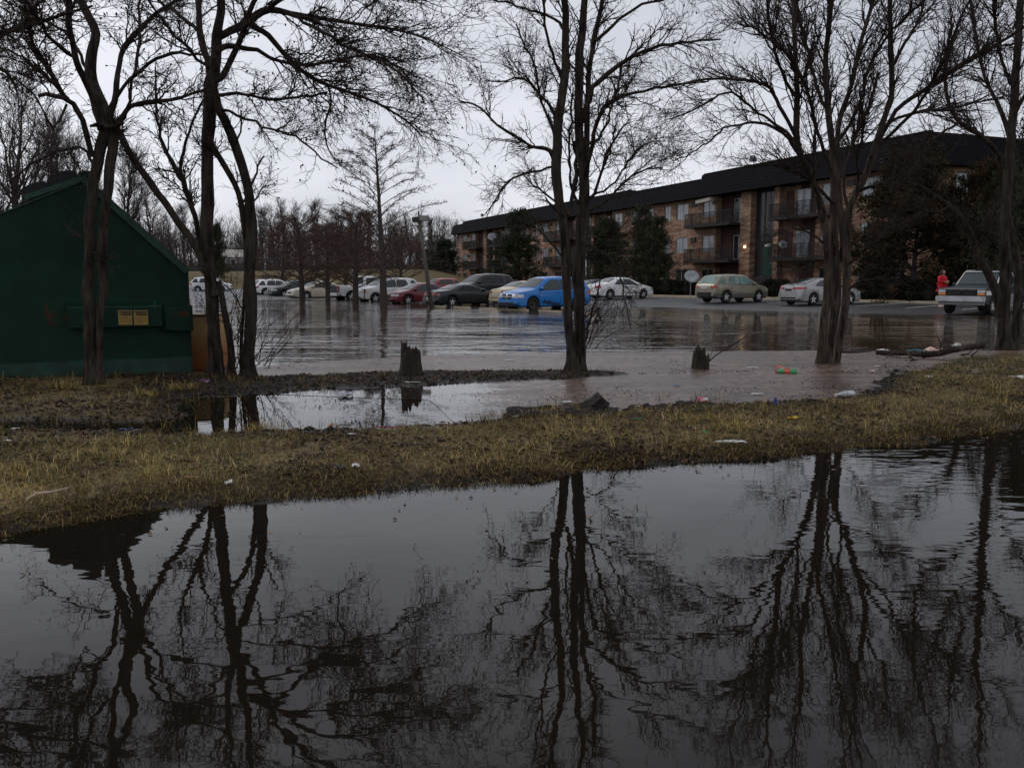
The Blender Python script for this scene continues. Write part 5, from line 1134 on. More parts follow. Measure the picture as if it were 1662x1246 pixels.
# clipped hedges
def hedge(label, px, Y, w, h, seed):
    q = aty(px, 451, Y); z = S1(q[0], Y); rng = np.random.default_rng(seed); n = 6000
    p = rng.normal(size=(n, 3)); p = np.sign(p) * np.abs(norm(p)) ** .6 * rng.uniform(.75, 1.03, (n, 1)); C = p * np.array([w / 2, w * .35, h / 2]) + [0, 0, h * .48]
    k = C[:, 2] > .0; C = C[k]; n = len(C); d = norm(rng.normal(size=(n, 3)) + p[k] * 1.0); u = norm(np.cross(d, rng.normal(size=(n, 3)))); s = .10 * rng.uniform(.5, 1.3, (n, 1))
    V = np.stack([C - u * s * .4, C + u * s * .4, C + d * s], 1).reshape(-1, 3); c = np.array([.010, .013, .007]) * rng.uniform(.6, 1.5, (n, 1))
    core = MB(); core.lathe([(w * .2, 0), (w * .40, .1), (w * .42, h * .5), (w * .3, h * .82), (w * .05, h * .9)], 12)
    t = thing('hedge', label, 'hedge', (q[0], Y, z), 0.0)
    o = core.obj('stems', M['mud'], t, smooth=True); o.scale = (1, .7, 1)
    link('foliage', mesh_np('foliage', V, [np.arange(n * 3).reshape(-1, 3)], M['needle'], False, np.repeat(c[:, None], 3, 1).reshape(-1, 3)), t, kind='stuff')
hedge('clipped hedge behind the satellite dish on the lawn', 1078, 68, 2.4, 1.3, 1); hedge('clipped hedge directly left of the tan car', 1112, 66, 1.9, 1.2, 2)
hedge('low dark hedge before the near brick wall, right of the silver car', 1432, 53, 3.0, 1.35, 3); hedge('dark shrub beside the entrance steps behind the tan car', 1262, 62, 1.8, 1.2, 4); hedge('dark hedge behind the red clad person', 1500, 50, 2.4, 1.3, 5)

# ------------------------------------------------------------------ vehicles (local: x forward, y left, z up)
M['tyre'] = mat('tyre', (0.012, 0.012, 0.012), 0.8); M['rim'] = mat('alloy', (0.5, 0.5, 0.51), 0.35, metal=0.25); M['steel'] = mat('dark_steel_wheel', (0.03, 0.028, 0.026), 0.6, noise=(8, .4))
M['glass'] = mat('car_glass', (0.03, 0.042, 0.044), 0.06, spec=0.3); M['tealglass'] = mat('pale_green_car_glass', (0.13, 0.20, 0.18), 0.08, coat=.3, noise=(1.5, .5))
M['blackglass'] = mat('tinted_car_glass', (0.006, 0.007, 0.009), 0.06, spec=.25)
M['trim'] = mat('black_trim', (0.014, 0.014, 0.015), 0.55); M['chrome'] = mat('chrome', (0.6, 0.6, 0.62), 0.15, metal=1.0)
M['redlens'] = mat('red_lens', (0.30, 0.015, 0.012), 0.15, coat=1.0); M['amber'] = mat('amber_lens', (0.55, 0.18, 0.02), 0.2, coat=1.0); M['clear'] = mat('headlamp_lens', (0.42, 0.43, 0.44), 0.1, coat=1.0, noise=(12, .4))
M['plate'] = mat('licence_plate', (0.4, 0.4, 0.4), 0.5)
def paint(name, c, rough=.3, metal=0.0, dirt=True):
    return mat(name, c, rough, metal, noise=(2.5, 0.06), noise2=(5, .25, tuple(x * .55 + .02 for x in c), 0.5, .8) if dirt else None, coat=.35)
_wh = {}
def wheel_meshes(r, w, style):
    k = (round(r, 3), w, style)
    if k in _wh: return _wh[k]
    t = MB(); t.lathe([(r * .62, -w/2), (r * .93, -w/2), (r, -w/2 + .03), (r, w/2 - .03), (r * .93, w/2), (r * .62, w/2), (r * .6, w/2 - .03), (r * .6, -w/2 + .03)], 28, 'y')
    m = MB()
    m.lathe([(r * .62, -w/2 + .02), (r * .64, w/2 - .005), (r * .60, w/2 - .004), (r * .57, w/2 - .05), (r * .05, w/2 - .07)], 28, 'y')
    if style != 'steel':
        for q in range(5):
            a = 2 * math.pi * q / 5 + .3; ca, sa = math.cos(a), math.sin(a)
            for (o1, o2) in ((-.10, .10),):
                p = lambda rr, o, y: (rr * ca - o * sa * r, y, rr * sa + o * ca * r)
                m.add([p(r*.08, -.13, w/2-.02), p(r*.60, -.09, w/2-.012), p(r*.60, .09, w/2-.012), p(r*.08, .13, w/2-.02), p(r*.08, -.13, w/2-.06), p(r*.60, -.09, w/2-.05), p(r*.60, .09, w/2-.05), p(r*.08, .13, w/2-.06)], [(0,1,2,3),(0,4,5,1),(1,5,6,2),(2,6,7,3),(3,7,4,0)])
    m.lathe([(r * .17, w/2 - .06), (r * .16, w/2 - .006), (r * .05, w/2)], 14, 'y')
    a = t.mesh('tyre', M['tyre'], smooth=True, angle=40)
    mm = MB(); mm.v = list(m.v); mm.f = list(m.f); mm.m = [1 if i < 28 * 4 + 2 and style != 'steel' else 0 for i in range(len(m.f))]
    b = mm.mesh('rim', [M['rim'] if style != 'steel' else M['steel'], M['trim'] if style == 'spoke' else M['rim']], smooth=True, angle=35)
    _wh[k] = (a, b); return _wh[k]

def car(label, px, Y, head, S, col, z=None, dz=0.0, name='parked_car', cat='car', group=None, glass='glass', two=None, wheel='spoke', dirty=False, extras=()):
    L, Wd = S['L'], S['W']; h2 = L / 2
    q = aty(px, 451, Y); zz = (S1(q[0], Y) + 0.004 if z is None else z) + dz
    T = thing(name, label, cat, (q[0], Y, zz), math.radians(head), group)
    top = np.array(S['top'], float); belt = np.array(S['belt'], float); zb0 = S.get('zb', .22)
    wr = S.get('wr', .33); ar = wr + S.get('gap', .055); wx = S['wx']
    tumble = S.get('tumble', .42); crown = S.get('crown', .035)
    def ztop(x): return np.interp(x, top[:, 0], top[:, 1])
    def zbelt(x): return np.minimum(np.interp(x, belt[:, 0], belt[:, 1]), ztop(x) - .03)
    pl = S.get('plan', [(-h2, .80), (-h2 + .12, .90), (-h2 + .5, .975), (-h2 + 1.2, 1), (h2 - 1.4, 1), (h2 - .6, .965), (h2 - .2, .88), (h2, .72)])
    pl = np.array(pl)
    def hw(x): return Wd / 2 * np.interp(x, pl[:, 0], pl[:, 1])
    def zbot(x):
        z_ = np.full_like(np.asarray(x, float), zb0)
        z_ = np.maximum(z_, zb0 + .12 * sstep(h2 - .35, h2, np.abs(x)))
        for w_ in wx:
            d = np.abs(x - w_); z_ = np.where(d < ar, np.maximum(z_, wr + np.sqrt(np.maximum(ar**2 - d**2, 0))), z_)
        return z_
    xs = set(np.linspace(-h2, h2, 46).round(4)) | set(top[:, 0].round(4)) | set(belt[:, 0].round(4)) | {-h2 + .03, -h2 + .07, h2 - .03, h2 - .07}
    for w_ in wx:
        for a in np.linspace(0, math.pi, 13): xs.add(round(w_ + ar * math.cos(a), 4))
        xs.add(round(w_ + ar + .002, 4)); xs.add(round(w_ - ar - .002, 4))
    xs = np.array(sorted(x for x in xs if -h2 <= x <= h2)); keep = np.concatenate([[True], np.diff(xs) > .0015]); xs = xs[keep]
    def section(x):
        w_, zt, zs, zb = float(hw(x)), float(ztop(x)), float(zbelt(x)), float(zbot(np.array([x]))[0])
        zs = max(zs, zb + .05); zt = max(zt, zs + .02); g = zt - zs; rw = w_ * .955 - g * tumble
        return [(0, zb), (w_ * .90, zb), (w_ * .985, zb + .05 * (1 if zb < .4 else .2)), (w_, zb + (zs - zb) * .35), (w_ * .995, zb + (zs - zb) * .62), (w_ * .975, zs - min(.05, (zs - zb) * .2)), (w_ * .955, zs),
                (w_ * .955 - g * .80 * tumble, zs + g * .80), (rw - .02, zs + g * .93), (rw - .10, zt - .004), (rw * .5, zt + crown * .75), (0, zt + crown)]
    def side_y(x, z_):
        s = section(x)[1:9]; return float(np.interp(z_, [p[1] for p in s], [p[0] for p in s]))
    def top_z(x, y):
        s = section(x)[8:]; return float(np.interp(abs(y), [p[0] for p in s][::-1], [p[1] for p in s][::-1]))
    B = MB(); vs = []
    for x in xs:
        s = section(x); ring = [(x, y, z_) for y, z_ in s] + [(x, -y, z_) for y, z_ in s[-2:0:-1]]; vs += ring
    n = 22; fs = []; mi = []
    for i in range(len(xs) - 1):
        for k in range(n):
            f = (i*n+k, i*n+(k+1) % n, (i+1)*n+(k+1) % n, (i+1)*n+k); fs.append(f)
            zc = sum(vs[j][2] for j in f) / 4; xc = (xs[i] + xs[i+1]) / 2
            mi.append(1 if (two and two(xc, zc)) else 0)
    fs.append(tuple(range(n))); fs.append(tuple(range((len(xs)-1)*n, len(xs)*n))); mi += [0, 0]
    B.v = vs; B.f = fs; B.m = mi
    cm = col if isinstance(col, (list, tuple)) and not isinstance(col[0], float) else [col]
    body = B.obj('body', list(cm), T, smooth=True, angle=32)
    # dark underside filling the arches
    u = MB(); u.box(-h2 + .25, h2 - .25, -Wd/2 + .16, Wd/2 - .16, zb0 - .02, float(ztop(h2 - .9)) - .12)
    u.obj('underbody', M['trim'], T)
    # windows
    G = M[glass] if isinstance(glass, str) else glass
    for poly in S['win']:
        cx = sum(p[0] for p in poly) / len(poly); cz = sum(p[1] for p in poly) / len(poly)
        for sg in (1, -1):
            g = MB()
            def sub(P, c_, off): 
                return [(x, sg * (side_y(x, z_) + off), z_) for x, z_ in P]
            # dense fan so the pane follows the body
            Pn = []
            for i in range(len(poly)):
                a, b = poly[i], poly[(i+1) % len(poly)]
                for t_ in (0, .5): Pn.append((a[0] + (b[0]-a[0]) * t_, a[1] + (b[1]-a[1]) * t_))
            v_ = sub([(cx, cz)] + Pn, None, .010); nn = len(Pn)
            g.add(v_, [(0, 1 + i, 1 + (i+1) % nn) for i in range(nn)])
            w_ = g.obj('side_window', G, T)
            fr = MB(); 
            big = [(cx + (x - cx) * 1.06, cz + (z_ - cz) * 1.10) for x, z_ in Pn]
            fr.add(sub([(cx, cz)] + big, None, .005), [(0, 1 + i, 1 + (i+1) % nn) for i in range(nn)]); fr.obj('frame', M['trim'], w_)
    def topstrip(x0, x1, f, off, nx_=5, ny_=9):
        g = MB(); v_ = []
        for i in range(nx_):
            x = x0 + (x1 - x0) * i / (nx_ - 1); s = section(x); ym = (s[9][0] + .02) * f
            for j in range(ny_):
                y = -ym + 2 * ym * j / (ny_ - 1); v_.append((x, y, top_z(x, y) + off))
        g.add(v_, [(i*ny_+j, i*ny_+j+1, (i+1)*ny_+j+1, (i+1)*ny_+j) for i in range(nx_-1) for j in range(ny_-1)]); return g
    if 'ws' in S: topstrip(*S['ws'], .97, .014).obj('windscreen', G, T, smooth=True)
    if 'rw' in S: topstrip(*S['rw'], .95, .014).obj('rear_window', G if not S.get('rwdark') else M['blackglass'], T, smooth=True)
    # end pieces
    def endpanel(nm, sgx, y0, y1, z0, z1, m, out=.012, wrap=.0, inset=None):
        g = MB(); v_ = []; ny_ = 7
        for j in range(ny_):
            y = y0 + (y1 - y0) * j / (ny_ - 1)
            for z_ in (z0, (z0 + z1) / 2, z1):
                # walk inwards from the end until the section is wide and tall enough
                x = sgx * h2
                for st in range(60):
                    xx = sgx * (h2 - st * .012)
                    if side_y(xx, z_) >= abs(y) and section(xx)[-1][1] >= z_ - .02 : x = xx; break
                    x = xx
                v_.append((x + sgx * out, y, z_))
        g.add(v_, [(j*3+k, j*3+k+1, (j+1)*3+k+1, (j+1)*3+k) for j in range(ny_-1) for k in range(2)]); return g.obj(nm, m, T, smooth=True)
    for e in S.get('ends', []): 
        nm, sgx, y0, y1, z0, z1, m = e[:7]
        endpanel(nm, sgx, y0, y1, z0, z1, M[m] if isinstance(m, str) else m, *(e[7:]))
        if y0 > 0: endpanel(nm, sgx, -y1, -y0, z0, z1, M[m] if isinstance(m, str) else m, *(e[7:]))
    # lamps wrapping round on the flank
    for e in S.get('flank', []):
        nm, x0, x1, z0, z1, m = e
        for sg in (1, -1):
            g = MB(); v_ = [(x, sg * (side_y(x, z_) + .009), z_) for x in np.linspace(x0, x1, 5) for z_ in (z0, (z0+z1)/2, z1)]
            g.add(v_, [(j*3+k, j*3+k+1, (j+1)*3+k+1, (j+1)*3+k) for j in range(4) for k in range(2)]); g.obj(nm, M[m], T, smooth=True)
    # door seams, handles, mirrors, sill
    for x in S.get('seams', []):
        for sg in (1, -1):
            g = MB(); zt_ = float(zbelt(x)) - .01; zz_ = np.linspace(zb0 + .1, zt_, 6); x_ = x
            v_ = [p for z_ in zz_ for p in ((x_ - .006, sg * (side_y(x_, z_) + .004), z_), (x_ + .006, sg * (side_y(x_, z_) + .004), z_))]
            g.add(v_, [(2*k, 2*k+1, 2*k+3, 2*k+2) for k in range(5)]); g.obj('door_seam', M['trim'], T)
    for x in S.get('handles', []):
        z_ = float(zbelt(x)) - .10
        for sg in (1, -1):
            g = MB(); y = side_y(x, z_); g.box(x - .08, x + .08, min(sg * y, sg * (y + .03)), max(sg * y, sg * (y + .03)), z_ - .015, z_ + .015); g.obj('handle', S.get('hm') or cm[0], T, bevel=.006)
    if 'mir' in S:
        x, z_ = S['mir']
        for sg in (1, -1):
            y = side_y(x, z_); g = MB(); g.box(x - .07, x + .05, min(sg * y, sg * (y + .2)), max(sg * y, sg * (y + .2)), z_ - .02, z_ + .13); g.obj('mirror', S.get('mm') or cm[0], T, smooth=True, bevel=.03)
    # wheels
    tm, rm_ = wheel_meshes(wr, .22, wheel)
    for w_ in wx:
        for sg in (1, -1):
            wo = link('wheel', tm, T, (w_, sg * (Wd/2 - .135), wr), (0, 0, 0 if sg > 0 else math.pi)); link('rim', rm_, wo)
    T['built'] = 1; del T['built']
    return T, S, dict(side_y=side_y, top_z=top_z, h2=h2, cm=cm)

SEDAN = dict(L=4.85, W=1.80, wr=.325, wx=(-1.42, 1.38), zb=.20,
    top=[(-2.425,.50),(-2.40,.80),(-2.33,.97),(-1.75,1.03),(-1.50,1.09),(-.78,1.38),(-.45,1.42),(.05,1.43),(.40,1.38),(1.22,.99),(1.40,.95),(2.10,.80),(2.34,.70),(2.41,.55),(2.425,.42)],
    belt=[(-2.425,.6),(-2.0,.93),(-1.2,.96),(1.1,.90),(1.6,.84),(2.3,.66),(2.425,.42)],
    win=[[(-1.08,.99),(-.33,.97),(-.33,1.34),(-.62,1.33)],[(-.27,.97),(.98,.93),(.85,1.02),(.28,1.32),(-.27,1.34)]], ws=(1.16,.42), rw=(-1.44,-.82),
    seams=(-1.12,-.30,1.02), handles=(-.55,.25), mir=(.86,.96),
    ends=[('headlight',1,.42,.78,.58,.72,'clear',.012),('grille',1,-.36,.36,.50,.64,'trim',.02),('air_intake',1,-.6,.6,.27,.36,'trim',.014),('tail_light',-1,.44,.80,.74,.90,'redlens',.012),('licence_plate',-1,-.26,.26,.60,.73,'plate',.02),('bumper_strip',-1,-.78,.78,.50,.53,'trim',.01)],
    flank=[('tail_light',-2.36,-2.12,.75,.89,'redlens'),('headlight',2.05,2.30,.60,.72,'clear')])
def variant(S, **k):
    d = dict(S); d.update(k); return d
def scaled(S, L, W=None, hs=1.0, **k):
    f = L / S['L']; d = dict(S); d['L'] = L; d['W'] = W or S['W']
    sc = lambda P: [(x * f, z * hs) for x, z in P]
    d['top'] = sc(S['top']); d['belt'] = sc(S['belt']); d['win'] = [sc(p) for p in S['win']]
    for key in ('ws', 'rw', 'seams', 'handles', 'wx'):
        if key in S: d[key] = tuple(x * f for x in S[key])
    if 'mir' in S: d['mir'] = (S['mir'][0] * f, S['mir'][1] * hs)
    d['ends'] = [(e[0], e[1], e[2], e[3], e[4] * hs, e[5] * hs) + tuple(e[6:]) for e in S.get('ends', [])]
    d['flank'] = [(e[0], e[1] * f, e[2] * f, e[3] * hs, e[4] * hs, e[5]) for e in S.get('flank', [])]
    d.update(k); return d
FASTBACK = variant(SEDAN, W=1.83, wr=.33, top=[(-2.425,.50),(-2.41,.85),(-2.36,1.06),(-2.05,1.10),(-1.85,1.13),(-.95,1.38),(-.45,1.44),(.05,1.45),(.40,1.40),(1.25,1.0),(1.45,.95),(2.10,.80),(2.34,.70),(2.41,.55),(2.425,.42)],
    belt=[(-2.425,.6),(-2.1,1.0),(-1.2,.99),(1.1,.92),(1.6,.84),(2.3,.66),(2.425,.42)], rw=(-1.82,-.92), win=[[(-1.30,1.06),(-.33,1.0),(-.33,1.36),(-.85,1.32)],[(-.27,1.0),(1.0,.95),(.85,1.05),(.28,1.33),(-.27,1.36)]],
    ends=[('headlight',1,.42,.78,.58,.72,'clear',.012),('grille',1,-.36,.36,.50,.64,'trim',.02),('tail_light',-1,.30,.84,.86,.98,'redlens',.012),('licence_plate',-1,-.24,.24,.78,.90,'trim',.02),('bumper_strip',-1,-.78,.78,.36,.44,'trim',.01)], flank=[('tail_light',-2.36,-2.0,.88,.98,'redlens'),('headlight',2.0,2.30,.60,.74,'clear')])
COUPE = variant(SEDAN, L=5.0, W=1.84, wx=(-1.4,1.4), top=[(-2.5,.45),(-2.48,.75),(-2.40,.92),(-1.85,.98),(-1.45,1.03),(-.70,1.30),(-.35,1.34),(.0,1.33),(.35,1.27),(1.15,.96),(1.4,.92),(2.2,.76),(2.42,.66),(2.5,.45)],
    belt=[(-2.5,.5),(-2.1,.9),(-1.2,.93),(1.1,.88),(1.6,.82),(2.4,.6),(2.5,.42)], win=[[(-1.05,.97),(-.35,.95),(-.35,1.24),(-.62,1.24)],[(-.28,.95),(.95,.91),(.82,.98),(.22,1.24),(-.28,1.26)]], ws=(1.10,.36), rw=(-1.38,-.74), seams=(-.42,1.0), handles=(-.15,),
    ends=[('headlight',1,.42,.78,.52,.64,'clear',.012),('tail_light',-1,.2,.82,.70,.82,'redlens',.012),('licence_plate',-1,-.26,.26,.45,.58,'plate',.02)], flank=[('tail_light',-2.42,-2.25,.70,.82,'redlens')])
SUV = dict(L=4.58, W=1.82, wr=.36, wx=(-1.32, 1.30), zb=.28, tumble=.30,
    top=[(-2.29,.60),(-2.27,.95),(-2.22,1.08),(-1.72,1.58),(-1.45,1.63),(-.4,1.67),(.25,1.63),(.50,1.56),(1.18,1.12),(1.35,1.07),(1.95,.96),(2.16,.86),(2.26,.70),(2.29,.5)],
    belt=[(-2.29,.8),(-2.15,1.06),(-1.2,1.05),(1.0,1.02),(1.6,.95),(2.1,.8),(2.29,.5)],
    win=[[(-1.98,1.12),(-1.28,1.10),(-1.42,1.50),(-1.64,1.50)],[(-1.16,1.10),(-.30,1.08),(-.30,1.55),(-1.0,1.54)],[(-.22,1.08),(.92,1.06),(.80,1.13),(.30,1.50),(-.22,1.55)]], ws=(1.14,.52), rw=(-2.17,-1.76),
    seams=(-1.22,-.26,.98), handles=(-.95,.0), mir=(.86,1.08), plan=[(-2.29,.86),(-2.2,.93),(-1.8,.98),(-1.2,1),(1,1),(1.7,.96),(2.1,.87),(2.29,.72)],
    ends=[('headlight',1,.42,.80,.68,.84,'clear',.012),('grille',1,-.34,.34,.66,.82,'trim',.02),('air_intake',1,-.6,.6,.38,.48,'trim',.014),('tail_light',-1,.52,.82,.84,1.02,'redlens',.012),('licence_plate',-1,-.28,.28,.84,.98,'plate',.02),('rear_bumper',-1,-.86,.86,.38,.62,'trim',.03)],
    flank=[('tail_light',-2.24,-1.98,.86,1.02,'redlens'),('headlight',1.95,2.2,.70,.83,'clear')])
CROSS = variant(SUV, L=4.90, W=1.85, wr=.36, wx=(-1.48,1.42), zb=.24,
    top=[(-2.45,.6),(-2.43,.95),(-2.38,1.1),(-2.05,1.60),(-1.85,1.67),(-.5,1.72),(.20,1.69),(.50,1.62),(1.25,1.13),(1.45,1.07),(2.10,.97),(2.32,.88),(2.42,.70),(2.45,.45)],
    belt=[(-2.45,.8),(-2.3,1.06),(-1.2,1.05),(1.1,1.02),(1.7,.97),(2.25,.82),(2.45,.5)],
    win=[[(-2.05,1.15),(-1.42,1.12),(-1.45,1.52),(-1.82,1.52)],[(-1.32,1.11),(-.40,1.08),(-.40,1.57),(-1.28,1.56)],[(-.30,1.08),(1.02,1.06),(.88,1.14),(.28,1.53),(-.30,1.57)]], ws=(1.20,.54), rw=(-2.33,-2.08), seams=(-1.36,-.35,1.05), handles=(-1.1,-.1), mir=(.92,1.08), plan=[(-2.45,.86),(-2.36,.93),(-1.9,.98),(-1.2,1),(1.2,1),(1.9,.96),(2.28,.88),(2.45,.78)],
    ends=[('headlight',1,.42,.82,.68,.86,'clear',.014),('grille',1,-.36,.36,.62,.86,'trim',.02),('grille_bar',1,-.36,.36,.72,.76,'chrome',.035),('grille_bar',1,-.03,.03,.62,.86,'chrome',.035),('air_intake',1,-.62,.62,.34,.46,'trim',.014),('tail_light',-1,.55,.86,.82,1.06,'redlens',.012)],
    flank=[('tail_light',-2.40,-2.14,.84,1.06,'redlens'),('headlight',2.02,2.34,.70,.86,'clear')])
PICK = dict(L=5.3, W=2.0, wr=.38, wx=(-1.65, 1.72), zb=.42, tumble=.26, gap=.09, crown=.02,
    top=[(-2.65,.62),(-2.64,1.18),(-.62,1.20),(-.60,1.30),(-.50,1.82),(-.30,1.88),(.45,1.88),(.66,1.80),(1.22,1.26),(1.35,1.22),(2.45,1.14),(2.60,1.08),(2.62,.70),(2.65,.6)],
    belt=[(-2.65,1.0),(-2.6,1.13),(-.6,1.16),(1.0,1.16),(2.4,1.06),(2.62,.95),(2.65,.6)],
    win=[[(-.40,1.22),(.24,1.20),(.24,1.74),(-.34,1.74)],[(.32,1.20),(1.0,1.19),(.56,1.74),(.32,1.74)]], ws=(1.20,.67), rw=(-.60,-.51), seams=(-.5,.95), handles=(-.2,), mir=(.98,1.22),
    plan=[(-2.65,.96),(-2.4,.98),(1.9,1),(2.4,.97),(2.6,.95),(2.65,.93)], ends=[], flank=[])
blue = paint('blue_paint', (0.004, 0.135, 0.42), .25); whitep = paint('white_paint', (0.66, 0.66, 0.66)); white2 = paint('grubby_white_paint', (0.55, 0.55, 0.55)); cream = paint('cream_paint', (0.50, 0.44, 0.34)); beige = paint('beige_paint', (0.42, 0.34, 0.22), .3, .2)
maroon = paint('maroon_paint', (0.12, 0.012, 0.018)); black = paint('charcoal_paint', (0.007, 0.009, 0.013), .35); tan = paint('champagne_paint', (0.235, 0.205, 0.155), .3, .25); silver = paint('silver_paint', (0.30, 0.30, 0.30), .3, .35)
red = paint('red_paint', (0.28, 0.03, 0.035)); navy = mat('navy_paint', (0.007, 0.010, 0.018), .45, spec=.3); silver2 = paint('light_silver_paint', (0.55, 0.56, 0.58), .3, .2); greylow = paint('grey_cladding', (0.10, 0.095, 0.085), .5)
HF, HB = 36.8, 216.8
TB_, SB_, HB_ = car('bright blue crossover with a scraped front door facing left at the edge of the water', 884, 44.6, HB, CROSS, blue, z=-.06, name='parked_crossover', wheel='steel')
sc_ = MB(); rr_ = np.random.default_rng(4); pts_ = [(1.02, .34), (.98, .50), (.86, .46), (.74, .60), (.60, .50), (.42, .55), (.20, .44), (-.15, .42), (-.35, .36), (-.30, .29), (.3, .27), (.8, .28)]
sc_.add([(x, HB_['side_y'](x, z) + .006, z) for x, z in pts_], [tuple(range(len(pts_)))]); sc_.obj('scrape', mat('scraped_paint', (.012, .014, .02), .8, noise=(14, .4), noise2=(11, .8, (.01, .10, .30), .52, .60)), TB_)
car('beige sedan showing its tail lights between the black coupe and the blue crossover', 858, 50.6, HF, scaled(SEDAN, 4.7), beige, z=-.02)
car('black coupe with silver wheels just right of the leaning lamp post', 753, 52.6, HF, variant(COUPE), black, z=-.12, glass='blackglass')
car('black van roof showing behind the black coupe, windscreen to the left', 783, 61, HB, scaled(SUV, 4.9, 1.95, 1.09), black, name='parked_van', cat='van', glass='blackglass')
car('dark maroon sedan facing left, left of the leaning lamp post', 682, 56.5, HB, scaled(SEDAN, 4.9, hs=.97), maroon, z=-.12)
car('white sport utility vehicle facing left between the cypress trunk and the maroon sedan', 628, 61.5, HB, scaled(SUV, 4.9, 1.9, 1.05, ends=SUV['ends'] + [('indicator', 1, .76, .86, .70, .82, 'amber', .02)]), white2, z=-.15, name='parked_sport_utility')
T_, S_, h_ = car('white pickup seen from behind with a dark tailgate and a red tail light', 593, 65.5, HF, PICK, white2, z=-.15, name='parked_pickup', cat='pickup truck')
g = MB(); g.box(-2.69, -2.655, -.86, .86, .68, 1.17); g.obj('tailgate', navy, T_, bevel=.02); g = MB(); g.box(-2.72, -2.60, .80, .98, .78, 1.12); g.obj('tail_light', M['redlens'], T_, bevel=.01); g = MB(); g.box(-2.72, -2.60, -.98, -.80, .78, 1.12); g.obj('tail_light', M['redlens'], T_, bevel=.01); g = MB(); g.box(-2.85, -2.65, -.98, .98, .46, .66); g.obj('rear_bumper', M['chrome'], T_, bevel=.03)
car('cream sedan facing left between the trunks of the cypress row', 517, 69, HB, scaled(SEDAN, 4.95, hs=1.0), cream, z=-.1)
car('dark hatchback half hidden behind the two leftmost cypress trunks', 478, 74, HB, scaled(SEDAN, 4.5), black, z=-.05)
car('white hatchback with orange tail light right beside the big multi stemmed trunk', 446, 78, HF, scaled(SUV, 4.2, 1.75, .9), whitep, z=-.03)
car('silver white sport utility vehicle far off, seen between the dumpster and the trunks', 343, 96, 4, scaled(SUV, 4.4, 1.8, 1.02), silver2, z=-.02, name='parked_sport_utility')
car('white sedan roof showing behind the maroon sedan', 652, 78, HB, scaled(SEDAN, 4.8), whitep, z=.02)
car('red hatchback roof showing above the rear of the black coupe', 713, 84, HB, scaled(SUV, 4.3, 1.8, .92), red, z=.02)
car('dark sedan of which only the roof shows between the blue crossover and the white sedan', 970, 66, HF, scaled(SEDAN, 4.6), navy, z=.04)
car('white sedan facing right on the dry asphalt, right of the two parallel trunks', 1006, 60.5, 30, scaled(SEDAN, 4.95, 1.85, 1.02), whitep)
car('champagne sport utility vehicle with grey lower body, parked nose right before the brick building', 1190, 52.3, 30, variant(SUV), [tan, greylow], name='parked_sport_utility', glass='tealglass', two=lambda x, z: z < .62)
car('silver fastback sedan with wide red tail lights behind the pale trunk', 1333, 48.3, 27, FASTBACK, silver)
# white and navy truck
TR = variant(PICK, hm=M['trim'], mm=navy)
T_, S_, h_ = car('old navy and silver pickup truck facing left at the right edge, one fender patch white', 1605, 38.9, 219, TR, [navy, paint('dull_silver_paint', (.20, .205, .21), .4)], name='parked_truck', cat='pickup truck', two=lambda x, z: (z < .80 and x < 2.0))
def P_(nm, m, *b, bevel=.012, par=None):
    g = MB(); g.box(*b); return g.obj(nm, m if not isinstance(m, str) else M[m], par or T_, bevel=bevel)
P_('front_bumper', mat('dull_chrome', (0.36, .37, .38), .35, metal=.3, noise=(3, .2)), 2.62, 2.82, -1.02, 1.02, .56, .80, bevel=.03)
P_('air_dam', M['grey'], 2.55, 2.68, -.95, .95, .42, .56)
P_('hood_edge', M['grey'], 2.56, 2.67, -.98, .98, 1.075, 1.13)
gr = P_('grille', 'trim', 2.60, 2.655, -.62, .62, .82, 1.07)
for k_ in range(3):
    P_('grille_bar', M['steel'], 2.655, 2.675, -.60, .60, .86 + k_ * .07, .875 + k_ * .07, bevel=.003, par=gr)
for k_ in range(5): P_('grille_bar', M['steel'], 2.655, 2.672, -.5 + k_ * .25, -.48 + k_ * .25, .83, 1.06, bevel=.003, par=gr)
bd = MB(); bd.lathe([(.055, 0), (.055, .012), (.04, .018), (.001, .02)], 18, 'x', c=(2.675, 0, .945)); o = bd.obj('badge', mat('blue_badge', (.008, .014, .035), .5, spec=.1), gr); o.scale = (1, 1, 1)
for sg in (1, -1):
    a, b = (.66, .97) if sg > 0 else (-.97, -.66)
    P_('headlight', 'clear', 2.58, 2.665, a, b, .94, 1.06); P_('indicator', 'amber', 2.58, 2.66, a, b, .84, .93)
P_('fender_patch', mat('white_primer', (.6, .6, .58), .6), 2.10, 2.60, 1.0, 1.012, .84, 1.02, bevel=.004)
for sg in (1, -1):   # white pinstripe frame round the cab glass
    y = .80
    g = MB(); pts = [(1.22, .86, 1.27), (.66, .75, 1.83), (.45, .73, 1.895), (-.32, .73, 1.895), (-.50, .76, 1.78), (-.60, .93, 1.22)]
    g.tube([(x, sg * yy, z) for x, yy, z in pts], .022, 6); g.obj('window_trim', M['white'], T_)
g = MB(); g.tube([(.70, -.72, 1.84), (.70, .72, 1.84)], .02, 6); g.obj('window_trim', M['white'], T_)
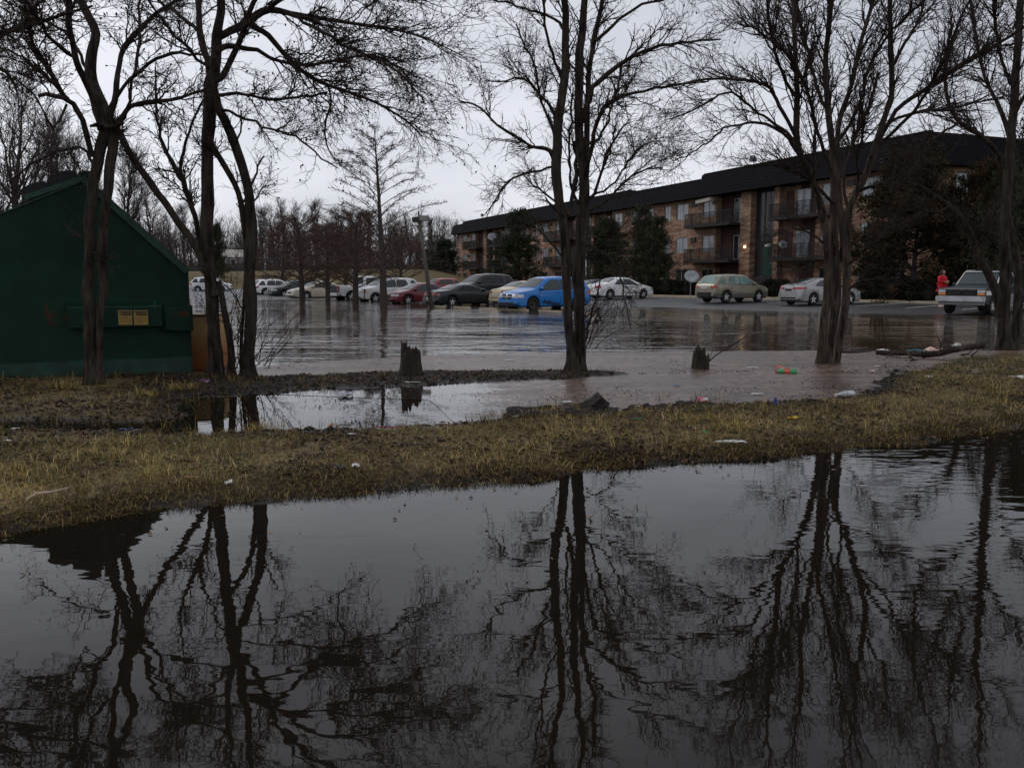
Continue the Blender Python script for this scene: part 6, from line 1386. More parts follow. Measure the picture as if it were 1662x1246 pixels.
# scrape on the blue car's door
# ------------------------------------------------------------------ concrete wheel stops along the water's edge
ws0 = atz(690, 497); ws0 = np.array([-4.9, 49.4]); wd = np.array([0.64, -0.768])
g = MB(); g.box(-.95, .95, -.09, .09, 0, .14); wsm = g.mesh('wheel_stop', M['concrete'], bevel=.025)
lab = ['wheel stop before the rear of the black coupe, right of the lamp post', 'wheel stop under the middle of the black coupe', 'wheel stop under the nose of the black coupe', 'wheel stop under the nose of the blue crossover', 'wheel stop under the blue front door', 'wheel stop behind the two parallel trunks']
for i in range(6):
    p = ws0 + wd * (1.1 + i * 2.35); 
    if i == 0: p = p
    link('wheel_stop', wsm, None, (p[0], p[1], -.075), (0, 0, math.atan2(wd[1], wd[0]) + .02 * (-1) ** i), label='pale concrete ' + lab[i], category='wheel stop', group='concrete wheel stops at the water line', kind='thing').scale = (.78, 1, 1)

# ------------------------------------------------------------------ lamp post, thin pole
q = atz(697, 499); tp = aty(678, 352, 49.5)
LPt = thing('lamp_post', 'leaning grey wooden lamp post with two box heads, standing in the water', 'lamp post', (q[0], 48.6, -.1))
b0 = np.array([q[0], 48.6, -.1]); tp = aty(680, 356, 48.9) - b0
g = MB(); g.tube([(0, 0, 0), tuple(tp * .5), tuple(tp)], [.13, .105, .08], 12); g.obj('pole', mat('grey_wood', (.085, .075, .064), .85, noise=(3, .3), bscale=(4, 4, .5)), LPt, smooth=True)
g = MB(); g.box(tp[0] - .38, tp[0] + .12, tp[1] - .16, tp[1] + .16, tp[2] - .16, tp[2] + .12); g.obj('lamp_head', M['steel'], LPt, bevel=.03)
g = MB(); g.box(tp[0] + .0, tp[0] + .56, tp[1] - .18, tp[1] + .14, tp[2] - .10, tp[2] + .20); g.obj('lamp_head', mat('pale_grey', (.20, .19, .17), .6, noise=(5, .2)), LPt, bevel=.03)
g = MB(); g.tube([tuple(tp), tuple(tp + [-.02, 0, .45])], .05, 8); g.obj('mast_cap', M['steel'], LPt)
q = aty(431, 451, 92); g = MB(); g.tube([(0, 0, 0), (0, 0, 4.6)], .07, 8); g.obj('utility_pole', M['grey'], None, loc=(q[0], 92, S1(q[0], 92) - .1), label='thin pale pole far off beside the multi stemmed tree', category='pole')

# ------------------------------------------------------------------ green dumpster (local: x leftwards along its side, y away, z up)
R0 = atz(312, 608); L0 = atz(0, 622); dx = (L0 - R0)[:2]; dx /= np.linalg.norm(dx); ang = math.atan2(dx[1], dx[0])
dn = np.array([-dx[1], dx[0]])
if dn[1] > 0: pass
def onside(px, py):
    """s along the side, z"""
    d = ray(px, py); A = np.array([[dx[0], -d[0]], [dx[1], -d[1]]]); s = np.linalg.solve(A, -R0[:2]); return s[0], CAMH + d[2] * s[1]
DZ = 0.0
DU = thing('dumpster', 'big dark green steel dumpster with sloping side and caution stickers, left of the trees', 'dumpster', (R0[0], R0[1], DZ), ang)
M['green'] = mat('green_dumpster_paint', (0.0025, 0.0215, 0.0125), 0.6, spec=.15, noise=(2.2, 0.3), noise2=[(0.9, .55, (0.007, 0.024, 0.016), .42, .66), (13, .25, (.02, .03, .022), .55, .7), (5.0, .7, (0.035, 0.012, 0.006), .64, .76)], bump=(3, .15, .03))
M['greenlip'] = mat('green_worn_edge', (0.016, 0.055, 0.038), 0.5, noise=(6, .4), noise2=(9, .6, (.05, .02, .01), .62, .75))
M['rust'] = mat('rust', (0.04, 0.012, 0.007), 0.85, noise=(9, .5), noise2=(6, .9, (0.0025, .026, .0135), .42, .52))
sR, zR = onside(312, 440); sP, zP = onside(138, 292); sL, zL = onside(0, 347)
sX = 4.3; zX = zL + (zP - zL) / (sP - sL) * (sX - sL)
W2 = 1.9
# local frame: +x = dx (left), +y = rotated 90deg ccw = dn ; dn points towards the camera if dn.y<0
ys = -1 if dn[1] < 0 else 1    # away from the camera
def dbox(nm, m, x0, x1, y0, y1, z0, z1, par=None, **k):
    g = MB(); g.box(x0, x1, *(sorted((ys * y0, ys * y1))), z0, z1); return g.obj(nm, m, par or DU, **k)
g = MB(); prof = [(0, .02), (0.0, zR - .02), (sP, zP), (sL, zL), (sX, zX), (sX, .02)]
f0 = [(x, 0, z) for x, z in prof]; f1 = [(x, ys * W2, z) for x, z in prof]; nn = len(prof)
g.add(f0 + f1, [tuple(range(nn)), tuple(range(2 * nn - 1, nn - 1, -1))] + [(i, (i+1) % nn, nn + (i+1) % nn, nn + i) for i in range(nn)])
g.obj('body', M['green'], DU, bevel=.012)
# base skirt, lighter and proud
g = MB(); g.add([(-.012, ys * -.03, -.12), (sX, ys * -.03, -.12), (sX, ys * -.03, .27), (-.012, ys * -.03, .30), (-.012, 0.0, .32), (sX, 0.0, .29), (-.012, ys * .1, -.12)], [(0, 1, 2, 3), (3, 2, 5, 4), (0, 3, 4, 6)])
g.obj('base_skirt', mat('green_base', (0.007, 0.032, 0.022), .5, noise=(4, .35), noise2=(7, .5, (.016, .009, .006), .55, .75)), DU)
# slanted flange along the slope and along the top
def flange(nm, a, b, th, out_, m):
    a = np.array(a); b = np.array(b); d = (b - a) / np.linalg.norm(b - a); n_ = np.array([-d[1], d[0]]); n_ = n_ if n_[1] < 0 else -n_
    P = [a + d * -.02, b + d * .02, b + n_ * th, a + n_ * th]; g = MB()
    v = [(p[0], ys * -out_, p[1]) for p in P] + [(p[0], ys * .02, p[1]) for p in P]
    g.add(v, [(0, 1, 2, 3), (7, 6, 5, 4), (0, 4, 5, 1), (1, 5, 6, 2), (2, 6, 7, 3), (3, 7, 4, 0)]); return g.obj(nm, m, DU, bevel=.006)
flange('slope_flange', (-.03, zR + .03), (sP, zP + .06), .11, .07, M['greenlip'] if False else mat('green_flange', (0.005, 0.034, 0.020), .5, noise=(4, .35)))
flange('top_rim', (sP + .02, zP + .0), (sX, zX + .0), .02, .03, M['greenlip'])
# lids: two dark ribbed covers with a green lip
a = np.array(onside(132, 297)); b = np.array(onside(44, 327)); d = (b - a) / np.linalg.norm(b - a); up = np.array([d[1], -d[0]]); up = up if up[1] > 0 else -up
def lid(t0, t1, nm, m, h0, h1, y0, y1, cv=0.0):
    g = MB(); n_ = 12; F = []; 
    for i in range(n_ + 1):
        t = t0 + (t1 - t0) * i / n_; p = a + (b - a) * t; e = math.sin(math.pi * i / n_) ** .16 if cv else 1
        lo = p + up * h0; hi = p + up * (h0 + (h1 - h0) * max(e, .45)); F += [(lo[0], ys * y0, lo[1]), (hi[0], ys * y0, hi[1]), (hi[0], ys * y1, hi[1]), (lo[0], ys * y1, lo[1])]
    fs = [(i*4+k, i*4+(k+1) % 4, (i+1)*4+(k+1) % 4, (i+1)*4+k) for i in range(n_) for k in range(4)] + [(0, 1, 2, 3), (n_*4+3, n_*4+2, n_*4+1, n_*4)]
    g.add(F, fs); return g.obj(nm, m, DU, bevel=.01)
M['lid'] = mat('black_lid', (0.010, 0.012, 0.012), .6, noise=(8, .5), noise2=(30, .5, (.02, .05, .035), .66, .72))
lid(-.02, 1.02, 'lid_rail', M['greenlip'], .02, .10, -.02, .10); lid(0.0, .546, 'lid', M['lid'], .09, .25, .0, .95, 1); lid(.55, 1.0, 'lid', M['lid'], .08, .22, .0, .95, 1)
dbox('hinge_bracket', M['green'], sP - .12, sP + .06, -.03, .2, zP - .12, zP + .14, bevel=.02)
# fork pocket with its open end piece
_, z1 = onside(225, 497); _, z0 = onside(225, 529); s1_, _ = onside(262, 510); s2_, _ = onside(110, 510)
g = MB(); yy = .16; g.add([(s1_, 0, z1 + .06), (s2_, 0, z1 + .06), (s2_, -ys * yy, z1), (s1_, -ys * yy, z1), (s2_, -ys * yy, z0), (s1_, -ys * yy, z0), (s2_, 0, z0 + .02), (s1_, 0, z0 + .02)], [(0, 1, 2, 3), (3, 2, 4, 5), (5, 4, 6, 7), (1, 6, 4, 2), (0, 3, 5, 7)])
fp = g.obj('fork_pocket', M['green'], DU)
g = MB(); g.box(s1_, s2_, *sorted((-ys * (yy - .004), -ys * (yy + .008))), z1 - .008, z1 + .006); g.obj('worn_edge', M['greenlip'], fp)
_, ze0 = onside(290, 537); _, ze1 = onside(290, 493)
g = MB(); g.add([(s1_ + .10, 0, ze1 - .02), (-.035, 0, ze1), (-.035, -ys * .19, ze1 - .02), (s1_ - .05, -ys * .19, ze1 - .05), (-.035, -ys * .19, ze0), (s1_ - .08, -ys * .19, ze0 + .02), (-.035, 0, ze0 - .01), (s1_ + .04, 0, ze0)], [(0, 1, 2, 3), (3, 2, 4, 5), (5, 4, 6, 7), (1, 6, 4, 2), (0, 3, 5, 7)])
ep = g.obj('pocket_end', M['green'], DU, bevel=.015)
g = MB(); g.add([(s1_ - .16, -ys * .196, ze1 - .13), (.02, -ys * .196, ze1 - .12), (.03, -ys * .196, ze1 - .21), (s1_ - .14, -ys * .196, ze1 - .22)], [(0, 1, 2, 3)]); g.obj('rust_patch', M['rust'], ep)
r0 = onside(120, 528); r1 = onside(74, 500); g = MB(); g.add([(r0[0], -ys * .004, r0[1]), (r1[0], -ys * .004, r0[1] + .02), (r1[0] + .02, -ys * .004, r1[1] + .1), (r1[0] - .05, -ys * .004, r1[1]), (r0[0], -ys * .004, r1[1] - .12)], [(0, 1, 2, 3, 4)]); g.obj('rust_patch', M['rust'], DU)
g = MB(); x_, z_ = onside(254, 497); g.add([(x_, -ys * .14, z_), (x_ + .05, -ys * .14, z_), (x_ + .03, -ys * .05, z_ + .1)], [(0, 1, 2)]); g.obj('torn_lug', M['greenlip'], fp)
# two yellow caution stickers
M['yellow'] = mat('sticker_yellow', (0.27, 0.18, 0.045), .6, noise=(10, .15)); M['ink'] = mat('sticker_ink', (0.01, .01, .01), .5); M['inkbrown'] = mat('sticker_drawing', (.12, .07, .02), .5)
def text_mesh(body, size):
    c = bpy.data.curves.new('t', 'FONT'); c.body = body; c.size = size; c.align_x = 'CENTER'; c.align_y = 'CENTER'; c.extrude = 0.0004
    o = bpy.data.objects.new('t', c); COL.objects.link(o); dg = bpy.context.evaluated_depsgraph_get(); me = bpy.data.meshes.new_from_object(o.evaluated_get(dg)); bpy.data.objects.remove(o); return me
cap = text_mesh('CAUTION', .052)
yf = yy + .004
for (xa, xb) in ((191, 214.5), (216, 240)):
    sa, za = onside(xa, 503); sb, zb = onside(xb, 526); w_ = abs(sa - sb); h_ = za - zb; cx, cz = (sa + sb) / 2, (za + zb) / 2 - .0
    g = MB(); y = -ys * yf; g.box(min(sa, sb), max(sa, sb), *sorted((y, y - ys * .003)), zb, za); st = g.obj('caution_sticker', M['yellow'], DU)
    y2 = y - ys * .0045
    g = MB(); g.box(cx - w_ * .45, cx + w_ * .45, *sorted((y2, y2 + ys * .001)), za - h_ * .36, za - h_ * .06); g.obj('header_band', M['ink'], st)
    y3 = y - ys * .0065
    t_ = link('lettering', cap, st, (cx - w_ * .06, y3, za - h_ * .21), (math.pi / 2, 0, math.pi if ys < 0 else 0)); cap.materials.clear(); cap.materials.append(M['yellow'])
    t_.scale = (w_ * .72 / .25, 1.1, 1)
    g = MB(); tx = cx + w_ * .37; g.add([(tx - .018, y3, za - h_ * .31), (tx + .018, y3, za - h_ * .31), (tx, y3, za - h_ * .11)], [(0, 1, 2)]); g.obj('warning_triangle', M['yellow'], st)
    # line drawing and small print lines
    g = MB(); cxx, czz = cx + w_ * .22, za - h_ * .66; ring = [(cxx + .04 * math.cos(k * .5), y3, czz + .04 * math.sin(k * .5)) for k in range(11)]; g.tube(ring, .003, 4); g.tube([(cxx - .05, y3, czz - .04), (cxx + .01, y3, czz + .0), (cxx - .04, y3, czz + .045)], .003, 4)
    for k in range(5): g.box(cx - w_ * .42, cx - w_ * .04, *sorted((y3, y3 + ys * .001)), za - h_ * (.46 + k * .1), za - h_ * (.445 + k * .1) + .002)
    g.obj('pictogram', M['inkbrown'], st)
# rusty tan container standing behind the dumpster's right end
q = atz(326, 606); ca = aty(313, 513, 15.2); cb = aty(346, 513, 15.2)
RB = thing('rusty_container', 'rusty tan steel bin standing between the dumpster and the multi stemmed tree', 'bin', (ca[0] - .5, 15.2, -.05))
def rustmat():
    m = mat('rusty_tan', (0.20, 0.13, 0.06), .7, noise=(3, .2)); t = m.node_tree; L = t.links.new; b = t.nodes['Principled BSDF']
    tcn = N(t, 'ShaderNodeTexCoord'); sp = N(t, 'ShaderNodeSeparateXYZ'); L(tcn.outputs['Object'], sp.inputs[0]); nz = N(t, 'ShaderNodeTexNoise'); nz.inputs['Scale'].default_value = 3; nz.inputs['Detail'].default_value = 5; L(tcn.outputs['Object'], nz.inputs[0])
    ml = N(t, 'ShaderNodeMath', operation='MULTIPLY_ADD'); L(nz.outputs[0], ml.inputs[0]); ml.inputs[1].default_value = .5; L(sp.outputs[2], ml.inputs[2])
    cr = N(t, 'ShaderNodeValToRGB'); cr.color_ramp.elements[0].position = .50; cr.color_ramp.elements[0].color = (.24, .085, .028, 1); cr.color_ramp.elements[1].position = .98; cr.color_ramp.elements[1].color = (.36, .23, .10, 1); L(ml.outputs[0], cr.inputs[0]); L(cr.outputs[0], b.inputs['Base Color']); return m
wz = ca[2] + .05; g = MB(); wb = cb[0] - ca[0] + .5
g.box(0, wb, 0, .9, 0, wz); g.obj('body', rustmat(), RB, bevel=.015)
g = MB(); g.box(-.02, wb + .02, -.025, .93, wz, wz + .03); g.obj('rim', M['inkbrown'], RB, bevel=.008)

# ------------------------------------------------------------------ stumps, logs, fallen branch, root clod
def stump(px, py, hgt, r, label, seed, lean=0.0):
    q = atz(px, py); z = S1f(q[0], q[1]); rng = np.random.default_rng(seed); n = 30; jag = {}
    prof = [(r * 1.25, -.1), (r * 1.12, .04), (r * 1.0, .15), (r * .97, hgt * .5), (r * .95, hgt * .78), (r * .90, hgt), (r * .6, hgt * .82), (r * .2, hgt * .6)]
    a_ = rng.uniform(0, 6.28)
    def jf(i, k, rr, zz):
        th = 2 * math.pi * k / n; nn = float(vnoise(math.cos(th) * 3 + seed, math.sin(th) * 3, zz * 1.2, seed)) + .6 * float(vnoise(math.cos(th) * 9, math.sin(th) * 9 + seed, zz * 2, seed + 3))
        rr *= 1 + .13 * nn
        if i >= 4: zz += hgt * (.22 * nn + .10 * ((k * 7919) % 5 - 2) / 2 * (k % 2) - .05 + .18 * math.exp(-(((th + .3 + 3.14) % 6.283) - 3.14) ** 2 / .25)) * (1 if i == 5 else .5)
        return rr, zz
    g = MB(); g.lathe(prof, n, 'z', jag=jf)
    t = thing('tree_stump', label, 'stump', (q[0], q[1], z), seed)
    o = g.obj('trunk', M['deadwood'], t, smooth=True, angle=50); o.rotation_euler = (0, lean, 0)
    s = MB()
    for k in range(3):
        th = -.4 + .25 * k; rr = r * .6; hh = hgt * (1.22 - .1 * k); s.tube([(rr * math.cos(th), rr * math.sin(th), hgt * .5), (rr * .95 * math.cos(th), rr * .95 * math.sin(th), hh)], [.03, .006], 5)
    s.obj('splinter', M['deadwood'], t)
    return t
stump(668, 612, .45, .165, 'broken rotten stump with a jagged top left of centre on the mud ridge', 3)
stump(1136, 598, .42, .15, 'smaller splintered stump with a twig beside it, right of centre in the shallows', 8, -.12)
def stick(name, pts, r, m, label, cat, kinds=None, sub=()):
    g = Tubes(); P = np.array(pts); R = np.linspace(r, r * .55, len(P)) if not hasattr(r, '__len__') else np.array(r); P2, R2 = spline(P, R, .06); o0 = P2[0].copy()
    t = thing(name, label, cat, tuple(o0)); g.add(P2, R2, 9, .12, 3); g.obj('stem', m, t, o0)
    rng = np.random.default_rng(len(label))
    for s_ in sub:
        g = Tubes(); Ps, Rs = spline(np.array(s_[0]), np.linspace(s_[1], s_[1] * .3, len(s_[0])), .05); Ps[1:] += rng.normal(size=Ps[1:].shape) * .004; g.add(Ps, Rs, 6, .1, 4); g.obj('branch', m, t, o0)
    return t
w = lambda px, py, z=0.0: tuple(atz(px, py, z))
def wz_(px, py, yref):  # point above ground seen at a pixel, standing over the ground row yref
    Y = atz(px, yref)[1]; return tuple(aty(px, py, Y))
stick('floating_log', [w(700, 604, .02), w(728, 604, .03), w(756, 603, .02)], .035, M['wetwood'], 'thin dark log lying at the water edge right of the big stump', 'log')
stick('floating_log', [w(1355, 571, .02), w(1385, 571, .025), w(1415, 569, .02)], .03, M['wetwood'], 'thin dark plank like log floating right of the pale trunk', 'log')
stick('fallen_branch', [wz_(1424, 572, 575), wz_(1470, 573, 580), wz_(1510, 575, 582), wz_(1545, 568, 582), wz_(1575, 563, 580), wz_(1598, 560, 580)], [.05, .055, .06, .065, .06, .05], M['bark_pale'], 'thick fallen branch lying in the shallows before the right hand tree', 'branch',
      sub=[([wz_(1482, 585, 586), wz_(1472, 572, 583), wz_(1450, 558, 580)], .03), ([wz_(1526, 574, 584), wz_(1527, 560, 584), wz_(1524, 552, 584), wz_(1520, 543, 584)], .022), ([wz_(1527, 560, 584), wz_(1534, 552, 584), wz_(1540, 547, 584)], .014), ([wz_(1548, 566, 582), wz_(1538, 558, 580), wz_(1530, 552, 578)], .03), ([wz_(1560, 576, 584), wz_(1572, 574, 584), wz_(1580, 566, 584)], .02), ([wz_(1576, 578, 584), wz_(1586, 570, 584), wz_(1590, 566, 584)], .016), ([wz_(1450, 572, 580), wz_(1440, 580, 588), wz_(1432, 585, 592)], .012)])
stick('leaning_twig', [wz_(1148, 590, 598), wz_(1160, 578, 598), wz_(1185, 562, 600), wz_(1205, 550, 600), wz_(1218, 538, 600)], .012, M['bark_pale'], 'thin pale twig leaning up to the right from the smaller stump', 'twig', sub=[([wz_(1150, 590, 598), wz_(1155, 570, 598), wz_(1156, 552, 598), wz_(1163, 532, 598)], .006), ([wz_(1185, 562, 600), wz_(1192, 545, 600), wz_(1188, 530, 600)], .004), ([wz_(1156, 562, 598), wz_(1147, 550, 598)], .004), ([wz_(1150, 592, 600), wz_(1162, 594, 602), wz_(1175, 600, 604)], .005)])
q = w(43, 812, .10); stick('broken_stick', [w(43, 812, .09), w(60, 801, .12), w(85, 798, .12), w(112, 791, .13)], [.010, .012, .009, .006], mat('pale_wood', (.30, .24, .17), .8, noise=(9, .3)), 'pale broken stick lying in the straw grass at the lower left', 'stick', sub=[([w(60, 801, .12), w(56, 797, .13)], .008)])
# upturned clod with roots
q = atz(962, 678); z = S1f(q[0], q[1]); rng = np.random.default_rng(9)
big = bmesh.new(); bmesh.ops.create_icosphere(big, subdivisions=4, radius=1)
for v in big.verts:
    c = v.co; n_ = float(vnoise(c.x * 2.2, c.y * 2.2, c.z * 2.2, 5)) + .5 * float(vnoise(c.x * 6, c.y * 6, c.z * 6, 6)) + .25 * float(vnoise(c.x * 15, c.y * 15, c.z * 15, 7)); c *= 1 + .28 * n_
    c.x *= .16; c.y *= .12; c.z = c.z * .08 + max(0, .10 * (1 - abs(c.x - .07) / .11)) * (c.z > 0) 
me = bpy.data.meshes.new('root_clod'); big.to_mesh(me); big.free(); me.materials.append(M['mud']); me.polygons.foreach_set('use_smooth', [True] * len(me.polygons))
link('root_clod', me, None, (q[0], q[1], z + .05), (0, 0, .2), label='dark upturned clod of mud and roots standing proud at the back of the grass strip', category='mud clod')

# ------------------------------------------------------------------ litter
def color(n, c, r=.4, **k): return mat(n, c, r, **k)
def place(o, px, py, z=None, rz=0.0, rx=0.0, ry=0.0, label='', cat='litter', dz=0.0):
    q = atz(px, py, .02); zz = max(S1f(q[0], q[1]), 0.0) if z is None else z
    o.location = (q[0], q[1], zz + dz); o.rotation_euler = (rx, ry, rz); o['label'] = label; o['category'] = cat; return o
def crumple(name, sx, sy, hgt, m, seed, n=9, curl=.5):
    g = MB(); v = []
    for i in range(n):
        for j in range(n):
            x, y = (i / (n-1) - .5), (j / (n-1) - .5); v.append((sx * (x + .08 * float(v2(i * .9, j * .7, seed))), sy * (y + .1 * float(v2(i * .8, j, seed + 1))), .012 + hgt * (.5 + .5 * float(v2(i * .75 + seed, j * .75, seed + 2))) * (1 - curl * 2 * max(abs(x), abs(y)) ** 2)))
    g.add(v, [(i*n+j, (i+1)*n+j, (i+1)*n+j+1, i*n+j+1) for i in range(n-1) for j in range(n-1)]); o = g.obj(name, m, None, smooth=True, angle=25)
    s_ = o.modifiers.new('thick', 'SOLIDIFY'); s_.thickness = .003; return o
# green bottle with orange label
t = thing('plastic_bottle', 'green two litre bottle with red cap lying in the shallows left of the pale trunk', 'bottle', (0, 0, 0)); place(t, 1277, 604, rz=-.12, label=t['label'], cat='bottle', z=.03)
g = MB(); g.lathe([(.001, -.16), (.04, -.165), (.055, -.15), (.057, -.05), (.055, 0), (.057, .06), (.05, .10), (.022, .145), (.017, .16), (.017, .17)], 16, 'x'); g.obj('bottle_body', color('green_plastic', (.02, .22, .06), .15, coat=1.0), t, smooth=True)
g = MB(); g.lathe([(.0585, -.045), (.0585, .05)], 16, 'x'); g.obj('bottle_label', color('orange_label', (.45, .10, .05), .5, noise=(25, .6)), t, smooth=True, angle=30)
g = MB(); g.lathe([(.021, .168), (.021, .19), (.001, .192)], 12, 'x'); g.obj('cap', color('red_cap', (.5, .03, .03), .4), t); t.rotation_euler = (0, 0, math.pi - .1)
o = crumple('crisp_packet', .16, .10, .06, color('orange_red_foil', (.5, .16, .10), .3, noise=(14, .6)), 4); place(o, 1263, 597, z=.01, label='orange and white wrapper floating just behind the green bottle', cat='wrapper')
# can
t = thing('drink_can', 'pink and white drink can lying on the dark clods by the grass', 'can', (0, 0, 0)); place(t, 1140, 657, label=t['label'], cat='can', dz=.055, rz=-.1)
g = MB(); g.lathe([(.001, -.06), (.024, -.061), (.032, -.052), (.033, .05), (.024, .061), (.001, .06)], 18, 'x'); g.obj('can_body', color('can_paint', (.55, .05, .12), .3, noise=(18, .3), noise2=(16, 1.0, (.5, .55, .5), .52, .56)), t, smooth=True, angle=40)
g = MB(); g.lathe([(.026, .0605), (.026, .063), (.020, .0635)], 16, 'x'); g.obj('can_rim', M['rim'], t)
# blue cup on its side / carton corner
g = MB(); g.add([(-.055, -.04, 0), (.055, -.04, 0), (.05, .05, 0), (-.05, .05, 0), (-.005, -.01, .10), (.01, .0, .10)], [(0, 1, 5, 4), (1, 2, 5), (2, 3, 4, 5), (3, 0, 4), (0, 3, 2, 1)]); o = g.obj('blue_carton', color('blue_card', (.012, .03, .16), .4, noise=(14, .4)), None, bevel=.004); place(o, 1258, 654, label='dark blue folded carton standing like a small tent at the waters edge', cat='carton')
# clear bottle
t = thing('plastic_bottle', 'clear crushed plastic bottle at the mud edge right of the blue carton', 'bottle', (0, 0, 0)); place(t, 1372, 646, label=t['label'], cat='bottle', rz=.35, dz=.04)
cp = color('clear_plastic', (.34, .36, .36), .12, coat=1.0, noise=(20, .35)); g = MB(); g.lathe([(.001, .13), (.045, .125), (.052, .10), (.047, .03), (.050, 0), (.036, -.05), (.022, -.09), (.014, -.12), (.014, -.15)], 14, 'x', jag=lambda i, k, r, z: (r * (1 + .16 * math.sin(k * 2.3 + i * 1.7)), z)); g.obj('bottle_body', cp, t, smooth=True, angle=50); g = MB(); g.lathe([(.017, -.15), (.017, -.165), (.001, -.166)], 10, 'x'); g.obj('cap', M['white'], t)
# wrappers, papers, scraps
wh = color('white_paper', (.62, .62, .60), .6, noise=(20, .12)); LIT = [
 ('paper_strip', .30, .035, .03, wh, 1185, 727, .0, 'long white crumpled paper strip at the edge of the near pond', 'paper'),
 ('yellow_wrapper', .12, .05, .04, color('yellow_foil', (.60, .40, .04), .4, noise=(20, .3)), 1286, 690, .2, 'yellow wrapper lying on the grass strip', 'wrapper'),
 ('green_scrap', .05, .03, .03, color('green_scrap', (.02, .22, .07), .4), 1144, 718, .3, 'tiny green plastic scrap in the grass left of the white paper strip', 'scrap'),
 ('purple_wrapper', .17, .08, .06, color('purple_foil', (.16, .05, .20), .3, noise=(15, .3), noise2=(14, 1.0, (.5, .45, .5), .55, .6)), 331, 624, .2, 'purple and white wrapper at the foot of the multi stemmed tree', 'wrapper'),
 ('plastic_bag', .20, .12, .07, color('clear_film', (.36, .38, .42), .15, coat=1.0, noise=(12, .3)), 560, 641, .1, 'clear plastic bag floating in the small pool', 'bag'),
 ('white_stick', .22, .022, .01, wh, 670, 622, -.05, 'thin white slat lying before the big stump', 'stick'),
 ('magenta_cloth', .34, .08, .02, color('magenta_cloth', (.13, .015, .045), .8, noise=(14, .4)), 636, 693, .05, 'dull magenta cloth half sunk at the back of the grass strip', 'cloth'),
 ('orange_scrap', .04, .03, .04, color('orange_scrap', (.55, .16, .06), .5), 537, 691, .1, 'small orange scrap at the left end of the row of white scraps', 'scrap'),
 ('white_wrapper', .14, .04, .035, color('dull_white_film', (.28, .27, .25), .4, noise=(18, .5)), 560, 690, .1, 'dull white wrapper just right of the orange scrap', 'wrapper'),
 ('blue_scrap', .14, .04, .02, color('blue_scrap', (.03, .06, .14), .5), 205, 708, .1, 'dark blue plastic strip on the wet ground at the left', 'scrap'),
 ('white_scrap', .06, .03, .02, wh, 223, 703, .4, 'small white scrap just right of the dark blue strip', 'scrap'),
 ('white_scrap', .09, .03, .02, wh, 26, 702, .1, 'white scrap in the dark puddle at the far left', 'scrap'),
 ('white_scrap', .05, .025, .02, wh, 14, 728, .1, 'white scrap at the left border above the straw grass', 'scrap'),
 ('teal_scrap', .11, .06, .03, color('teal_scrap', (.03, .12, .09), .5), 1034, 692, .1, 'dark teal scrap on the mud right of the upturned clod', 'scrap'),
 ('pale_green_scrap', .10, .05, .03, color('pale_green_scrap', (.22, .27, .22), .5), 840, 686, .4, 'pale green scrap on the mud left of the upturned clod', 'scrap'),
 ('dark_blue_scrap', .12, .07, .04, color('ink_blue', (.01, .018, .035), .4), 500, 706, .1, 'dark blue scrap below the small pool', 'scrap'),
 ('navy_scrap', .08, .04, .03, color('navy_scrap', (.02, .03, .08), .4), 552, 772, .2, 'navy scrap in the grass near the near pond', 'scrap'),
 ('white_foam', .06, .05, .035, wh, 578, 772, .2, 'white foam bit in the grass right of the navy scrap', 'foam'),
 ('white_foam', .05, .05, .045, wh, 371, 793, .2, 'small round white foam bit in the grass by the near pond at the left', 'foam'),
 ('white_scrap', .08, .03, .02, wh, 571, 715, .2, 'white scrap on the straw grass below the magenta cloth', 'scrap'),
 ('red_white_cup', .10, .06, .05, color('white_card', (.62, .58, .55), .5, noise2=(8, 1, (.5, .06, .04), .5, .55)), 1416, 603, .1, 'red and white paper cup lying in the shallows right of the pale trunk', 'cup'),
 ('white_scrap', .12, .03, .015, wh, 1424, 594, .1, 'thin white scrap just behind the red and white cup', 'scrap'),
 ('pink_bag', .42, .22, .20, color('pink_plastic', (.62, .42, .36), .35, noise=(9, .2)), 1517, 575, .1, 'pale pink plastic bag bulging behind the fallen branch', 'bag'),
 ('teal_cloth', .50, .16, .10, color('teal_cloth', (.03, .13, .14), .6, noise=(9, .3)), 1492, 572, .1, 'teal cloth lying left of the pink bag', 'cloth'),
 ('white_bag', .22, .14, .09, wh, 1434, 571, .1, 'white bag at the left end of the fallen branch', 'bag'),
 ('white_bag', .18, .12, .12, wh, 1552, 563, .1, 'white scrap of bag above the thick end of the fallen branch', 'bag'),
 ('white_foam_sheet', .36, .10, .05, wh, 1658, 614, .05, 'long white foam piece at the right border', 'foam'),
 ('white_scrap', .16, .04, .02, wh, 1229, 639, .1, 'white scrap floating left of the blue carton', 'scrap'),
 ('blue_disc', .10, .05, .02, color('blue_disc', (.03, .10, .22), .4), 1099, 626, .1, 'small blue disc floating below the smaller stump', 'disc'),
 ('grey_tray', .18, .05, .02, color('grey_film', (.22, .22, .23), .3), 1208, 606, .1, 'grey film floating left of the green bottle', 'film'),
 ('white_scrap', .22, .03, .02, wh, 1222, 596, .1, 'thin white strip floating up and left of the green bottle', 'scrap'),
 ('white_scrap', .14, .04, .02, wh, 918, 652, .0, 'small white strip floating before the two trunks', 'scrap'),
 ('white_scrap', .20, .05, .02, wh, 828, 584, .0, 'white scraps floating far back left of the two trunks', 'scrap'),
 ('white_scrap', .10, .03, .02, wh, 1507, 617, .0, 'white strip on the wet grass below the fallen branch', 'scrap'),
 ('brown_packet', .10, .04, .03, color('brown_card', (.25, .15, .07), .7), 312, 788, .1, 'small brown card scrap in the grass near the pond', 'card'),
]
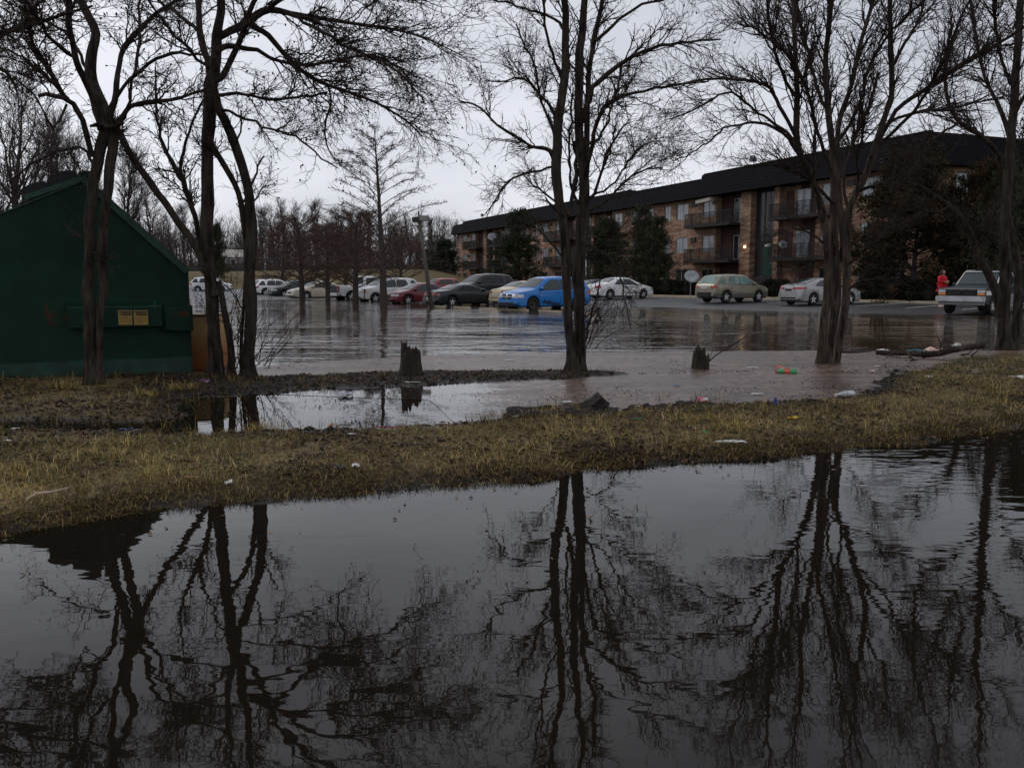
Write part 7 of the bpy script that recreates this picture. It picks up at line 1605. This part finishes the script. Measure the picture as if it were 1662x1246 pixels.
for i, (nm, sx, sy, hh, m, px, py, rz, lab_, ct) in enumerate(LIT):
    o = crumple(nm, sx, sy, hh, m, 20 + i * 3); place(o, px, py, rz=rz, label=lab_, cat=ct)
V = []; Fq = []; n = 420; X = RG.uniform(-7, 14, n); Y = 6 * (18 / 6) ** RG.uniform(0, 1, n); Z = np.maximum(surf(X, Y), 0); k = (Y > ip(A_, X)) & (Y < 16); X, Y, Z = X[k], Y[k], Z[k]
link('tiny_scraps', litter('tiny_scraps', X, Y, Z + .012, .008, np.full((len(X), 3), .45) * RG.uniform(.5, 1.2, (len(X), 1)), M['tint']), kind='stuff')

# ------------------------------------------------------------------ person behind the truck's front corner
def skinmesh(name, J, E, m, parent, sub=2, root=0, smooth=True):
    me = bpy.data.meshes.new(name); me.from_pydata([j[:3] for j in J], E, [])
    o = link(name, me, None); o.modifiers.new('skin', 'SKIN'); o.modifiers['skin'].use_smooth_shade = True
    sv = me.skin_vertices[0].data
    for i, j in enumerate(J):
        r = j[3]; sv[i].radius = r if isinstance(r, tuple) else (r, r); sv[i].use_root = (i == root)
    s = o.modifiers.new('sub', 'SUBSURF'); s.levels = sub; s.render_levels = sub
    dg = bpy.context.evaluated_depsgraph_get(); dg.update(); em = bpy.data.meshes.new_from_object(o.evaluated_get(dg)); em.name = name
    o.modifiers.clear(); o.data = em; em.materials.clear(); em.materials.append(m); em.polygons.foreach_set('use_smooth', [True] * len(em.polygons)); o.parent = parent; return o
skin = mat('skin', (.42, .25, .18), .55); hood = mat('red_sweatshirt', (.50, .012, .02), .8, noise=(9, .2)); pants = mat('dark_red_trousers', (.16, .012, .025), .85, noise=(9, .2)); hairm = mat('dark_hair', (.025, .012, .008), .6, noise=(20, .3))
q = aty(1530, 451, 44.5)
PE = thing('person', 'person in red sweatshirt with long dark hair and folded arms behind the old truck', 'person', (q[0], 44.5, S1(q[0], 44.5) + .012), math.radians(-60))
# faces local +x
hs_ = 1.08
J = [(0, 0, .93, .13), (0, 0, 1.08, .115), (.0, 0, 1.25, .135), (-.01, 0, 1.40, .10), (.0, 0, 1.49, .052), (.02, 0, 1.55, .060), (.035, 0, 1.62, .085), (.03, 0, 1.70, .075),
     (0, .10, .88, .095), (.01, .11, .50, .062), (-.02, .12, .10, .042), (.0, .12, .055, .042), (.14, .14, .035, .035),
     (0, -.10, .88, .095), (.03, -.12, .50, .062), (.03, -.16, .10, .042), (.05, -.16, .055, .042), (.19, -.18, .035, .035),
     (-.01, .17, 1.38, .06), (.02, .23, 1.13, .045), (.20, .10, 1.12, .034), (.24, .0, 1.14, .026),
     (-.01, -.17, 1.38, .06), (.02, -.23, 1.14, .045), (.21, -.10, 1.17, .034), (.26, .02, 1.19, .026)]
Eg = [(0,1),(1,2),(2,3),(3,4),(4,5),(5,6),(6,7),(0,8),(8,9),(9,10),(10,11),(11,12),(0,13),(13,14),(14,15),(15,16),(16,17),(3,18),(18,19),(19,20),(20,21),(3,22),(22,23),(23,24),(24,25)]
# fingers rooted in the palms
for (hx, hy, hz, sg, ri) in ((.24, .0, 1.14, -1, 21), (.26, .02, 1.19, 1, 25)):
    for k in range(4):
        L_ = (.030, .036, .033, .026)[k]; z_ = hz + .024 - .016 * k; i0 = len(J)
        J += [(hx + .02, hy + sg * .03, z_, .010), (hx + .025, hy + sg * (.03 + L_), z_, .009), (hx + .01, hy + sg * (.03 + L_ * 1.8), z_ - .004, .008)]; Eg += [(ri, i0), (i0, i0 + 1), (i0 + 1, i0 + 2)]
    i0 = len(J); J += [(hx + .0, hy + sg * .01, hz + .035, .011), (hx + .01, hy + sg * .03, hz + .055, .009)]; Eg += [(ri, i0), (i0, i0 + 1)]
body = skinmesh('body', J, Eg, skin, PE, 2)
Jh = [(x, y, z, r * 1.0 + .065) for x, y, z, r in (J[i] for i in (0, 1, 2, 3))] + [(*J[18][:3], .125), (*J[19][:3], .085), (.19, .105, 1.12, .058), (*J[22][:3], .125), (*J[23][:3], .085), (.20, -.095, 1.17, .058), (-.02, 0, 1.455, .082), (0, 0, .84, .18)]
skinmesh('sweatshirt', Jh, [(0,1),(1,2),(2,3),(3,4),(4,5),(5,6),(3,7),(7,8),(8,9),(3,10),(0,11)], hood, PE, 2)
Jp = [(0, 0, .97, .185), (0, .10, .86, .135), (.01, .11, .50, .085), (-.02, .12, .13, .066), (0, -.10, .86, .135), (.03, -.12, .50, .085), (.03, -.16, .13, .066)]
skinmesh('trousers', Jp, [(0,1),(1,2),(2,3),(0,4),(4,5),(5,6)], pants, PE, 2)
for (x, y) in ((.04, .125), (.09, -.165)):
    g = MB(); g.lathe([(.03, 0), (.048, .005), (.05, .04), (.035, .075), (.02, .09)], 12); o = g.obj('shoe', color('pale_shoe', (.55, .48, .42), .6), PE, smooth=True); o.location = (x, y, 0); o.scale = (2.4, 1, 1)
Jr = [(-.01, 0, 1.74, .075), (-.045, 0, 1.66, .088), (-.07, 0, 1.54, .085), (-.085, .02, 1.40, .075), (-.09, .03, 1.28, .045), (.01, .075, 1.60, .03), (.03, .085, 1.46, .03), (.05, .09, 1.36, .02), (.01, -.075, 1.60, .03), (.03, -.085, 1.46, .03), (.05, -.09, 1.36, .02)]
skinmesh('hair', Jr, [(0,1),(1,2),(2,3),(3,4),(1,5),(5,6),(6,7),(1,8),(8,9),(9,10)], hairm, PE, 2)
fm = color('eye_dark', (.03, .02, .02), .3)
for sg in (1, -1):
    g = MB(); g.lathe([(.001, -.006), (.010, 0), (.001, .006)], 8, 'x', c=(.112, sg * .030, 1.635)); g.obj('eye', fm, PE, smooth=True)
g = MB(); g.add([(.112, -.012, 1.585), (.112, .012, 1.585), (.142, 0, 1.588), (.112, 0, 1.64)], [(0, 1, 2), (0, 2, 3), (1, 3, 2)]); g.obj('nose', skin, PE)
g = MB(); g.box(.104, .116, -.024, .024, 1.555, 1.566); g.obj('mouth', color('lips', (.30, .08, .07), .5), PE, bevel=.003)
PE.scale = (1.1, 1.1, 1.09)
